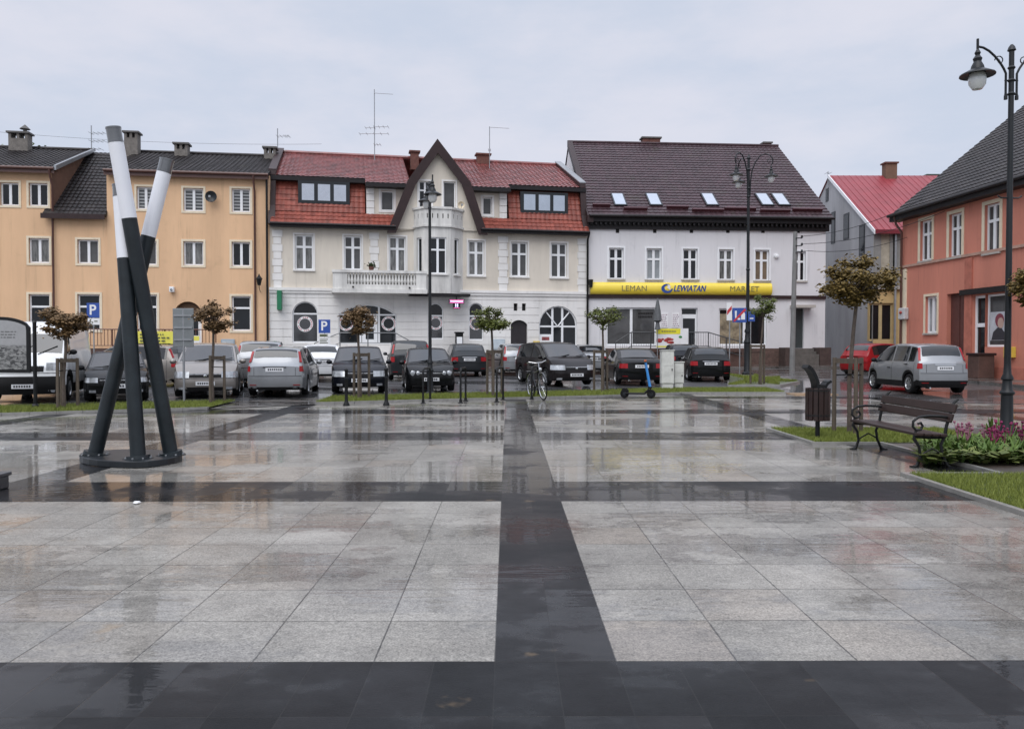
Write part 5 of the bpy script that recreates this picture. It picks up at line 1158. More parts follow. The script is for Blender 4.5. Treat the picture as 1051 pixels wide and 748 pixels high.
def make_car(kind, label, col, L=4.1, W=1.74, H=1.47, wb=2.55, wr=.30, clad=False, rear=False, lights='low', rails=False, seed=0, name='parked_car', tall_tail=False, white_bump=False):
    """forward is +x; ground z = 0"""
    pr, rw, fwn = PROF[kind]
    root = thing(name, label, 'van' if kind == 'van' else 'car')
    hl = L / 2; xw = ((-wb / 2 - .02), (wb / 2 - .02)) if kind != 'van' else (-wb / 2 - .2, wb / 2 + .1)
    sillz = .20
    def ztop(x):
        f = (x + hl) / L; return H * sum(lerp_prof(pr, min(max(f + d, 0), 1)) for d in (-.012, 0, .012)) / 3
    def stat(x):
        f = (x + hl) / L; zt = ztop(x)
        zb = H * (.60 if kind != 'van' else .57) + .04 * (1 - f); zb = min(zb, zt - .035)
        w = W / 2 * (1 - .10 * abs(2 * f - 1) ** 5)
        tum = min(1, max(0, (zt - zb) / (.42 * H))); wr_ = w * (.95 - (.20 if kind != 'van' else .08) * tum)
        zs = sillz + (.06 if f < .04 or f > .97 else 0)
        for c in xw:
            q = (wr + .055) ** 2 - (x - c) ** 2
            if q > 0: zs = max(zs, wr + math.sqrt(q))
        zs = min(zs, zb - .1)
        h3 = zs + .25 * (zb - zs); h4 = zs + .72 * (zb - zs)
        return [(0, sillz), (w - .22, sillz), (w - .22, zs), (w * .975, zs), (w, h3), (w * .995, h4), (w * .955, zb), (w * .955 + (wr_ - w * .955) * .55, zb + (zt - .035 - zb) * .55), (wr_, zt - .035), (wr_ * .88, zt - .006), (wr_ * .45, zt + .008), (0, zt + .012)]
    def D(x, y, z):
        q = min(1.0, abs(y) / (W / 2)); s = 1 if x > 0 else -1; e = max(0, min(1, (abs(x) - (hl - .6)) / .6)); e = e * e * (3 - 2 * e)
        bow = (.30 if s > 0 else .17) * (.35 * q * q + .65 * q ** 5)
        rk = max(0, z - .52) * (.28 if s > 0 else .06) + max(0, .36 - z) * .45
        return (x - s * e * (bow + rk), y, z)
    X = sorted({-hl + L * i / 30 for i in range(31)} | {c + (wr + .055) * t for c in xw for t in (-1, -.97, -.9, -.75, -.5, -.25, 0, .25, .5, .75, .9, .97, 1)} | {-hl + .02, -hl + .06, hl - .02, hl - .06})
    mb = MB(); rings = []
    for x in X:
        h = stat(x); rings.append([(x, y, z) for y, z in h] + [(x, -y, z) for y, z in h[-2:0:-1]])
    n = len(rings[0]); nh = 12
    vs = [D(*p) for r_ in rings for p in r_]; fs = []; mi = []
    for i in range(len(X) - 1):
        for k in range(n):
            k2 = (k + 1) % n; fs.append((i * n + k, i * n + k2, (i + 1) * n + k2, (i + 1) * n + k))
            seg = min(k, n - 1 - k); f = ((X[i] + X[i + 1]) / 2 + hl) / L
            mi.append(1 if seg < 3 or (clad and seg == 3) else 0)
    o = len(mb.v)
    mb.v += vs; mb.f += fs; mb.mi += mi
    for x, hh in ((X[0], stat(X[0])), (X[-1], stat(X[-1]))):
        rows = [1, 3, 4, 5, 6, 7, 8, 9]
        g = []
        for q in rows:
            y, z = hh[q]; g.append([D(x, y * t, z + (.012 * (1 - t * t) if q == 9 else 0)) for t in (1, .9, .75, .5, .25, 0, -.25, -.5, -.75, -.9, -1)])
        c = len(g[0])
        mb.add([p for r_ in g for p in r_], [(i * c + k, i * c + k + 1, (i + 1) * c + k + 1, (i + 1) * c + k) for i in range(len(rows) - 1) for k in range(c - 1)], 0)
        mb.mi[-(len(rows) - 1) * (c - 1):] = [(1 if (i == 0 or (clad and i == 1)) else 0) for i in range(len(rows) - 1) for k in range(c - 1)]
    mb.build('body', [col, m_trim], root, smooth=True, angle=42)
    # glass patches lying just proud of the body
    def side_pt(x, t, s, off):
        h = stat(x); (y6, z6), (y7, z7), (y8, z8) = h[6], h[7], h[8]
        if t < .55: k = t / .55; y, z = y6 + (y7 - y6) * k, z6 + (z7 - z6) * k
        else: k = (t - .55) / .45; y, z = y7 + (y8 - y7) * k, z7 + (z8 - z7) * k
        return D(x, s * (y + off), z + off * .3)
    def side_glass(xa, xb, s, nm='side_window'):
        m_ = MB(); c = 9; T_ = (.07, .3, .55, .78, .93)
        g = [[side_pt(xa + (xb - xa) * i / (c - 1), t, s, .007) for i in range(c)] for t in T_]
        m_.add([p for r_ in g for p in r_], [(j * c + i, j * c + i + 1, (j + 1) * c + i + 1, (j + 1) * c + i) for j in range(len(T_) - 1) for i in range(c - 1)]); return m_.build(nm, m_cglass, root, smooth=True)
    F = lambda f: -hl + L * f
    x0 = F(fwn[1] - .035); x1 = F((rw[1] if kind != 'sedan' else .20) + .055) if rw else F(.62)
    mid = (x0 + x1) / 2 + .05
    for s in (1, -1):
        side_glass(x0, mid + .05, s)
        if kind != 'van':
            third = kind in ('wagon', 'mpv', 'suv')
            xe = x1 + (.30 * (mid - x1) if third else 0)
            side_glass(mid - .05, xe + .05, s)
            if third: side_glass(xe - .04, x1, s, 'quarter_window')
    def top_glass(fa, fb, nm, k=.92, cut=1.0):
        m_ = MB(); c = 9; N = 7; g = []
        for j in range(N):
            x = F(fa + (fb - fa) * j / (N - 1)); h = stat(x); dx = .012; sl = (ztop(x + dx) - ztop(x - dx)) / (2 * dx); l = math.hypot(1, sl); nx, nz = -sl / l, 1 / l
            row = []
            for i in range(c):
                t = -1 + 2 * i / (c - 1); y = h[8][0] * t * k; a = abs(t)
                zc = h[11][1] + (h[8][1] + .014 - h[11][1]) * a ** 3
                row.append(D(x + nx * .010, y, zc + nz * .010))
            g.append(row)
        m_.add([p for r_ in g for p in r_], [(j * c + i, j * c + i + 1, (j + 1) * c + i + 1, (j + 1) * c + i) for j in range(N - 1) for i in range(c - 1)]); return m_.build(nm, m_cglass, root, smooth=True)
    wsn = top_glass(fwn[0] + .012, fwn[1] - .012, 'windscreen')
    q = MB(); h = stat(F(fwn[1] - .015))
    for s in (-.35, .25): 
        a = D(F(fwn[1]) + .02, s, ztop(F(fwn[1])) + .03); b_ = D(F(fwn[1] - .035), s + .45, ztop(F(fwn[1] - .035)) + .035); q.tube([a, b_], .012, 5)
    q.build('wiper', m_trim, wsn)
    if rw: top_glass(rw[0] - .012, rw[1] + .008, 'rear_window', .88)
    # patches on the end faces: (end, y0, y1, z0, z1)
    def end_patch(s, ya, yb, za, zb, off, nm, mat, par=None, skew=0.0, lift=0.0, nn=6):
        m_ = MB(); g = []
        for j in range(4):
            z = za + (zb - za) * j / 3; row = []
            for i in range(nn):
                y = ya + (yb - ya) * i / (nn - 1); zz = z + lift * i / (nn - 1) * (1 if j > 1 else .4)
                e = D(s * hl, y, zz); top = ztop(s * (hl - .01))
                bx = 0.0
                row.append((e[0] + s * off, y, zz))
            g.append(row)
        c = nn; N = 4
        vs = [p for r_ in g for p in r_]; back = [(x - s * .05, y, z) for x, y, z in vs]
        fs = [(j * c + i, j * c + i + 1, (j + 1) * c + i + 1, (j + 1) * c + i) for j in range(N - 1) for i in range(c - 1)]
        edge = [(i, 0) for i in range(c)] + [(c - 1, j) for j in range(1, N)] + [(i, N - 1) for i in range(c - 2, -1, -1)] + [(0, j) for j in range(N - 2, 0, -1)]
        ids = [j * c + i for i, j in edge]; m0 = len(vs)
        fs += [(a, b_, b_ + m0, a + m0) for a, b_ in zip(ids, ids[1:] + ids[:1])]
        m_.add(vs + back, fs); return m_.build(nm, mat, par or root, smooth=True, angle=50)
    def wrap_patch(s, sy, yin, xlen, za, zb, off, nm, mat):
        """lamp that starts on the end face at |y|=yin and wraps round the corner along the side"""
        path = [(s * hl, yin + (W / 2 * .9 - yin) * i / 5) for i in range(6)] + [(s * (hl - xlen * i / 4), None) for i in range(1, 5)]
        m_ = MB(); g = []
        for j in range(4):
            row = []
            for x, y in path:
                z = za + (zb - za) * j / 3
                h = stat(x); zz = [p[1] for p in h[3:9]]; yy = [p[0] for p in h[3:9]]
                yl = yy[-1]
                for a in range(5):
                    if zz[a] <= z <= zz[a + 1]: yl = yy[a] + (yy[a + 1] - yy[a]) * (z - zz[a]) / max(1e-4, zz[a + 1] - zz[a]); break
                if z < zz[0]: yl = yy[0]
                if y is None: p = D(x, yl + off, z); row.append((p[0], sy * p[1], p[2]))
                else: 
                    p = D(x, min(y, yl), z); row.append((p[0] + s * off, sy * p[1], p[2]))
            g.append(row)
        c = len(path)
        m_.add([p for r_ in g for p in r_], [(j * c + i, j * c + i + 1, (j + 1) * c + i + 1, (j + 1) * c + i) for j in range(3) for i in range(c - 1)]); return m_.build(nm, mat, root, smooth=True)
    fz = ztop(hl - .12); zl1 = H * .475; zl0 = zl1 - (.13 if kind != 'van' else .2) - (.05 if lights == 'big' else 0)
    for s in (1, -1):
        if lights == 'round':
            for yy, rr in ((.60, .085), (.43, .065)):
                m_ = MB(); p = D(hl, yy, H * .43); m_.lathe([(rr, -.05), (rr, .025), (rr * .6, .04), (.001, .045)], 14, (p[0], s * p[1], p[2]), axis='x'); m_.build('headlight', m_lamp, root, smooth=True)
        else: wrap_patch(1, s, W * (.24 if lights == 'big' else .27), .34 if lights == 'big' else .2, zl0, zl1, .008, 'headlight', m_lamp)
        if tall_tail: wrap_patch(-1, s, W * .40, .10, H * .50, H * .61, .010, 'tail_light', m_tail); 
        else: wrap_patch(-1, s, W * .30 if kind in ('sedan', 'hatch') else W * .37, .14, H * .46, H * .585, .010, 'tail_light', m_tail)
        if tall_tail or kind in ('mpv', 'suv', 'wagon'):
            m_ = MB(); g = []
            for j in range(6):
                f = rw[1] - .012 + (rw[0] - rw[1] - .01) * j / 5; x = F(f); h = stat(x); y = h[8][0]; z = h[8][1] - .005
                z = ztop(x) - .02; a = D(x - .012, s * (y - .055), z + .016); b_ = D(x - .014, s * (y + .015), z + .005); c_ = D(x + .10, s * (stat(x + .1)[8][0] + .012), z - .02 if z < h[8][1] else z - .02); g.append((a, b_, c_))
            for p, q in zip(g, g[1:]): m_.add([p[0], p[1], q[1], q[0]], [(0, 1, 2, 3)]); m_.add([p[1], p[2], q[2], q[1]], [(0, 1, 2, 3)])
            m_.build('upper_tail_light', m_tail, root, smooth=True)
    gr = end_patch(1, -W * .24, W * .24, H * .365, H * .435, .006, 'grille', m_trim)
    q = MB(); e = D(hl, 0, H * .40); q.lathe([(.045, 0), (.045, .012), (.001, .018)], 12, (e[0] + .006, 0, H * .40), axis='x'); q.build('badge', m_chrome, gr)
    q = MB(); 
    for i in range(7):
        ya, yb = -W * .24 + W * .48 * i / 7, -W * .24 + W * .48 * (i + 1) / 7; a, b_ = D(hl, ya, H * .43), D(hl, yb, H * .43); q.add([(a[0] + .012, ya, H * .42), (b_[0] + .012, yb, H * .42), (b_[0] + .012, yb, H * .437), (a[0] + .012, ya, H * .437)], [(0, 1, 2, 3)])
    q.build('grille_bar', m_chrome, gr)
    end_patch(1, -W * .36, W * .36, .20, .31, .004, 'lower_grille', m_trim)
    end_patch(-1, -W * .40, W * .40, .20, .29, .004, 'rear_valance', m_trim)
    end_patch(1, -W * .43, W * .43, H * .345, H * .352, .003, 'bumper_seam', m_trim, nn=12)
    end_patch(-1, -W * .43, W * .43, H * .405, H * .413, .003, 'bumper_seam', m_trim, nn=12)
    if kind == 'van': end_patch(1, -W * .46, W * .46, .22, .68, .012, 'bumper', m_trim, nn=14)
    for s in (1, -1):
        end_patch(1, s * W * .30, s * W * .40, .24, .31, .008, 'fog_lamp', m_lamp if seed % 2 else m_trim, nn=4)
        end_patch(-1, s * W * .30, s * W * .41, .335, .36, .006, 'reflector', m_tail, nn=4)
        if kind != 'van': end_patch(-1, s * W * .335, s * W * .340, H * .42, H * .58, .004, 'tailgate_seam', m_trim, nn=2)
    end_patch(-1, -W * .19, W * .19, H * .575, H * .592, .014, 'tailgate_strip', m_chrome if seed % 2 else m_trim)
    for s, zc in ((1, .36), (-1, H * .475 if kind != 'sedan' else H * .47)):
        if kind == 'wagon' or kind == 'van' and s < 0: zc = H * .50 if s < 0 else zc
        ex = .016 if kind == 'van' and s > 0 else 0
        p = end_patch(s, -.26, .26, zc, zc + .115, .022 + ex, 'licence_plate', m_plate, nn=4)
        q = MB(); random.seed(seed + s + 5); xx = D(s * hl, 0, zc + .05)[0] + s * (.0265 + ex)
        x = -.21
        for _ in range(7): q.quad((xx - s * .004, x, zc + .03), (xx - s * .004, x + .04, zc + .03), (xx - s * .004, x + .04, zc + .088), (xx - s * .004, x, zc + .088)); x += .06
        q.build('plate_characters', m_pink, p)
    # mirrors, handles, sill strip
    for s in (1, -1):
        x = F(fwn[1] - .085); h = stat(x); y = h[6][0]; z = h[6][1]
        m_ = MB(); vs, fs = blob(.065, .10, .075, (x, s * (y + .12), z + .07), 10, 6); m_.add(vs, fs); m_.tube([(x, s * (y - .02), z + .0), (x, s * (y + .1), z + .04)], .025, 6); m_.build('mirror', m_trim if seed % 3 == 0 else col, root, smooth=True)
        for xx in (mid + .18, x1 + .45):
            if kind == 'van' and xx != mid + .18: continue
            h = stat(xx); m_ = MB(); m_.box(xx - .09, xx + .09, s * (h[5][0] + .012) - .015, s * (h[5][0] + .012) + .015, h[5][1] + .03, h[5][1] + .055); m_.build('door_handle', m_trim if clad or seed % 2 else col, root)
        m_ = MB(); g = []
        for xx in (mid, x1 - .05 if kind != 'van' else x0 - .1, x0 + .02):      # shut lines of the doors
            hh = stat(xx)
            for a, b_ in zip(hh[3:6], hh[4:7]):
                m_.quad(D(xx - .007, s * (a[0] + .004), a[1]), D(xx + .007, s * (a[0] + .004), a[1]), D(xx + .007, s * (b_[0] + .004), b_[1]), D(xx - .007, s * (b_[0] + .004), b_[1]))
        m_.build('shut_line', m_trim, root)
        if rails:
            m_ = MB(); xa, xb = F(.16), F(.55); m_.tube([(xa + (xb - xa) * t, s * (stat(xa + (xb - xa) * t)[9][0]), ztop(xa + (xb - xa) * t) + (.035 if 0 < t < 1 else .0)) for t in (0, .06, .3, .5, .7, .94, 1)], .016, 6); m_.build('roof_rail', m_trim, root)
    # wheels
    for c in xw:
        for s in (1, -1):
            y = s * (W / 2 - .115)
            m_ = MB(); w2 = .10; m_.lathe([(wr * .62, -w2), (wr * .9, -w2), (wr, -w2 * .7), (wr, w2 * .7), (wr * .9, w2), (wr * .62, w2)], 24, (c, y, wr), axis='y'); tw = m_.build('wheel', m_rubber, root, smooth=True)
            m_ = MB(); yo = y + s * .07; m_.lathe([(wr * .66, yo + s * .03), (wr * .62, yo + s * .03), (wr * .58, yo - s * .02), (.001, yo - s * .03)], 20, (c, 0, wr), axis='y', mi=1)
            m_.lathe([(wr * .64, yo + s * .032), (wr * .60, yo + s * .034), (wr * .55, yo + s * .0)], 20, (c, 0, wr), axis='y')
            for k in range(6):
                T = Matrix.Translation((c, yo + s * .012, wr)) @ Matrix.Rotation(2 * math.pi * k / 6 + .2, 4, 'Y'); m_.box(-.028, .028, -.012, .012, .0, wr * .6, 0, T)
            m_.lathe([(.06, yo + s * .028), (.001, yo + s * .032)], 10, (c, 0, wr), axis='y'); m_.build('rim', [m_rim, m_trim], tw)
    q = MB(); q.tube([(-hl - .0, W * .28, .19), (-hl + .25, W * .28, .19)], .028, 8); q.build('exhaust', m_chrome, root)
    return root
def put(root, u, v, heading, ahead=0.0):
    """park with the wheel nearest the pixel (u, v) on the ground; heading in degrees, 90 = straight away"""
    p = ground(u, v); h = R(heading); d = Vector((math.cos(h), math.sin(h), 0)); c = p + d * ahead
    root.location = (c.x, c.y, gz(c.x, c.y) + .012); root.rotation_euler = (0, 0, h); root['group'] = 'cars parked round the square'
    return root
# (label, type args, pixel of the near end's centre on the ground, heading, half length)
def car(u, v, heading, kind, label, col, **k):
    c = make_car(kind, label, col, **k); L = k.get('L', 4.1); toward = math.sin(R(heading)) < 0
    return put(c, u, v, heading, (-1 if toward else 1) * (L / 2 - .75))
car(31, 412.5, -72, 'van', 'white panel van with black bumper parked beside the information board', P_VAN, L=4.9, W=1.95, H=2.2, wb=3.0, wr=.33, clad=True, seed=3, name='parked_van')
car(120, 411.5, -65, 'hatch', 'old black hatchback facing the square behind the leaning poles', P_BLK, L=4.1, W=1.66, H=1.36, seed=3)
car(176, 396, 172, 'wagon', 'champagne estate car parked sideways under the apricot terrace', P_CHA, L=4.6, W=1.78, H=1.47, wb=2.7, seed=2, rails=True)
car(213, 408, -74, 'mpv', 'silver people carrier facing the square beside the staked red tree', P_CHA, L=4.4, W=1.84, H=1.60, wb=2.7, wr=.32, seed=1, lights='big')
car(189, 396, 94, 'hatch', 'dark hatchback mostly hidden behind the silver people carrier', P_GRY, L=4.0, seed=2)
car(268, 397, 104, 'suv', 'grey estate half hidden behind the silver estate with tall red tail lights', P_SIL, L=4.4, W=1.78, H=1.62, seed=3)
car(286, 407, 97, 'wagon', 'silver estate car with tall red tail lights at the paved crossing', P_SIL, L=4.5, W=1.78, H=1.50, wb=2.65, seed=2, tall_tail=True)
car(330, 391.5, 103, 'hatch', 'white hatchback seen from behind in the second row', P_WHT, L=4.0, W=1.70, H=1.46, seed=2)
car(369, 403.5, -79, 'hatch', 'black car with large pale headlights behind the reddish tree', P_DBL, L=4.2, W=1.80, H=1.50, wr=.32, seed=1, lights='big')
car(421, 390.5, 100, 'suv', 'dark grey off roader beside the white hatchback, seen from behind', P_GRY, L=4.3, W=1.80, H=1.64, wr=.33, seed=4)
car(441, 402, -80, 'hatch', 'small black hatchback with round twin headlights by the street lamp', P_BLK, L=3.9, W=1.66, H=1.45, seed=2, lights='round')
car(480, 386.5, 100, 'hatch', 'graphite hatchback with red tail lights seen from behind', P_GRY, L=4.1, W=1.74, H=1.48, seed=3)
car(532, 385.5, 98, 'wagon', 'silver estate seen from behind before the black door', P_SIL, L=4.4, W=1.74, H=1.48, seed=2)
car(584, 396.5, -71, 'mpv', 'black people carrier facing the bicycle', P_BRN, L=4.6, W=1.86, H=1.65, wb=2.76, wr=.33, seed=1, lights='big')
car(607, 384, 88, 'sedan', 'silver saloon glimpsed behind the black people carrier', P_SIL, L=4.4, H=1.44, seed=2)
car(655, 395.5, 92, 'sedan', 'black saloon with wide red tail lights behind the blue scooter', P_BLK, L=4.5, W=1.80, H=1.42, wb=2.76, wr=.32, seed=2)
car(727, 391.5, 84, 'hatch', 'black hatchback right of the electricity cabinets', P_BLK, L=4.3, W=1.78, H=1.43, seed=3)
car(702, 384, 86, 'hatch', 'dark hatchback wedged behind the electricity cabinets', P_DBL, L=4.0, seed=2)
car(886, 386, 25, 'hatch', 'bright red hatchback behind the silver car on the street', P_RED, L=4.0, W=1.72, H=1.48, seed=2)
car(957, 404, 91, 'mpv', 'silver hatchback with black lower cladding driving off past the bench', P_SIL, L=3.8, W=1.74, H=1.60, wb=2.45, wr=.31, clad=True, seed=3, tall_tail=True)
# ================================================================== leaning poles
random.seed(31)
pc = ground(136, 474.5)
scl = thing('pole_sculpture', 'tall sculpture of three crossed leaning poles, dark below and white above', 'sculpture', pc)
pc0 = Vector(pc)
def lp(u, v, dy): return at(u, v, pc.y + dy) - pc0
k = MB()
bp_ = [lp(82, 474.5, 0.0), lp(90, 467, .5), lp(135, 463, .75), lp(178, 465.5, .55), lp(187, 471, .18), lp(172, 477, -.25), lp(140, 483.5, -.55), lp(100, 481.5, -.38)]
pts = [(p.x, p.y) for p in bp_]
sm = []
for i in range(len(pts)):
    a, b_, c_, d_ = (Vector(pts[(i + j) % len(pts)]) for j in (-1, 0, 1, 2))
    for t in (0, .33, .66): sm.append(tuple(.5 * (2 * b_ + (c_ - a) * t + (2 * a - 5 * b_ + 4 * c_ - d_) * t * t + (3 * b_ - a - 3 * c_ + d_) * t ** 3)))
k.vprism(sm, 0.0, .09); k.build('base_plate', m_anthr, scl, bevel=.01)
m_pole = M('pole_grey', (0.012, 0.017, 0.020), 0.42, var=.4, spec=.35); m_wp = M('pole_white', (0.74, 0.75, 0.78), 0.3, var=.03, coat=.3); m_cap = M('cap_clear', (0.10, 0.105, 0.11), 0.15, var=.2, coat=1)
bolts = MB()
for (bu, bv, bd), (tu, tv, td), f in (((175.5, 470, .12), (116.2, 131, -.30), .268), ((97.5, 474.5, .12), (171.5, 164, .35), .262), ((142, 477, -.22), (123, 190, -.05), .27)):
    a, b_ = lp(bu, bv, bd), lp(tu, tv, td); a.z = .085; d = (b_ - a)
    r_ = .098
    k = MB(); k.tube([a, a + d * (1 - f)], r_, 20); pl_ = k.build('pole', m_pole, scl, smooth=True)
    k = MB(); k.tube([a, a + d * .012], [r_ * 1.6, r_ * 1.55], 20); k.build('collar', m_pole, pl_, smooth=True)
    for i in range(8): bolts.lathe([(.014, .09), (.014, .112), (.001, .114)], 6, (a.x + .165 * math.cos(i * .785), a.y + .165 * math.sin(i * .785), 0))
    k = MB(); k.tube([a, a + Vector((0, 0, .012))], .195, 24); k.build('flange', m_pole, pl_)
    k = MB(); k.tube([a + d * (1 - f), a + d * .955], r_, 20); k.build('white_section', m_wp, pl_, smooth=True)
    k = MB(); k.tube([a + d * .955, a + d * .962], r_ * 1.02, 20); k.tube([a + d * .962, a + d], r_ * .98, 20); k.tube([a + d * .996, a + d * 1.001], r_ * 1.02, 20); k.build('cap', m_cap, pl_, smooth=True)
bolts.build('bolt', m_steel, scl)
# low granite block at the left edge
p = ground(12.7, 500)
lb = thing('granite_block', 'low dark granite block lying at the left edge of the square', 'block', (p.x - .62, p.y - .6, 0))
k = MB(); k.box(-.6, .6, -.6, .58, .0, .14); k.build('body', M('block_granite', (.05, .05, .052), .4, var=.3, scale=30, coat=.5), lb, bevel=.015)
k = MB(); k.box(-.62, .62, -.62, .60, .141, .185); k.build('top_slab', M('block_granite', (.05, .05, .052)), lb, bevel=.01)
# crumpled white litter on the slabs
p = ground(140, 517)
k = MB(); vs, fs = blob(.036, .026, .016, (0, 0, .015), 8, 5); k.add([(x + U(-.008, .008), y + U(-.008, .008), z) for x, y, z in vs], fs); o = k.build('paper_scrap', m_white); o.location = p; tag(o, 'crumpled white paper scrap on the wet slabs near the poles', 'litter')
# ================================================================== information board
bp0 = ground(35, 421)
ib = thing('information_board', 'arched information board with an old black and white aerial photograph', 'sign', bp0)
yb = bp0.y
def bx(u, v): q = at(u, v, yb); return (q.x - bp0.x, q.z - bp0.z)
k = MB(); x_, zt_ = bx(35.3, 331); k.tube([(x_, 0, 0), (x_, 0, zt_)], .045, 10); k.lathe([(.08, 0), (.08, .12), (.05, .16)], 12, (x_, 0, 0)); k.tube([(x_, 0, zt_), (x_, 0, zt_ + .06)], [.06, .02], 10); k.build('post', m_black, ib, smooth=True)
xl = bx(-30, 380)[0]; k = MB(); k.tube([(xl - .06, 0, 0), (xl - .06, 0, zt_)], .045, 10); k.build('post', m_black, ib, smooth=True)
xr, zb_ = bx(31.5, 382.5); ztl, ztr = bx(-2, 326)[1], bx(31.5, 336)[1]
def top(x): t = (x - xl) / (xr - xl); return ztr + (ztl + .02 - ztr) * (1 - (2 * t - 1) ** 2) ** .6
N = 16; arc = [(xl + (xr - xl) * i / N, top(xl + (xr - xl) * i / N)) for i in range(N + 1)]
k = MB(); k.prism([(xl, zb_), (xr, zb_)] + arc[::-1], -.03, .03); k.build('frame', m_black, ib)
ins = [(xl + .05, zb_ + .08), (xr - .08, zb_ + .08)] + [(min(max(x, xl + .05), xr - .08), z - .08) for x, z in arc[::-1]]
m_bw = bpy.data.materials.new('aerial_print'); m_bw.use_nodes = True
def _bw():
    nt = m_bw.node_tree; b = nt.nodes['Principled BSDF']; nd, mt, mixc, noise, ramp = node_kit(nt); tcn = nd('TexCoord').outputs['Object']
    s = nd('SeparateXYZ'); nt.links.new(tcn, s.inputs[0])
    v = nd('TexVoronoi', feature='F1'); v.inputs['Scale'].default_value = 13
    mp = nd('Mapping'); mp.inputs['Rotation'].default_value = (0, .6, 0); mp.inputs['Scale'].default_value = (1, 1, 2.2); nt.links.new(tcn, mp.inputs[0]); nt.links.new(mp.outputs[0], v.inputs['Vector'])
    n = noise(tcn, 5, 6, .7); c = mt('ADD', mt('MULTIPLY', v.outputs['Color'], .5), mt('MULTIPLY', n, .8))
    low = mixc(ramp(c, .45, .85), (.015, .015, .015), (.22, .22, .21)); sky = mixc(n, (.22, .22, .22), (.33, .33, .33))
    nt.links.new(mixc(ramp(s.outputs[2], zb_ + .62, zb_ + .72), low, sky), b.inputs['Base Color']); b.inputs['Coat Weight'].default_value = 1; b.inputs['Coat Roughness'].default_value = .05
_bw()
k = MB(); k.poly([(x, -.034, z) for x, z in ins]); k.build('photograph', m_bw, ib)
k = MB(); random.seed(8)
for ln in range(3):
    x = xl + .35 + .1 * ln
    while x < xr - .35: q = U(.03, .12); k.box(x, x + q, -.039, -.036, zb_ + .86 + .07 * ln, zb_ + .885 + .07 * ln); x += q + .03
k.build('caption', M('caption_grey', (.12, .12, .12), .5), ib)
# ================================================================== trees
def leaf_crown(c, rx, ry, rz, n0, size, flat=.0, seed=0, droop=.3, clumps=26):
    n = int(n0 * 3.4) if size < .2 else n0; rnd = random.Random(seed); mb = MB(); cl = []
    for _ in range(clumps):
        while True:
            p = Vector((rnd.uniform(-1, 1), rnd.uniform(-1, 1), rnd.uniform(-1, 1)))
            if .25 < p.length < 1: break
        cl.append(p)
    for i in range(n):
        q = rnd.choice(cl) + Vector((rnd.gauss(0, .13), rnd.gauss(0, .13), rnd.gauss(0, .13)))
        p = Vector((q.x * rx, q.y * ry, q.z * rz)) + Vector(c)
        a = rnd.uniform(0, 6.283); s = size * rnd.uniform(.6, 1.2); t = Vector((math.cos(a), math.sin(a), rnd.uniform(-1.0, .25))).normalized(); w_ = Vector((-math.sin(a), math.cos(a), rnd.uniform(-.5, .5))).normalized() * s * .42
        m_ = p + t * s * .55 - Vector((0, 0, s * .08)); e = p + t * s
        mb.add([p, m_ + w_, e, m_ - w_, p + t * s * .5 + Vector((0, 0, s * .16))], [(0, 4, 1), (1, 4, 2), (2, 4, 3), (3, 4, 0)])
    return mb, [Vector((q.x * rx, q.y * ry, q.z * rz)) + Vector(c) for q in cl]
lm_red = leafmat('leaf_bronze', (.065, .040, .018), (.22, .135, .06)); lm_olv = leafmat('leaf_olive', (.035, .05, .010), (.15, .17, .035)); lm_org = leafmat('leaf_amber', (.065, .048, .014), (.23, .155, .045)); lm_grn = leafmat('leaf_green', (.04, .06, .014), (.17, .20, .05))
def street_tree(u, vb, uc0, uc1, vt, vb2, mat, label, n=750, size=.085, group='small staked trees round the square', seed=1, uc=None):
    g = ground(u, vb); D_ = g.y
    root = thing('street_tree', label, 'tree', g, 0, group)
    a, b_ = at(uc0, vt, D_), at(uc1, vb2, D_); c = Vector(((a.x + b_.x) / 2, D_, (a.z + b_.z) / 2)) - g; rx = (b_.x - a.x) / 2; rz = (a.z - b_.z) / 2
    k, cl = leaf_crown(c, rx * .93, rx * .93, rz * .95, n, size, seed=seed); 
    rnd = random.Random(seed); t = MB(); th = c.z - rz * .75; r0 = .05
    pts = [Vector((0, 0, 0)), Vector((U(-.02, .02), 0, th * .4)), Vector((c.x * .6 + U(-.02, .02), 0, th * .75)), Vector((c.x, 0, th))]; t.tube(pts, [r0, r0 * .8, r0 * .7, r0 * .65], 8)
    for q in cl: m_ = pts[-1].lerp(q, .5) + Vector((0, 0, rz * .15)); t.tube([pts[-1], m_, q, q + (q - m_) * .5], [r0 * .36, r0 * .22, r0 * .12, r0 * .05], 5)
    t.build('trunk', m_bark, root, smooth=True); k.build('crown', mat, root, recalc=False)
    return root
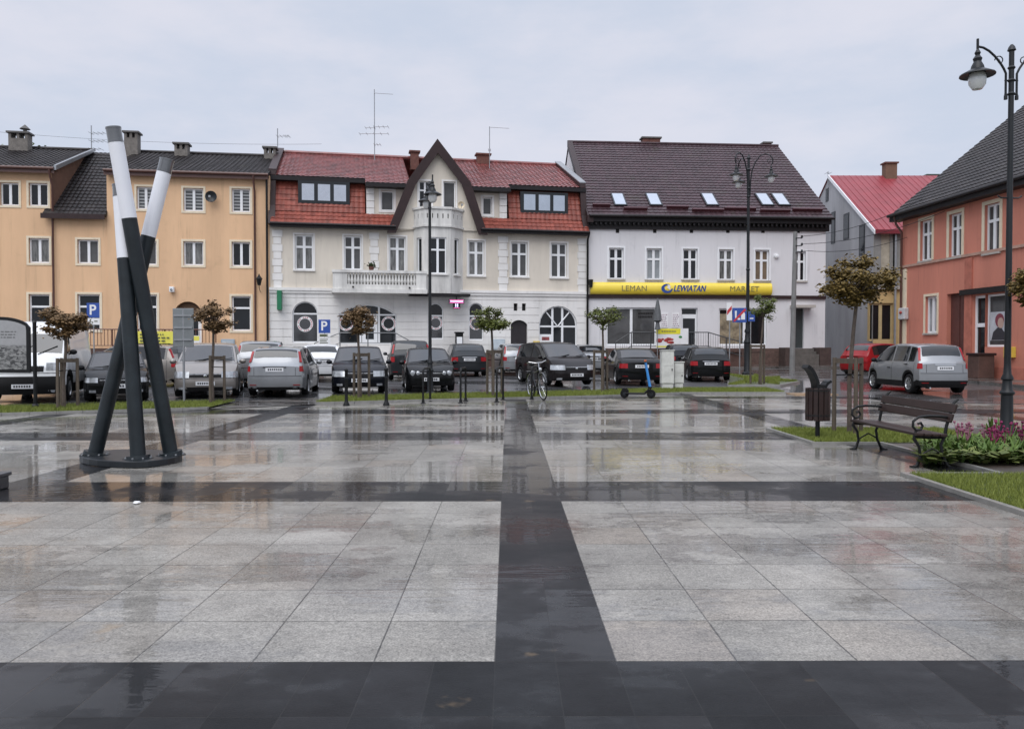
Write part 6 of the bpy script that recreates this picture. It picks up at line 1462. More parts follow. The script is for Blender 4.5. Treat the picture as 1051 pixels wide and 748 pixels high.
def stakes(u, vb, pxs, vt, label, group='stakes round the small trees', n=3):
    g = ground(u, vb); root = thing('tree_stakes', label, 'tree stakes', g, 0, group); D_ = g.y
    xs_ = [at(q, vb, D_).x - g.x for q in pxs]; H = at(u, vt, D_).z - g.z
    ys_ = [.22, -.28, .22] if len(xs_) == 3 else [-.2, .2]
    tops = []
    for x, y in zip(xs_, ys_):
        k = MB(); k.tube([(x, y, -.05), (x, y, H)], [.042, .038], 8); k.build('stake', m_stake, root, smooth=True); tops.append(Vector((x, y, H - .06)))
    k = MB()
    if len(tops) == 3: 
        for a, b_ in ((0, 1), (1, 2), (2, 0)): 
            d = (tops[b_] - tops[a]); w_ = Vector((-d.y, d.x, 0)).normalized() * .018; z = Vector((0, 0, .045)); a_, b2_ = tops[a], tops[b_]
            k.add([a_ - w_ - z, b2_ - w_ - z, b2_ + w_ - z, a_ + w_ - z, a_ - w_ + z, b2_ - w_ + z, b2_ + w_ + z, a_ + w_ + z], [(0, 3, 2, 1), (4, 5, 6, 7), (0, 1, 5, 4), (1, 2, 6, 5), (2, 3, 7, 6), (3, 0, 4, 7)])
    else: k.tube([tops[0], tops[1]], .03, 6)
    k.build('cross_rail', m_stake, root)
    k = MB(); z = H - .32
    for q in tops: k.tube([(q.x, q.y, z), (0, 0, z + .02)], .012, 5)
    k.build('tie', m_rubber, root)
street_tree(66, 421, 43, 91, 313, 345, lm_red, 'bronze leaved young tree standing between the white van and the leaning poles', 800, seed=1); stakes(66, 421, (58.5, 66, 75), 367.5, 'wooden stakes round the bronze tree by the white van')
street_tree(218.5, 415.5, 196, 242, 308, 340, lm_red, 'bronze leaved young tree in front of the silver people carrier', 620, seed=2); stakes(218.5, 415.5, (213, 220, 227.5), 365, 'wooden stakes round the bronze tree before the people carrier')
street_tree(370, 410.5, 345, 388, 315, 341, lm_red, 'bronze leaved young tree in front of the black car with pale headlights', 640, seed=3); stakes(369.5, 410.5, (362, 370, 377.5), 362, 'wooden stakes round the bronze tree under the balcony')
street_tree(506, 408, 484, 525, 315, 340, lm_olv, 'olive leaved round young tree before the graphite hatchback', 680, seed=4); stakes(507, 408, (500, 506.5, 515), 359, 'wooden stakes round the olive tree near the bicycle')
street_tree(619, 403.5, 601, 636, 313, 338, lm_olv, 'thin olive leaved tree left of the blue scooter', 360, seed=5); stakes(617, 403.5, (610.5, 617, 624), 359, 'wooden stakes round the thin olive tree by the scooter')
street_tree(779.5, 396, 769, 798, 303, 329, lm_grn, 'fresh green young tree beside the tall three armed lamp', 420, seed=6); stakes(779.5, 396, (772, 779, 786), 353.5, 'wooden stakes round the green tree beside the tall lamp')
street_tree(872, 446, 843, 916, 266, 314, lm_org, 'amber leaved young tree near the litter bin', 1150, .078, seed=7); stakes(874, 446.5, (861, 871, 889), 367, 'wooden stakes round the amber tree near the litter bin')
street_tree(1057, 452, 1036, 1085, 268, 312, lm_org, 'amber leaved young tree cut off by the right edge', 800, .078, seed=9)
# old tree behind the apricot roof
g = at(40, 356, 62); bt = thing('broadleaf_tree', 'green broad tree top showing over the apricot roof at the left', 'tree', (g.x, 62, .4))
k, cl = leaf_crown((-.2, 0, 13.6), 2.9, 2.6, 2.7, 5000, .34, seed=12, clumps=80); t = MB(); t.tube([(0, 0, 0), (.1, 0, 6), (0, 0, 11)], [.4, .3, .2], 9)
for q in cl[::3]: t.tube([(0, 0, 10), Vector((0, 0, 11.5)).lerp(q, .5), q], [.14, .08, .03], 5)
t.build('trunk', m_bark, bt, smooth=True); k.build('crown', lm_grn, bt, recalc=False)
# ================================================================== lamps
m_lampm = M('lamp_iron', (.010, .012, .014), .42, spec=.35); m_globe = M('lamp_globe', (.62, .63, .62), .08, var=.05, coat=1)
def pedestal(mb, s=1.0):
    mb.lathe([(.17, 0), (.17, .06), (.12, .10), (.115, .14), (.105, .16), (.095, .75 * s), (.12, .77 * s), (.12, .80 * s), (.09, .84 * s), (.075, 1.0 * s), (.10, 1.02 * s), (.10, 1.05 * s), (.065, 1.12 * s), (.055, 1.3 * s)], 16)
def lantern(root, p, s=1.0):
    c = MB(); x, y, z = p
    c.lathe([(.008, z + .02 * s), (.02, z - .04 * s), (.05, z - .10 * s), (.035, z - .14 * s), (.075, z - .20 * s), (.06, z - .25 * s), (.10, z - .33 * s), (.11, z - .38 * s), (.15, z - .40 * s), (.28 * s, z - .47 * s), (.285 * s, z - .49 * s), (.15, z - .455 * s), (.12, z - .45 * s)], 18, (x, y, 0))
    h = c.build('lantern', m_lampm, root, smooth=True)
    c = MB(); c.lathe([(.125 * s, z - .46 * s), (.145 * s, z - .54 * s), (.135 * s, z - .64 * s), (.08 * s, z - .725 * s), (.001, z - .745 * s)], 16, (x, y, 0)); c.build('globe', m_globe, h, smooth=True)
def lamp_small(name, label, u, v, vt, az):
    g = ground(u, v); H = at(u, vt, g.y).z - g.z
    root = thing('street_lamp', label, 'street lamp', g, az, 'cast iron street lamps')
    k = MB(); pedestal(k); k.tube([(0, 0, 1.25), (0, 0, H - .1)], [.055, .042], 12); k.lathe([(.042, H - .12), (.07, H - .1), (.05, H - .04), (.02, H)], 12)
    for z in (H - .85, H - .62, H - .4): k.lathe([(.045, z - .03), (.065, z), (.045, z + .03)], 12)
    k.build('pole', m_lampm, root, smooth=True)
    for s in (1, -1):
        c = MB(); pts = [(s * .10, 0, H - .88), (s * .10, 0, H - .50)] + [(s * (.10 + .54 * (1 - math.cos(t * math.pi / 2))) if 0 else s * (.10 + .52 * t), 0, H - .5 + .45 * math.sin(t * math.pi / 2) ** .8) for t in (.08, .16, .25, .4, .6, .8, 1)]
        c.tube(pts, .02, 7); c.tube([(s * .62, 0, H - .09), (s * .62, 0, H + .08)], .022, 7); c.tube([(s * .05, 0, H - .05), (s * .72, 0, H - .05)], .012, 6) if 0 else None
        sp_ = [(s * (.22 + .09 * (1 - i / 16) * math.cos(i * .55)), 0, H - .28 + .09 * (1 - i / 16) * math.sin(i * .55)) for i in range(15)]; c.tube(sp_, .010, 5)
        for z in (H - .86, H - .62): c.tube([(0, 0, z), (s * .12, 0, z)], .015, 5)
        c.lathe([(.03, H - .95), (.03, H - .88), (.001, H - .86)], 8, (s * .10, 0, 0)); c.build('arm', m_lampm, root, smooth=True); lantern(root, (s * .62, 0, H - .06), 1.0)
    c = MB(); z = H - 2.65; c.tube([(-.22, 0, z + .04), (-.16, 0, z), (.16, 0, z), (.22, 0, z + .04)], .014, 5); c.build('ladder_bar', m_lampm, root)
    return root
lamp_small('a', 'tall double armed iron lamp standing in the flower bed', 1033, 449, 46, R(4))
lamp_small('b', 'double armed iron lamp on the verge before the gabled house', 441.5, 405, 186, R(104))
g = ground(767, 384.5); H = at(767, 161.5, g.y).z - g.z
l4 = thing('street_lamp', 'tall three armed crook lamp on the grass island by the market', 'street lamp', g, R(-20), 'cast iron street lamps')
k = MB(); T = Matrix.Scale(1.5, 4); kk = MB(); pedestal(kk, 1.35); k.add([T @ Vector(p) for p in kk.v], kk.f); k.tube([(0, 0, 2.2), (0, 0, H)], [.085, .06], 12); k.lathe([(.06, H - .1), (.1, H - .05), (.03, H + .12)], 10)
for z in (H - .6, H - 1.5, H - 1.9, H - 5.4): k.lathe([(.07, z - .06), (.11, z), (.07, z + .06)], 12)
k.build('pole', m_lampm, l4, smooth=True)
for i in range(3):
    T = Matrix.Rotation(R(120) * i, 4, 'Z'); c = MB(); pts = [(.07, 0, H - 1.9), (.10, 0, H - 1.1), (.16, 0, H - .65), (.30, 0, H - .28), (.52, 0, H + .02), (.76, 0, H + .10), (1.0, 0, H + .0), (1.12, 0, H - .2), (1.10, 0, H - .36), (1.04, 0, H - .44)]
    c.tube(pts, .03, 7, 0, T); sp_ = [(.96 + .15 * (1 - j / 15) * math.cos(j * .6), 0, H - .28 + .14 * (1 - j / 15) * math.sin(j * .6)) for j in range(14)]; c.tube(sp_, .014, 5, 0, T); c.build('arm', m_lampm, l4, smooth=True)
    p = T @ Vector((1.04, 0, H - .44)); lantern(l4, tuple(p), 1.15)
# ================================================================== bench
BX0, BX1 = 5.37, 5.82
bn = thing('park_bench', 'dark slatted park bench with scrolled cast iron ends', 'bench', (5.6, 11.42, 0.0)); xo, yo = 5.6, 11.42
def bench_end(y):
    c = MB(); q = .02
    fl = [(-.23, .0), (-.19, .03), (-.15, .14), (-.17, .28), (-.24, .38), (-.22, .43)]; c.tube([(x, y, z) for x, z in fl], [.03, .022, .02, .02, .024, .022], 8)
    rl = [(.24, .0), (.20, .03), (.14, .16), (.12, .30), (.17, .42), (.19, .55), (.24, .72), (.29, .86), (.34, .90)]; c.tube([(x, y, z) for x, z in rl], [.03, .022, .02, .02, .022, .022, .02, .02, .018], 8)
    c.tube([(-.24, y, .41), (0, y, .395), (.17, y, .40)], .022, 8)
    arm = [(.22, .66), (.10, .675), (-.05, .68), (-.18, .665), (-.25, .61), (-.255, .54), (-.21, .49), (-.15, .50), (-.125, .55), (-.15, .59), (-.19, .575)]; c.tube([(x, y, z) for x, z in arm], .018, 8)
    c.tube([(-.21, y, .49), (-.24, y, .42)], .016, 6); c.tube([(-.15, y, .16), (0, y, .25), (.13, y, .18)], .012, 6)
    for x in (-.23, .24): c.box(x - .04, x + .04, y - .05, y + .05, 0, .018)
    return c
for y in (-.93, .93): bench_end(y).build('end_frame', m_black, bn, smooth=True, angle=50)
for i in range(4):
    c = MB(); x = -.20 + .105 * i; c.box(x - .045, x + .045, -1.02, 1.02, .425 - .004 * i, .462 - .004 * i); c.build('seat_slat', m_wood, bn, bevel=.008)
for i in range(2):
    c = MB(); T = Matrix.Translation((.215 + .045 * i, 0, .655 + .125 * i)) @ Matrix.Rotation(R(18), 4, 'Y'); c.box(-.018, .018, -1.02, 1.02, -.06, .06, 0, T); c.build('backrest_slat', m_wood, bn, bevel=.008)
# ================================================================== litter bin
g = ground(839, 452); lbn = thing('litter_bin', 'slatted brown litter bin on a post with a curved hood bar', 'litter bin', g, R(8))
c = MB(); c.tube([(0, 0, -.03), (0, 0, .5)], .038, 12); c.build('post', m_black, lbn, smooth=True)
c = MB(); c.lathe([(.001, .37), (.165, .37), (.165, .885), (.15, .885), (.15, .42), (.001, .42)], 20); c.build('liner', m_black, lbn, smooth=True)
c = MB(); ns = 14
for i in range(ns):
    T = Matrix.Rotation(2 * math.pi * i / ns, 4, 'Z'); c.box(.168, .20, -.036, .036, .345, .895, 0, T)
c.build('slat', m_wood, lbn, bevel=.006)
c = MB()
for z in (.42, .84): c.lathe([(.168, z), (.203, z), (.203, z + .03), (.168, z + .03)], 24)
c.build('band', m_black, lbn, smooth=True)
def strap(pts, w_, th, nm):
    c = MB(); n = len(pts)
    for (xa, za), (xb, zb_) in zip(pts, pts[1:]):
        d = Vector((xb - xa, 0, zb_ - za)).normalized(); nn_ = Vector((-d.z, 0, d.x)) * th
        a, b_ = Vector((xa, 0, za)), Vector((xb, 0, zb_)); y = Vector((0, w_, 0))
        c.add([a - nn_ - y, b_ - nn_ - y, b_ - nn_ + y, a - nn_ + y, a + nn_ - y, b_ + nn_ - y, b_ + nn_ + y, a + nn_ + y], [(0, 3, 2, 1), (4, 5, 6, 7), (0, 1, 5, 4), (1, 2, 6, 5), (2, 3, 7, 6), (3, 0, 4, 7)])
    c.build(nm, m_black, lbn)
strap([(-.04, .86), (-.045, .96), (-.075, 1.06), (-.125, 1.16), (-.18, 1.23), (-.235, 1.265)], .10, .03, 'hood_bar'); strap([(.08, .86), (.10, .93), (.14, .98), (.20, 1.01)], .09, .022, 'ash_tray')
# ================================================================== flower bed
random.seed(44)
m_stem = leafmat('tulip_leaf', (.035, .075, .014), (.13, .20, .045)); m_p1 = M('petal_magenta', (.30, .03, .12), .6, var=.3, scale=20); m_p2 = M('petal_pale_pink', (.36, .14, .21), .6, var=.3, scale=20); m_p3 = M('petal_purple', (.17, .018, .07), .6, var=.3, scale=20)
def leafy(mb, c, n, L, sp):
    for i in range(n):
        a = U(0, 6.283); l = L * U(.6, 1.1); w_ = l * .075; d = Vector((math.cos(a), math.sin(a), 0)); s = Vector((-d.y, d.x, 0)) * w_; lean = U(.2, sp); b_ = Vector(c)
        P = [b_, b_ + d * l * lean * .4 + Vector((0, 0, l * .5)), b_ + d * l * lean + Vector((0, 0, l * (.9 - .5 * lean * lean)))]
        mb.add([P[0] - s * .4, P[0] + s * .4, P[1] + s, P[1] - s, P[2]], [(0, 1, 2, 3), (3, 2, 4)])
def tulip(pm, label, h=.36):
    root = thing('tulip', label, 'flower', (0, 0, 0), 0, 'flowers in the bed')
    c = MB(); c.tube([(0, 0, 0), (.01, 0, h * .6), (0, .01, h)], .006, 5); leafy(c, (0, 0, 0), 7, h * .95, .9); c.build('stem', m_stem, root, recalc=False)
    c = MB()
    for hx in range(5):
        ox, oy, oz = (U(-.07, .07), U(-.07, .07), U(-.16, .04)) if hx else (0, 0, 0)
        c.tube([(0, 0, h - .2), (ox, oy, h + oz + .01)], .006, 4)
        for i in range(6):
            T = Matrix.Translation((ox, oy, h + oz)) @ Matrix.Rotation(i * math.pi / 3, 4, 'Z'); c.add([(0, -.012, 0), (0, .012, 0), (.018, .011, .018), (.018, -.011, .018), (.016, 0, .044)], [(0, 1, 2, 3), (3, 2, 4)], 0, T)
    c.build('flower_head', pm, root, recalc=False); return root
protos = []
spots = []
for (u0, u1, v0, v1, n, kinds) in ((980, 998, 462, 468, 6, (1, 1, 0)), (1018, 1032, 463, 471, 8, (0, 2, 2)), (1036, 1066, 460, 470, 9, (0, 2, 2)), (1000, 1018, 462, 468, 1, (2, 1))):
    for _ in range(n): spots.append((ground(U(u0, u1), U(v0, v1)), random.choice(kinds)))
names = ['magenta flower with narrow leaves in the bed behind the bench', 'pale pink flower nearest the bench end in the bed', 'dark purple flower with narrow leaves in the bed by the lamp']
done = {}
for p, kd in spots:
    loc = (p.x, p.y, .028)
    if kd not in done: done[kd] = tulip((m_p1, m_p2, m_p3)[kd], names[kd]); done[kd].location = loc
    else:
        s = U(.8, 1.15); again(done[kd], loc, U(0, 6.28), names[kd], None, (s, s, s * U(.9, 1.1)))
c = MB()
for _ in range(420):
    p = ground(U(950, 1085), U(460, 478)); leafy(c, (p.x, p.y, .02), 9, U(.14, .36), 1.1)
for _ in range(500): leafy(c, (U(8.6, 15.5), U(10.6, 14.9), .02), 8, U(.14, .34), 1.1)
tag(c.build('foliage', m_stem, recalc=False), 'green leaves filling the flower bed behind the bench', 'ground cover', None, 'stuff')
c = MB()
for _ in range(260):
    p = ground(U(945, 1075), U(458, 480)); a = U(0, 6.28); s = U(.05, .1)
    for j in range(5): b_ = a + j * 1.25; q = Vector((p.x + .1 * math.cos(b_), p.y + .1 * math.sin(b_), U(.07, .2))); d = Vector((math.cos(b_), math.sin(b_), U(-.2, .5))) * s; w_ = Vector((-math.sin(b_), math.cos(b_), 0)) * s * .7; c.quad(q - d, q + w_, q + d, q - w_)
tag(c.build('foliage', lm_grn, recalc=False), 'broad low leaves along the front of the flower bed', 'ground cover', None, 'stuff')
# ================================================================== bollards and racks
def bollard(u, v, vt, label):
    g = ground(u, v); H = at(u, vt, g.y).z - g.z; root = thing('bollard', label, 'bollard', g, 0, 'black bollards along the verge')
    c = MB(); c.lathe([(.09, 0), (.09, .03), (.055, .10), (.045, .16), (.042, H - .1), (.055, H - .08), (.055, H - .05), (.03, H - .02), (.001, H)], 14); c.build('post', m_black, root, smooth=True)
    c = MB(); c.lathe([(.058, H * .72), (.058, H * .76)], 14); c.build('ring', m_anthr, root); return root
bollard(355.5, 416.5, 377.5, 'black bollard left of the bronze tree by the black car'); bollard(396.5, 416, 376.5, 'black bollard right of the bronze tree by the black car')
def rack(u, v, label, dx=.06, dy=.75, h=.98):
    g = ground(u, v); root = thing('bicycle_rack', label, 'bicycle rack', g, 0, 'hooped bicycle racks along the verge')
    c = MB(); r_ = .12; a, b_ = Vector((0, 0, 0)), Vector((dx, dy, 0)); d = (b_ - a).normalized(); pts = [a, a + Vector((0, 0, h - r_))]
    for t in (30, 60, 90): pts.append(a + Vector((0, 0, h - r_)) + d * r_ * (1 - math.cos(R(t))) + Vector((0, 0, r_ * math.sin(R(t)))))
    for t in (90, 60, 30, 0): pts.append(b_ + Vector((0, 0, h - r_)) - d * r_ * (1 - math.cos(R(t))) + Vector((0, 0, r_ * math.sin(R(t)))))
    pts.append(b_); c.tube(pts, .03, 8); c.build('hoop', m_black, root, smooth=True)
    for q in (a, b_): c = MB(); c.lathe([(.08, 0), (.08, .012), (.045, .03), (.04, .1)], 12, tuple(q)); c.build('foot_flange', m_black, root)
    return root
rack(434.3, 414, 'empty hooped rack by the double lamp', .12, .8); rack(472.8, 413.5, 'empty hooped rack between the double lamp and the olive tree', .10, .8); rack(509.8, 412.5, 'empty hooped rack beside the olive tree', .18, .8); rack(545.8, 410, 'hooped rack with the bicycle leaning on it', .22, .7)
# ================================================================== bicycle
p = ground(560, 411); bk = thing('bicycle', 'dark city bicycle leaning on the rack with its front wheel towards the square', 'bicycle', p, R(-96))
m_bf = M('bike_paint', (.02, .022, .026), .3, coat=1)
bk.location = (p.x - .22, p.y + .58, 0.0); bk.rotation_euler = (R(5), 0, R(-73)); bk.scale = (1.05, 1.05, 1.1)
def wheel_b(x, nm):
    c = MB(); n = 32; r_ = .345; c.tube([(x + r_ * math.cos(2 * math.pi * i / n), 0, .362 + r_ * math.sin(2 * math.pi * i / n)) for i in range(n + 1)], .019, 8, cap=False); wt = c.build(nm, m_rubber, bk, smooth=True)
    c = MB(); c.tube([(x + .322 * math.cos(2 * math.pi * i / n), 0, .362 + .322 * math.sin(2 * math.pi * i / n)) for i in range(n + 1)], .011, 6, cap=False); c.tube([(x, -.05, .362), (x, .05, .362)], .02, 8); c.build('rim', m_chrome, wt, smooth=True)
    c = MB()
    for i in range(24): a = 2 * math.pi * i / 24; c.tube([(x, .02 * (-1) ** i, .362), (x + .32 * math.cos(a), 0, .362 + .32 * math.sin(a))], .0022, 3)
    c.build('spokes', m_chrome, wt)
    c = MB(); c.tube([(x + .385 * math.cos(R(t)), 0, .362 + .385 * math.sin(R(t))) for t in range(20, 170, 15)], .022, 6); c.build('mudguard', m_bf, wt)
wheel_b(.53, 'wheel'); wheel_b(-.53, 'wheel')
c = MB(); BB = (-.08, 0, .30); HT, HB = (.36, 0, .86), (.41, 0, .68); ST = (-.22, 0, .80)
for a, b_ in ((BB, HB), (BB, ST), ((-.2, 0, .72), (.37, 0, .82)), (HB, HT)): c.tube([a, b_], .017, 8)
for y in (.055, -.055): c.tube([BB, (-.53, y, .362)], .010, 6); c.tube([(-.2, 0, .74), (-.53, y, .362)], .009, 6); c.tube([(.41, y * .6, .68), (.43, y, .62), (.53, y, .362)], .012, 6)
c.build('frame', m_bf, bk, smooth=True)
c = MB(); c.tube([HT, (.345, 0, 1.0)], .014, 8); c.tube([(.16, -.29, 1.03), (.26, -.26, 1.06), (.36, -.1, 1.02), (.36, .1, 1.02), (.26, .26, 1.06), (.16, .29, 1.03)], .012, 8); c.build('handlebar', m_chrome, bk, smooth=True)
c = MB(); c.tube([ST, (-.245, 0, .94)], .013, 8); vs, fs = blob(.14, .075, .04, (-.26, 0, .96)); c.add(vs, fs); c.build('saddle', m_rubber, bk, smooth=True)
c = MB(); c.lathe([(.09, -.035), (.09, -.03), (.001, -.028)], 16, BB, axis='y'); c.tube([(-.08, -.07, .30), (.06, -.07, .20)], .010, 5); c.tube([(-.08, .07, .30), (-.22, .07, .40)], .010, 5); c.box(.02, .10, -.17, -.07, .19, .21); c.box(-.26, -.18, .07, .17, .39, .41); c.build('pedals', m_trim, bk)
c = MB(); vs, fs = blob(.045, .05, .05, (.46, 0, .84)); c.add(vs, fs); c.build('headlamp', m_lamp, bk, smooth=True)
c = MB(); c.box(-.75, -.38, -.07, .07, .755, .77); c.build('luggage_rack', m_bf, bk)
# ================================================================== e-scooter
p = ground(655, 408.5); es = thing('electric_scooter', 'parked electric scooter with a bright blue stem on the wet square', 'scooter', p, R(-12))
m_blue = M('scooter_blue', (.02, .20, .52), .35, coat=.6)
c = MB(); c.box(-.40, .22, -.075, .075, .12, .17); c.build('deck', m_trim, es, bevel=.02)
for x in (-.42, .40): 
    c = MB(); c.lathe([(.05, -.03), (.12, -.03), (.135, -.015), (.135, .015), (.12, .03), (.05, .03)], 18, (x, 0, .135), axis='y'); wt = c.build('wheel', m_rubber, es, smooth=True); c = MB(); c.lathe([(.001, -.034), (.055, -.032), (.055, .032), (.001, .034)], 12, (x, 0, .135), axis='y'); c.build('hub', m_anthr, wt)
c = MB(); c.tube([(.20, 0, .15), (.34, 0, .28)], .035, 8); c.tube([(.40, -.05, .135), (.36, -.045, .36)], .018, 6); c.tube([(.40, .05, .135), (.36, .045, .36)], .018, 6); c.box(.30, .42, -.06, .06, .30, .36); c.build('fork', m_trim, es)
c = MB(); c.tube([(.365, 0, .33), (.225, 0, 1.10)], [.045, .038], 12); c.build('stem', m_blue, es, smooth=True)
c = MB(); c.tube([(.22, -.25, 1.12), (.235, 0, 1.12), (.22, .25, 1.12)], .017, 8); c.build('handlebar', m_trim, es, smooth=True)
c = MB(); c.box(.18, .25, -.04, .04, 1.14, 1.19); c.build('display', M('scooter_orange', (.5, .12, .03), .5), es)
c = MB(); c.tube([(-.52, 0, .18), (-.46, 0, .29), (-.36, 0, .29), (-.30, 0, .20)], .03, 6); c.build('mudguard', m_trim, es)
# ================================================================== electricity cabinets
def cabinet(u0, u1, v0, v1, d, label, y_off=0.0):
    g = ground((u0 + u1) / 2, v1); w_ = (at(u1, v1, g.y).x - at(u0, v1, g.y).x) / 2; H = at(u0, v0, g.y).z - g.z
    root = thing('electricity_cabinet', label, 'cabinet', (g.x, g.y, g.z), 0, 'pale electricity cabinets'); mm = M('cabinet_grey', (.56, .56, .52), .6, var=.22, scale=2.5)
    c = MB(); c.box(-w_, w_, 0, d, .25, H); c.build('case', mm, root, bevel=.012); c = MB(); c.box(-w_ + .03, w_ - .03, .02, d - .02, -.05, .25); c.build('base', mm, root)
    c = MB(); c.box(-w_ + .025, w_ - .025, -.012, -.001, .28, H * .62); c.box(-w_ + .025, w_ - .025, -.012, -.001, H * .62 + .02, H - .04); dr = c.build('door', mm, root)
    c = MB(); c.box(w_ - .09, w_ - .06, -.03, -.012, H * .5, H * .56); c.build('handle', m_trim, dr); c = MB(); c.box(-w_ - .02, w_ + .02, -.03, d + .02, H + .001, H + .03); c.build('lid', mm, root)
cabinet(679, 691.8, 360, 401, .34, 'tall pale electricity cabinet beside the blue scooter'); cabinet(692.3, 702, 372, 400.5, .34, 'lower pale electricity cabinet against the tall one')
# ================================================================== signs
m_sblue = M('traffic_blue', (.012, .06, .30), .35, var=.03, coat=.3)
def post(root, H, r_=.03): c = MB(); c.tube([(0, 0, -.02), (0, 0, H)], r_, 10); return c.build('post', m_steel, root, smooth=True)
def p_sign(u, Y, v_top, w_, label, extra):
    g = at(u, 400, Y); z = gz(g.x, Y); H = at(u, v_top, Y).z - z; root = thing('parking_sign', label, 'sign', (g.x, Y, z), 0, 'blue parking signs'); post(root, H)
    h_ = w_ * 1.15; c = MB(); c.box(-w_ / 2, w_ / 2, -.05, -.035, H - h_, H); pl_ = c.build('sign_plate', m_sblue, root, bevel=.006); text_mesh('lettering', 'P', h_ * .95, m_white, pl_, (-.02, -.054, H - h_ * .5), (R(90), 0, 0), .012)
    for k, (dz, hh, ink) in enumerate(extra):
        c = MB(); c.box(-w_ / 2, w_ / 2, -.05, -.035, H - h_ - dz - hh, H - h_ - dz); q = c.build('lower_plate', m_white, root); c = MB()
        if ink == 'chair':
            c.lathe([(.04, -.056), (.001, -.056)], 10, (-.12, 0, H - h_ - dz - .08), axis='y'); c.box(-.14, -.11, -.056, -.052, H - h_ - dz - hh + .13, H - h_ - dz - .12); c.box(-.14, -.02, -.056, -.052, H - h_ - dz - hh + .11, H - h_ - dz - hh + .14)
            c.tube([(-.10 + .09 * math.cos(R(t)), -.054, H - h_ - dz - hh + .12 + .09 * math.sin(R(t))) for t in range(150, 400, 25)], .012, 4); c.box(.05, .2, -.056, -.052, H - h_ - dz - hh * .55, H - h_ - dz - hh * .4)
        else:
            for j in range(3): c.box(-w_ * .4, w_ * (.3 - .1 * (j % 2)), -.056, -.052, H - h_ - dz - hh * (.25 + .25 * j) - .02, H - h_ - dz - hh * (.25 + .25 * j) + .02)
        c.build('pictogram' if ink == 'chair' else 'lettering', m_ink, q)
p_sign(97, 36.5, 311, .58, 'blue parking sign with a wheelchair plate below, left of the leaning poles', [(.02, .30, 'chair')])
p_sign(333.5, 39.5, 328, .58, 'blue parking sign with two white plates before the arched windows', [(.03, .16, 'x'), (.22, .34, 'x')])
g = ground(189, 412.5); H = at(189, 316.5, g.y).z - g.z; bs = thing('road_sign', 'plain grey back of a large road sign on a steel post', 'sign', g); post(bs, H, .032)
w_ = (at(200, 330, g.y).x - at(178.5, 330, g.y).x) / 2; zb_ = at(189, 356, g.y).z - g.z; c = MB(); c.box(-w_, w_, -.02, .0, zb_, H); c.build('sign_plate', M('sign_back', (.20, .215, .22), .45, .4, var=.1), bs, bevel=.01); c = MB()
for z in (zb_ + .2, H - .2, (zb_ + H) / 2): c.box(-w_ + .04, w_ - .04, -.05, -.022, z - .02, z + .02)
c.build('sign_rail', m_steel, bs)
# residential zone sign (blue, seen at a slant) and the red striped one
def zone(u, Y, u0, u1, v0, v1, label, mat, yaw=0.0):
    g = at(u, 400, Y); z = gz(g.x, Y); H = at(u, v0, Y).z - z; root = thing('road_sign', label, 'sign', (g.x, Y, z), R(yaw)); post(root, H)
    a, b_ = at(u0, v0, Y), at(u1, v1, Y); x0_, x1_ = a.x - g.x, b_.x - g.x; zb_ = b_.z - z; c = MB(); c.box(x0_, x1_, -.06, -.04, zb_, H); return root, c.build('sign_plate', mat, root, bevel=.01), x0_, x1_, zb_, H
rt, pl_, x0_, x1_, zb_, H = zone(759, 38.0, 751.5, 766, 316, 331, 'blue residential zone sign with white figures and a red stroke by the tall lamp', m_sblue)
W_, h_ = x1_ - x0_, H - zb_; c = MB(); c.prism([(x0_ + W_ * .6, zb_ + h_ * .2), (x0_ + W_ * .88, zb_ + h_ * .2), (x0_ + W_ * .88, zb_ + h_ * .6), (x0_ + W_ * .74, zb_ + h_ * .8), (x0_ + W_ * .6, zb_ + h_ * .6)], -.066, -.062); c.prism([(x0_ + W_ * .18, zb_ + h_ * .3), (x0_ + W_ * .28, zb_ + h_ * .3), (x0_ + W_ * .3, zb_ + h_ * .8), (x0_ + W_ * .16, zb_ + h_ * .8)], -.066, -.062); c.box(x0_ + W_ * .36, x0_ + W_ * .55, -.066, -.062, zb_ + h_ * .18, zb_ + h_ * .3); c.build('pictogram', m_white, pl_)
c = MB(); c.prism([(x0_ + .03, zb_ + .08), (x0_ + .1, zb_ + .03), (x1_ - .03, H - .1), (x1_ - .1, H - .03)], -.072, -.068); c.build('red_stroke', M('traffic_red', (.5, .03, .04), .4), pl_)
rt, pl_, x0_, x1_, zb_, H = zone(770, 38.6, 767.5, 774.5, 320, 330, 'smaller blue plate half hidden behind the tall lamp pole', m_sblue); c = MB(); c.box(x0_ + .08, x1_ - .08, -.066, -.062, zb_ + .12, zb_ + .18); c.build('pictogram', m_white, pl_)
rt, pl_, x0_, x1_, zb_, H = zone(748.5, 37.0, 745.5, 751, 311, 329, 'narrow white and red sign seen at a slant beside the blue zone sign', m_white); c = MB(); c.prism([(x0_ + .02, zb_ + .25), (x1_ - .02, H - .3), (x1_ - .02, H - .12), (x0_ + .02, zb_ + .45)], -.066, -.062); c.build('red_stroke', M('traffic_red', (.5, .03, .04)), pl_)
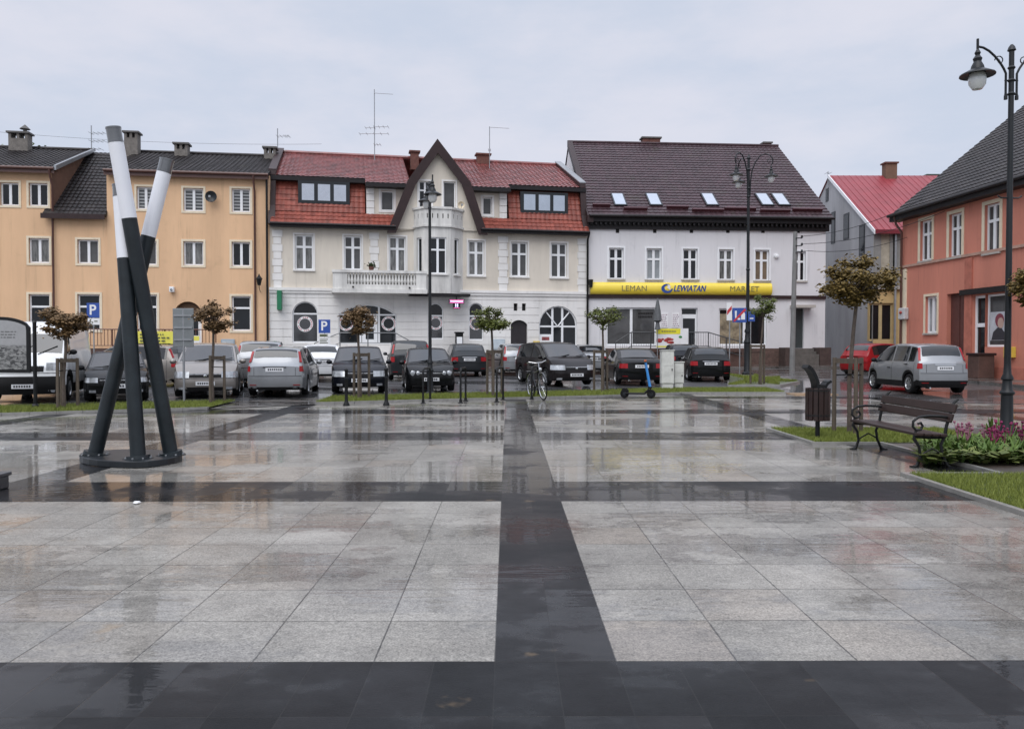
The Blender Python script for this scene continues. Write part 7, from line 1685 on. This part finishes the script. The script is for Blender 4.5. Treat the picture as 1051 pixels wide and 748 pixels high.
# ================================================================== utility pole and cables
g = at(813, 370, 42.5); g.z = gz(g.x, g.y); H = at(816, 238, g.y).z - g.z; up = thing('utility_pole', 'grey concrete utility pole before the right end of the market house', 'utility pole', g); c = MB(); c.tube([(0, 0, 0), (.12, 0, H)], [.145, .105], 10); c.build('pole', M('pole_concrete', (.19, .19, .185), .85, var=.2, scale=2), up, smooth=True)
c = MB(); 
for z in (.35, .75, 1.1): c.tube([(.1, -.15, H - z), (.42, -.15, H - z)], .03, 6); c.lathe([(.03, H - z), (.07, H - z + .05), (.05, H - z + .14)], 8, (.42, -.15, 0))
c.build('insulator', m_anthr, up)
def cable(name, label, a, b_, sag, r_):
    a, b_ = Vector(a), Vector(b_); c = MB(); c.tube([a.lerp(b_, i / 24) - Vector((0, 0, sag * 4 * (i / 24) * (1 - i / 24))) for i in range(25)], r_, 5); o = c.build(name, m_black); return tag(o, label, 'cable', 'overhead cables')
ptop = Vector((g.x + .5, g.y - .15, g.z + H))
cable('overhead_cable', 'upper cable from the utility pole towards the orange house', ptop - Vector((0, 0, .25)), (19.7, 38, 8.6), .35, .014); cable('overhead_cable', 'middle cable from the utility pole towards the orange house', ptop - Vector((0, 0, .65)), (19.7, 36, 7.7), .35, .014); cable('overhead_cable', 'lowest cable from the utility pole to the orange house corner', ptop - Vector((0, 0, 1.0)), (19.75, 39.5, 7.0), .3, .014)
a = at(-30, 133, 50); b_ = at(330, 148, 50); cable('overhead_cable', 'thin cable crossing the sky above the apricot roof', a, b_, .3, .008)
# ================================================================== aerials
def aerial(u, v0, v1, Y, els, label):
    a, b_ = at(u, v0, Y), at(u, v1, Y); H = a.z - b_.z + .6; root = thing('roof_aerial', label, 'aerial', (b_.x, Y, b_.z - .6), 0, 'roof aerials'); c = MB(); c.tube([(0, 0, 0), (0, 0, H)], .028, 6); c.build('mast', m_steel, root)
    pp = Y / FPX
    for (dv, ua, ub, n) in els:
        z = H - dv * pp; c = MB(); c.tube([(ua * pp, -.05, z), (ub * pp, -.05, z - (.0 if n else .06 * (ub - ua) * pp))], .016, 5)
        for j in range(n): x = (ua + (ub - ua) * j / max(1, n - 1)) * pp; c.tube([(x, -.35, z), (x, .3, z)], .012, 4)
        c.build('boom', m_steel, root)
aerial(384.5, 92, 161, 48.8, [(4, 0, 19, 0), (38, 0, 14, 4), (45, -15, 14, 5), (39, -9, 0, 3), (56, 0, 6, 3)], 'tallest roof aerial with several booms on the gabled house')
aerial(502.5, 130, 164, 49.5, [(1, 0, 20, 0), (24, -1, 1, 2)], 'thin roof aerial with one boom near the right chimney of the gabled house')
aerial(94, 129, 157, 46.5, [(8, 0, 14, 4), (16, 0, 14, 4), (24, 0, 10, 3)], 'aerial with three booms on the apricot roof beside the poles'); aerial(285, 132, 152, 48.5, [(8, 0, 11, 4), (8, 9, 12, 2)], 'small aerial above the right end of the apricot roof')
aerial(849.8, 176, 184, 57, [(2, -2, 2, 2)], 'tiny aerial on the grey gable top')
# pavement along the houses
def pave(name, pts, z, mat, label):
    c = MB(); n = len(pts) // 2
    tops = [(x, y, gz(x, y) + z) for x, y in pts]; low = [(x, y, gz(x, y) - .1) for x, y in pts]; m_ = len(pts)
    c.add(tops + low, [tuple(range(m_))] + [(i, (i + 1) % m_, (i + 1) % m_ + m_, i + m_) for i in range(m_)]); return tag(c.build(name, mat), label, None, None, 'structure')
off = lambda F, s, d: (lambda p: (p.x, p.y))(F.o + F.d * s - F.n * d)
pave('pavement', [off(A, 0, 2.6), off(A, S_END, 2.6), off(A, S_END, .02), off(A, 0, .02)], .11, m_setts, 'pavement along the apricot house')
pave('pavement', [off(B, .1, 2.6), off(B, SB1, 2.6), off(B, SB1, .02), off(B, .1, .02)], .112, m_setts, 'pavement along the gabled house')
pave('pavement', [off(C, .1, 2.6), off(C, SC1 + 1, 2.6), off(C, SC1 + 1, .02), off(C, .1, .02)], .114, m_setts, 'pavement along the market house')
pave('pavement', [off(E, 0, 2.2), off(E, SE1, 2.2), off(E, SE1, .02), off(E, 0, .02)], .12, m_setts, 'pavement along the orange house')
# brown stone bin by the orange house door
p = at(1013, 386, 33.0); p.x = 19.62; p.z = gz(p.x, p.y); pb = thing('planter_box', 'brown square stone bin beside the white door of the orange house', 'bin', (p.x, p.y, p.z + .1), R(-86)); c = MB(); c.box(-.35, .35, -.35, .35, 0, .95); c.build('body', m_plinth, pb, bevel=.03); c = MB(); c.box(-.4, .4, -.4, .4, .951, 1.05); c.build('lid', m_fasc, pb, bevel=.02)
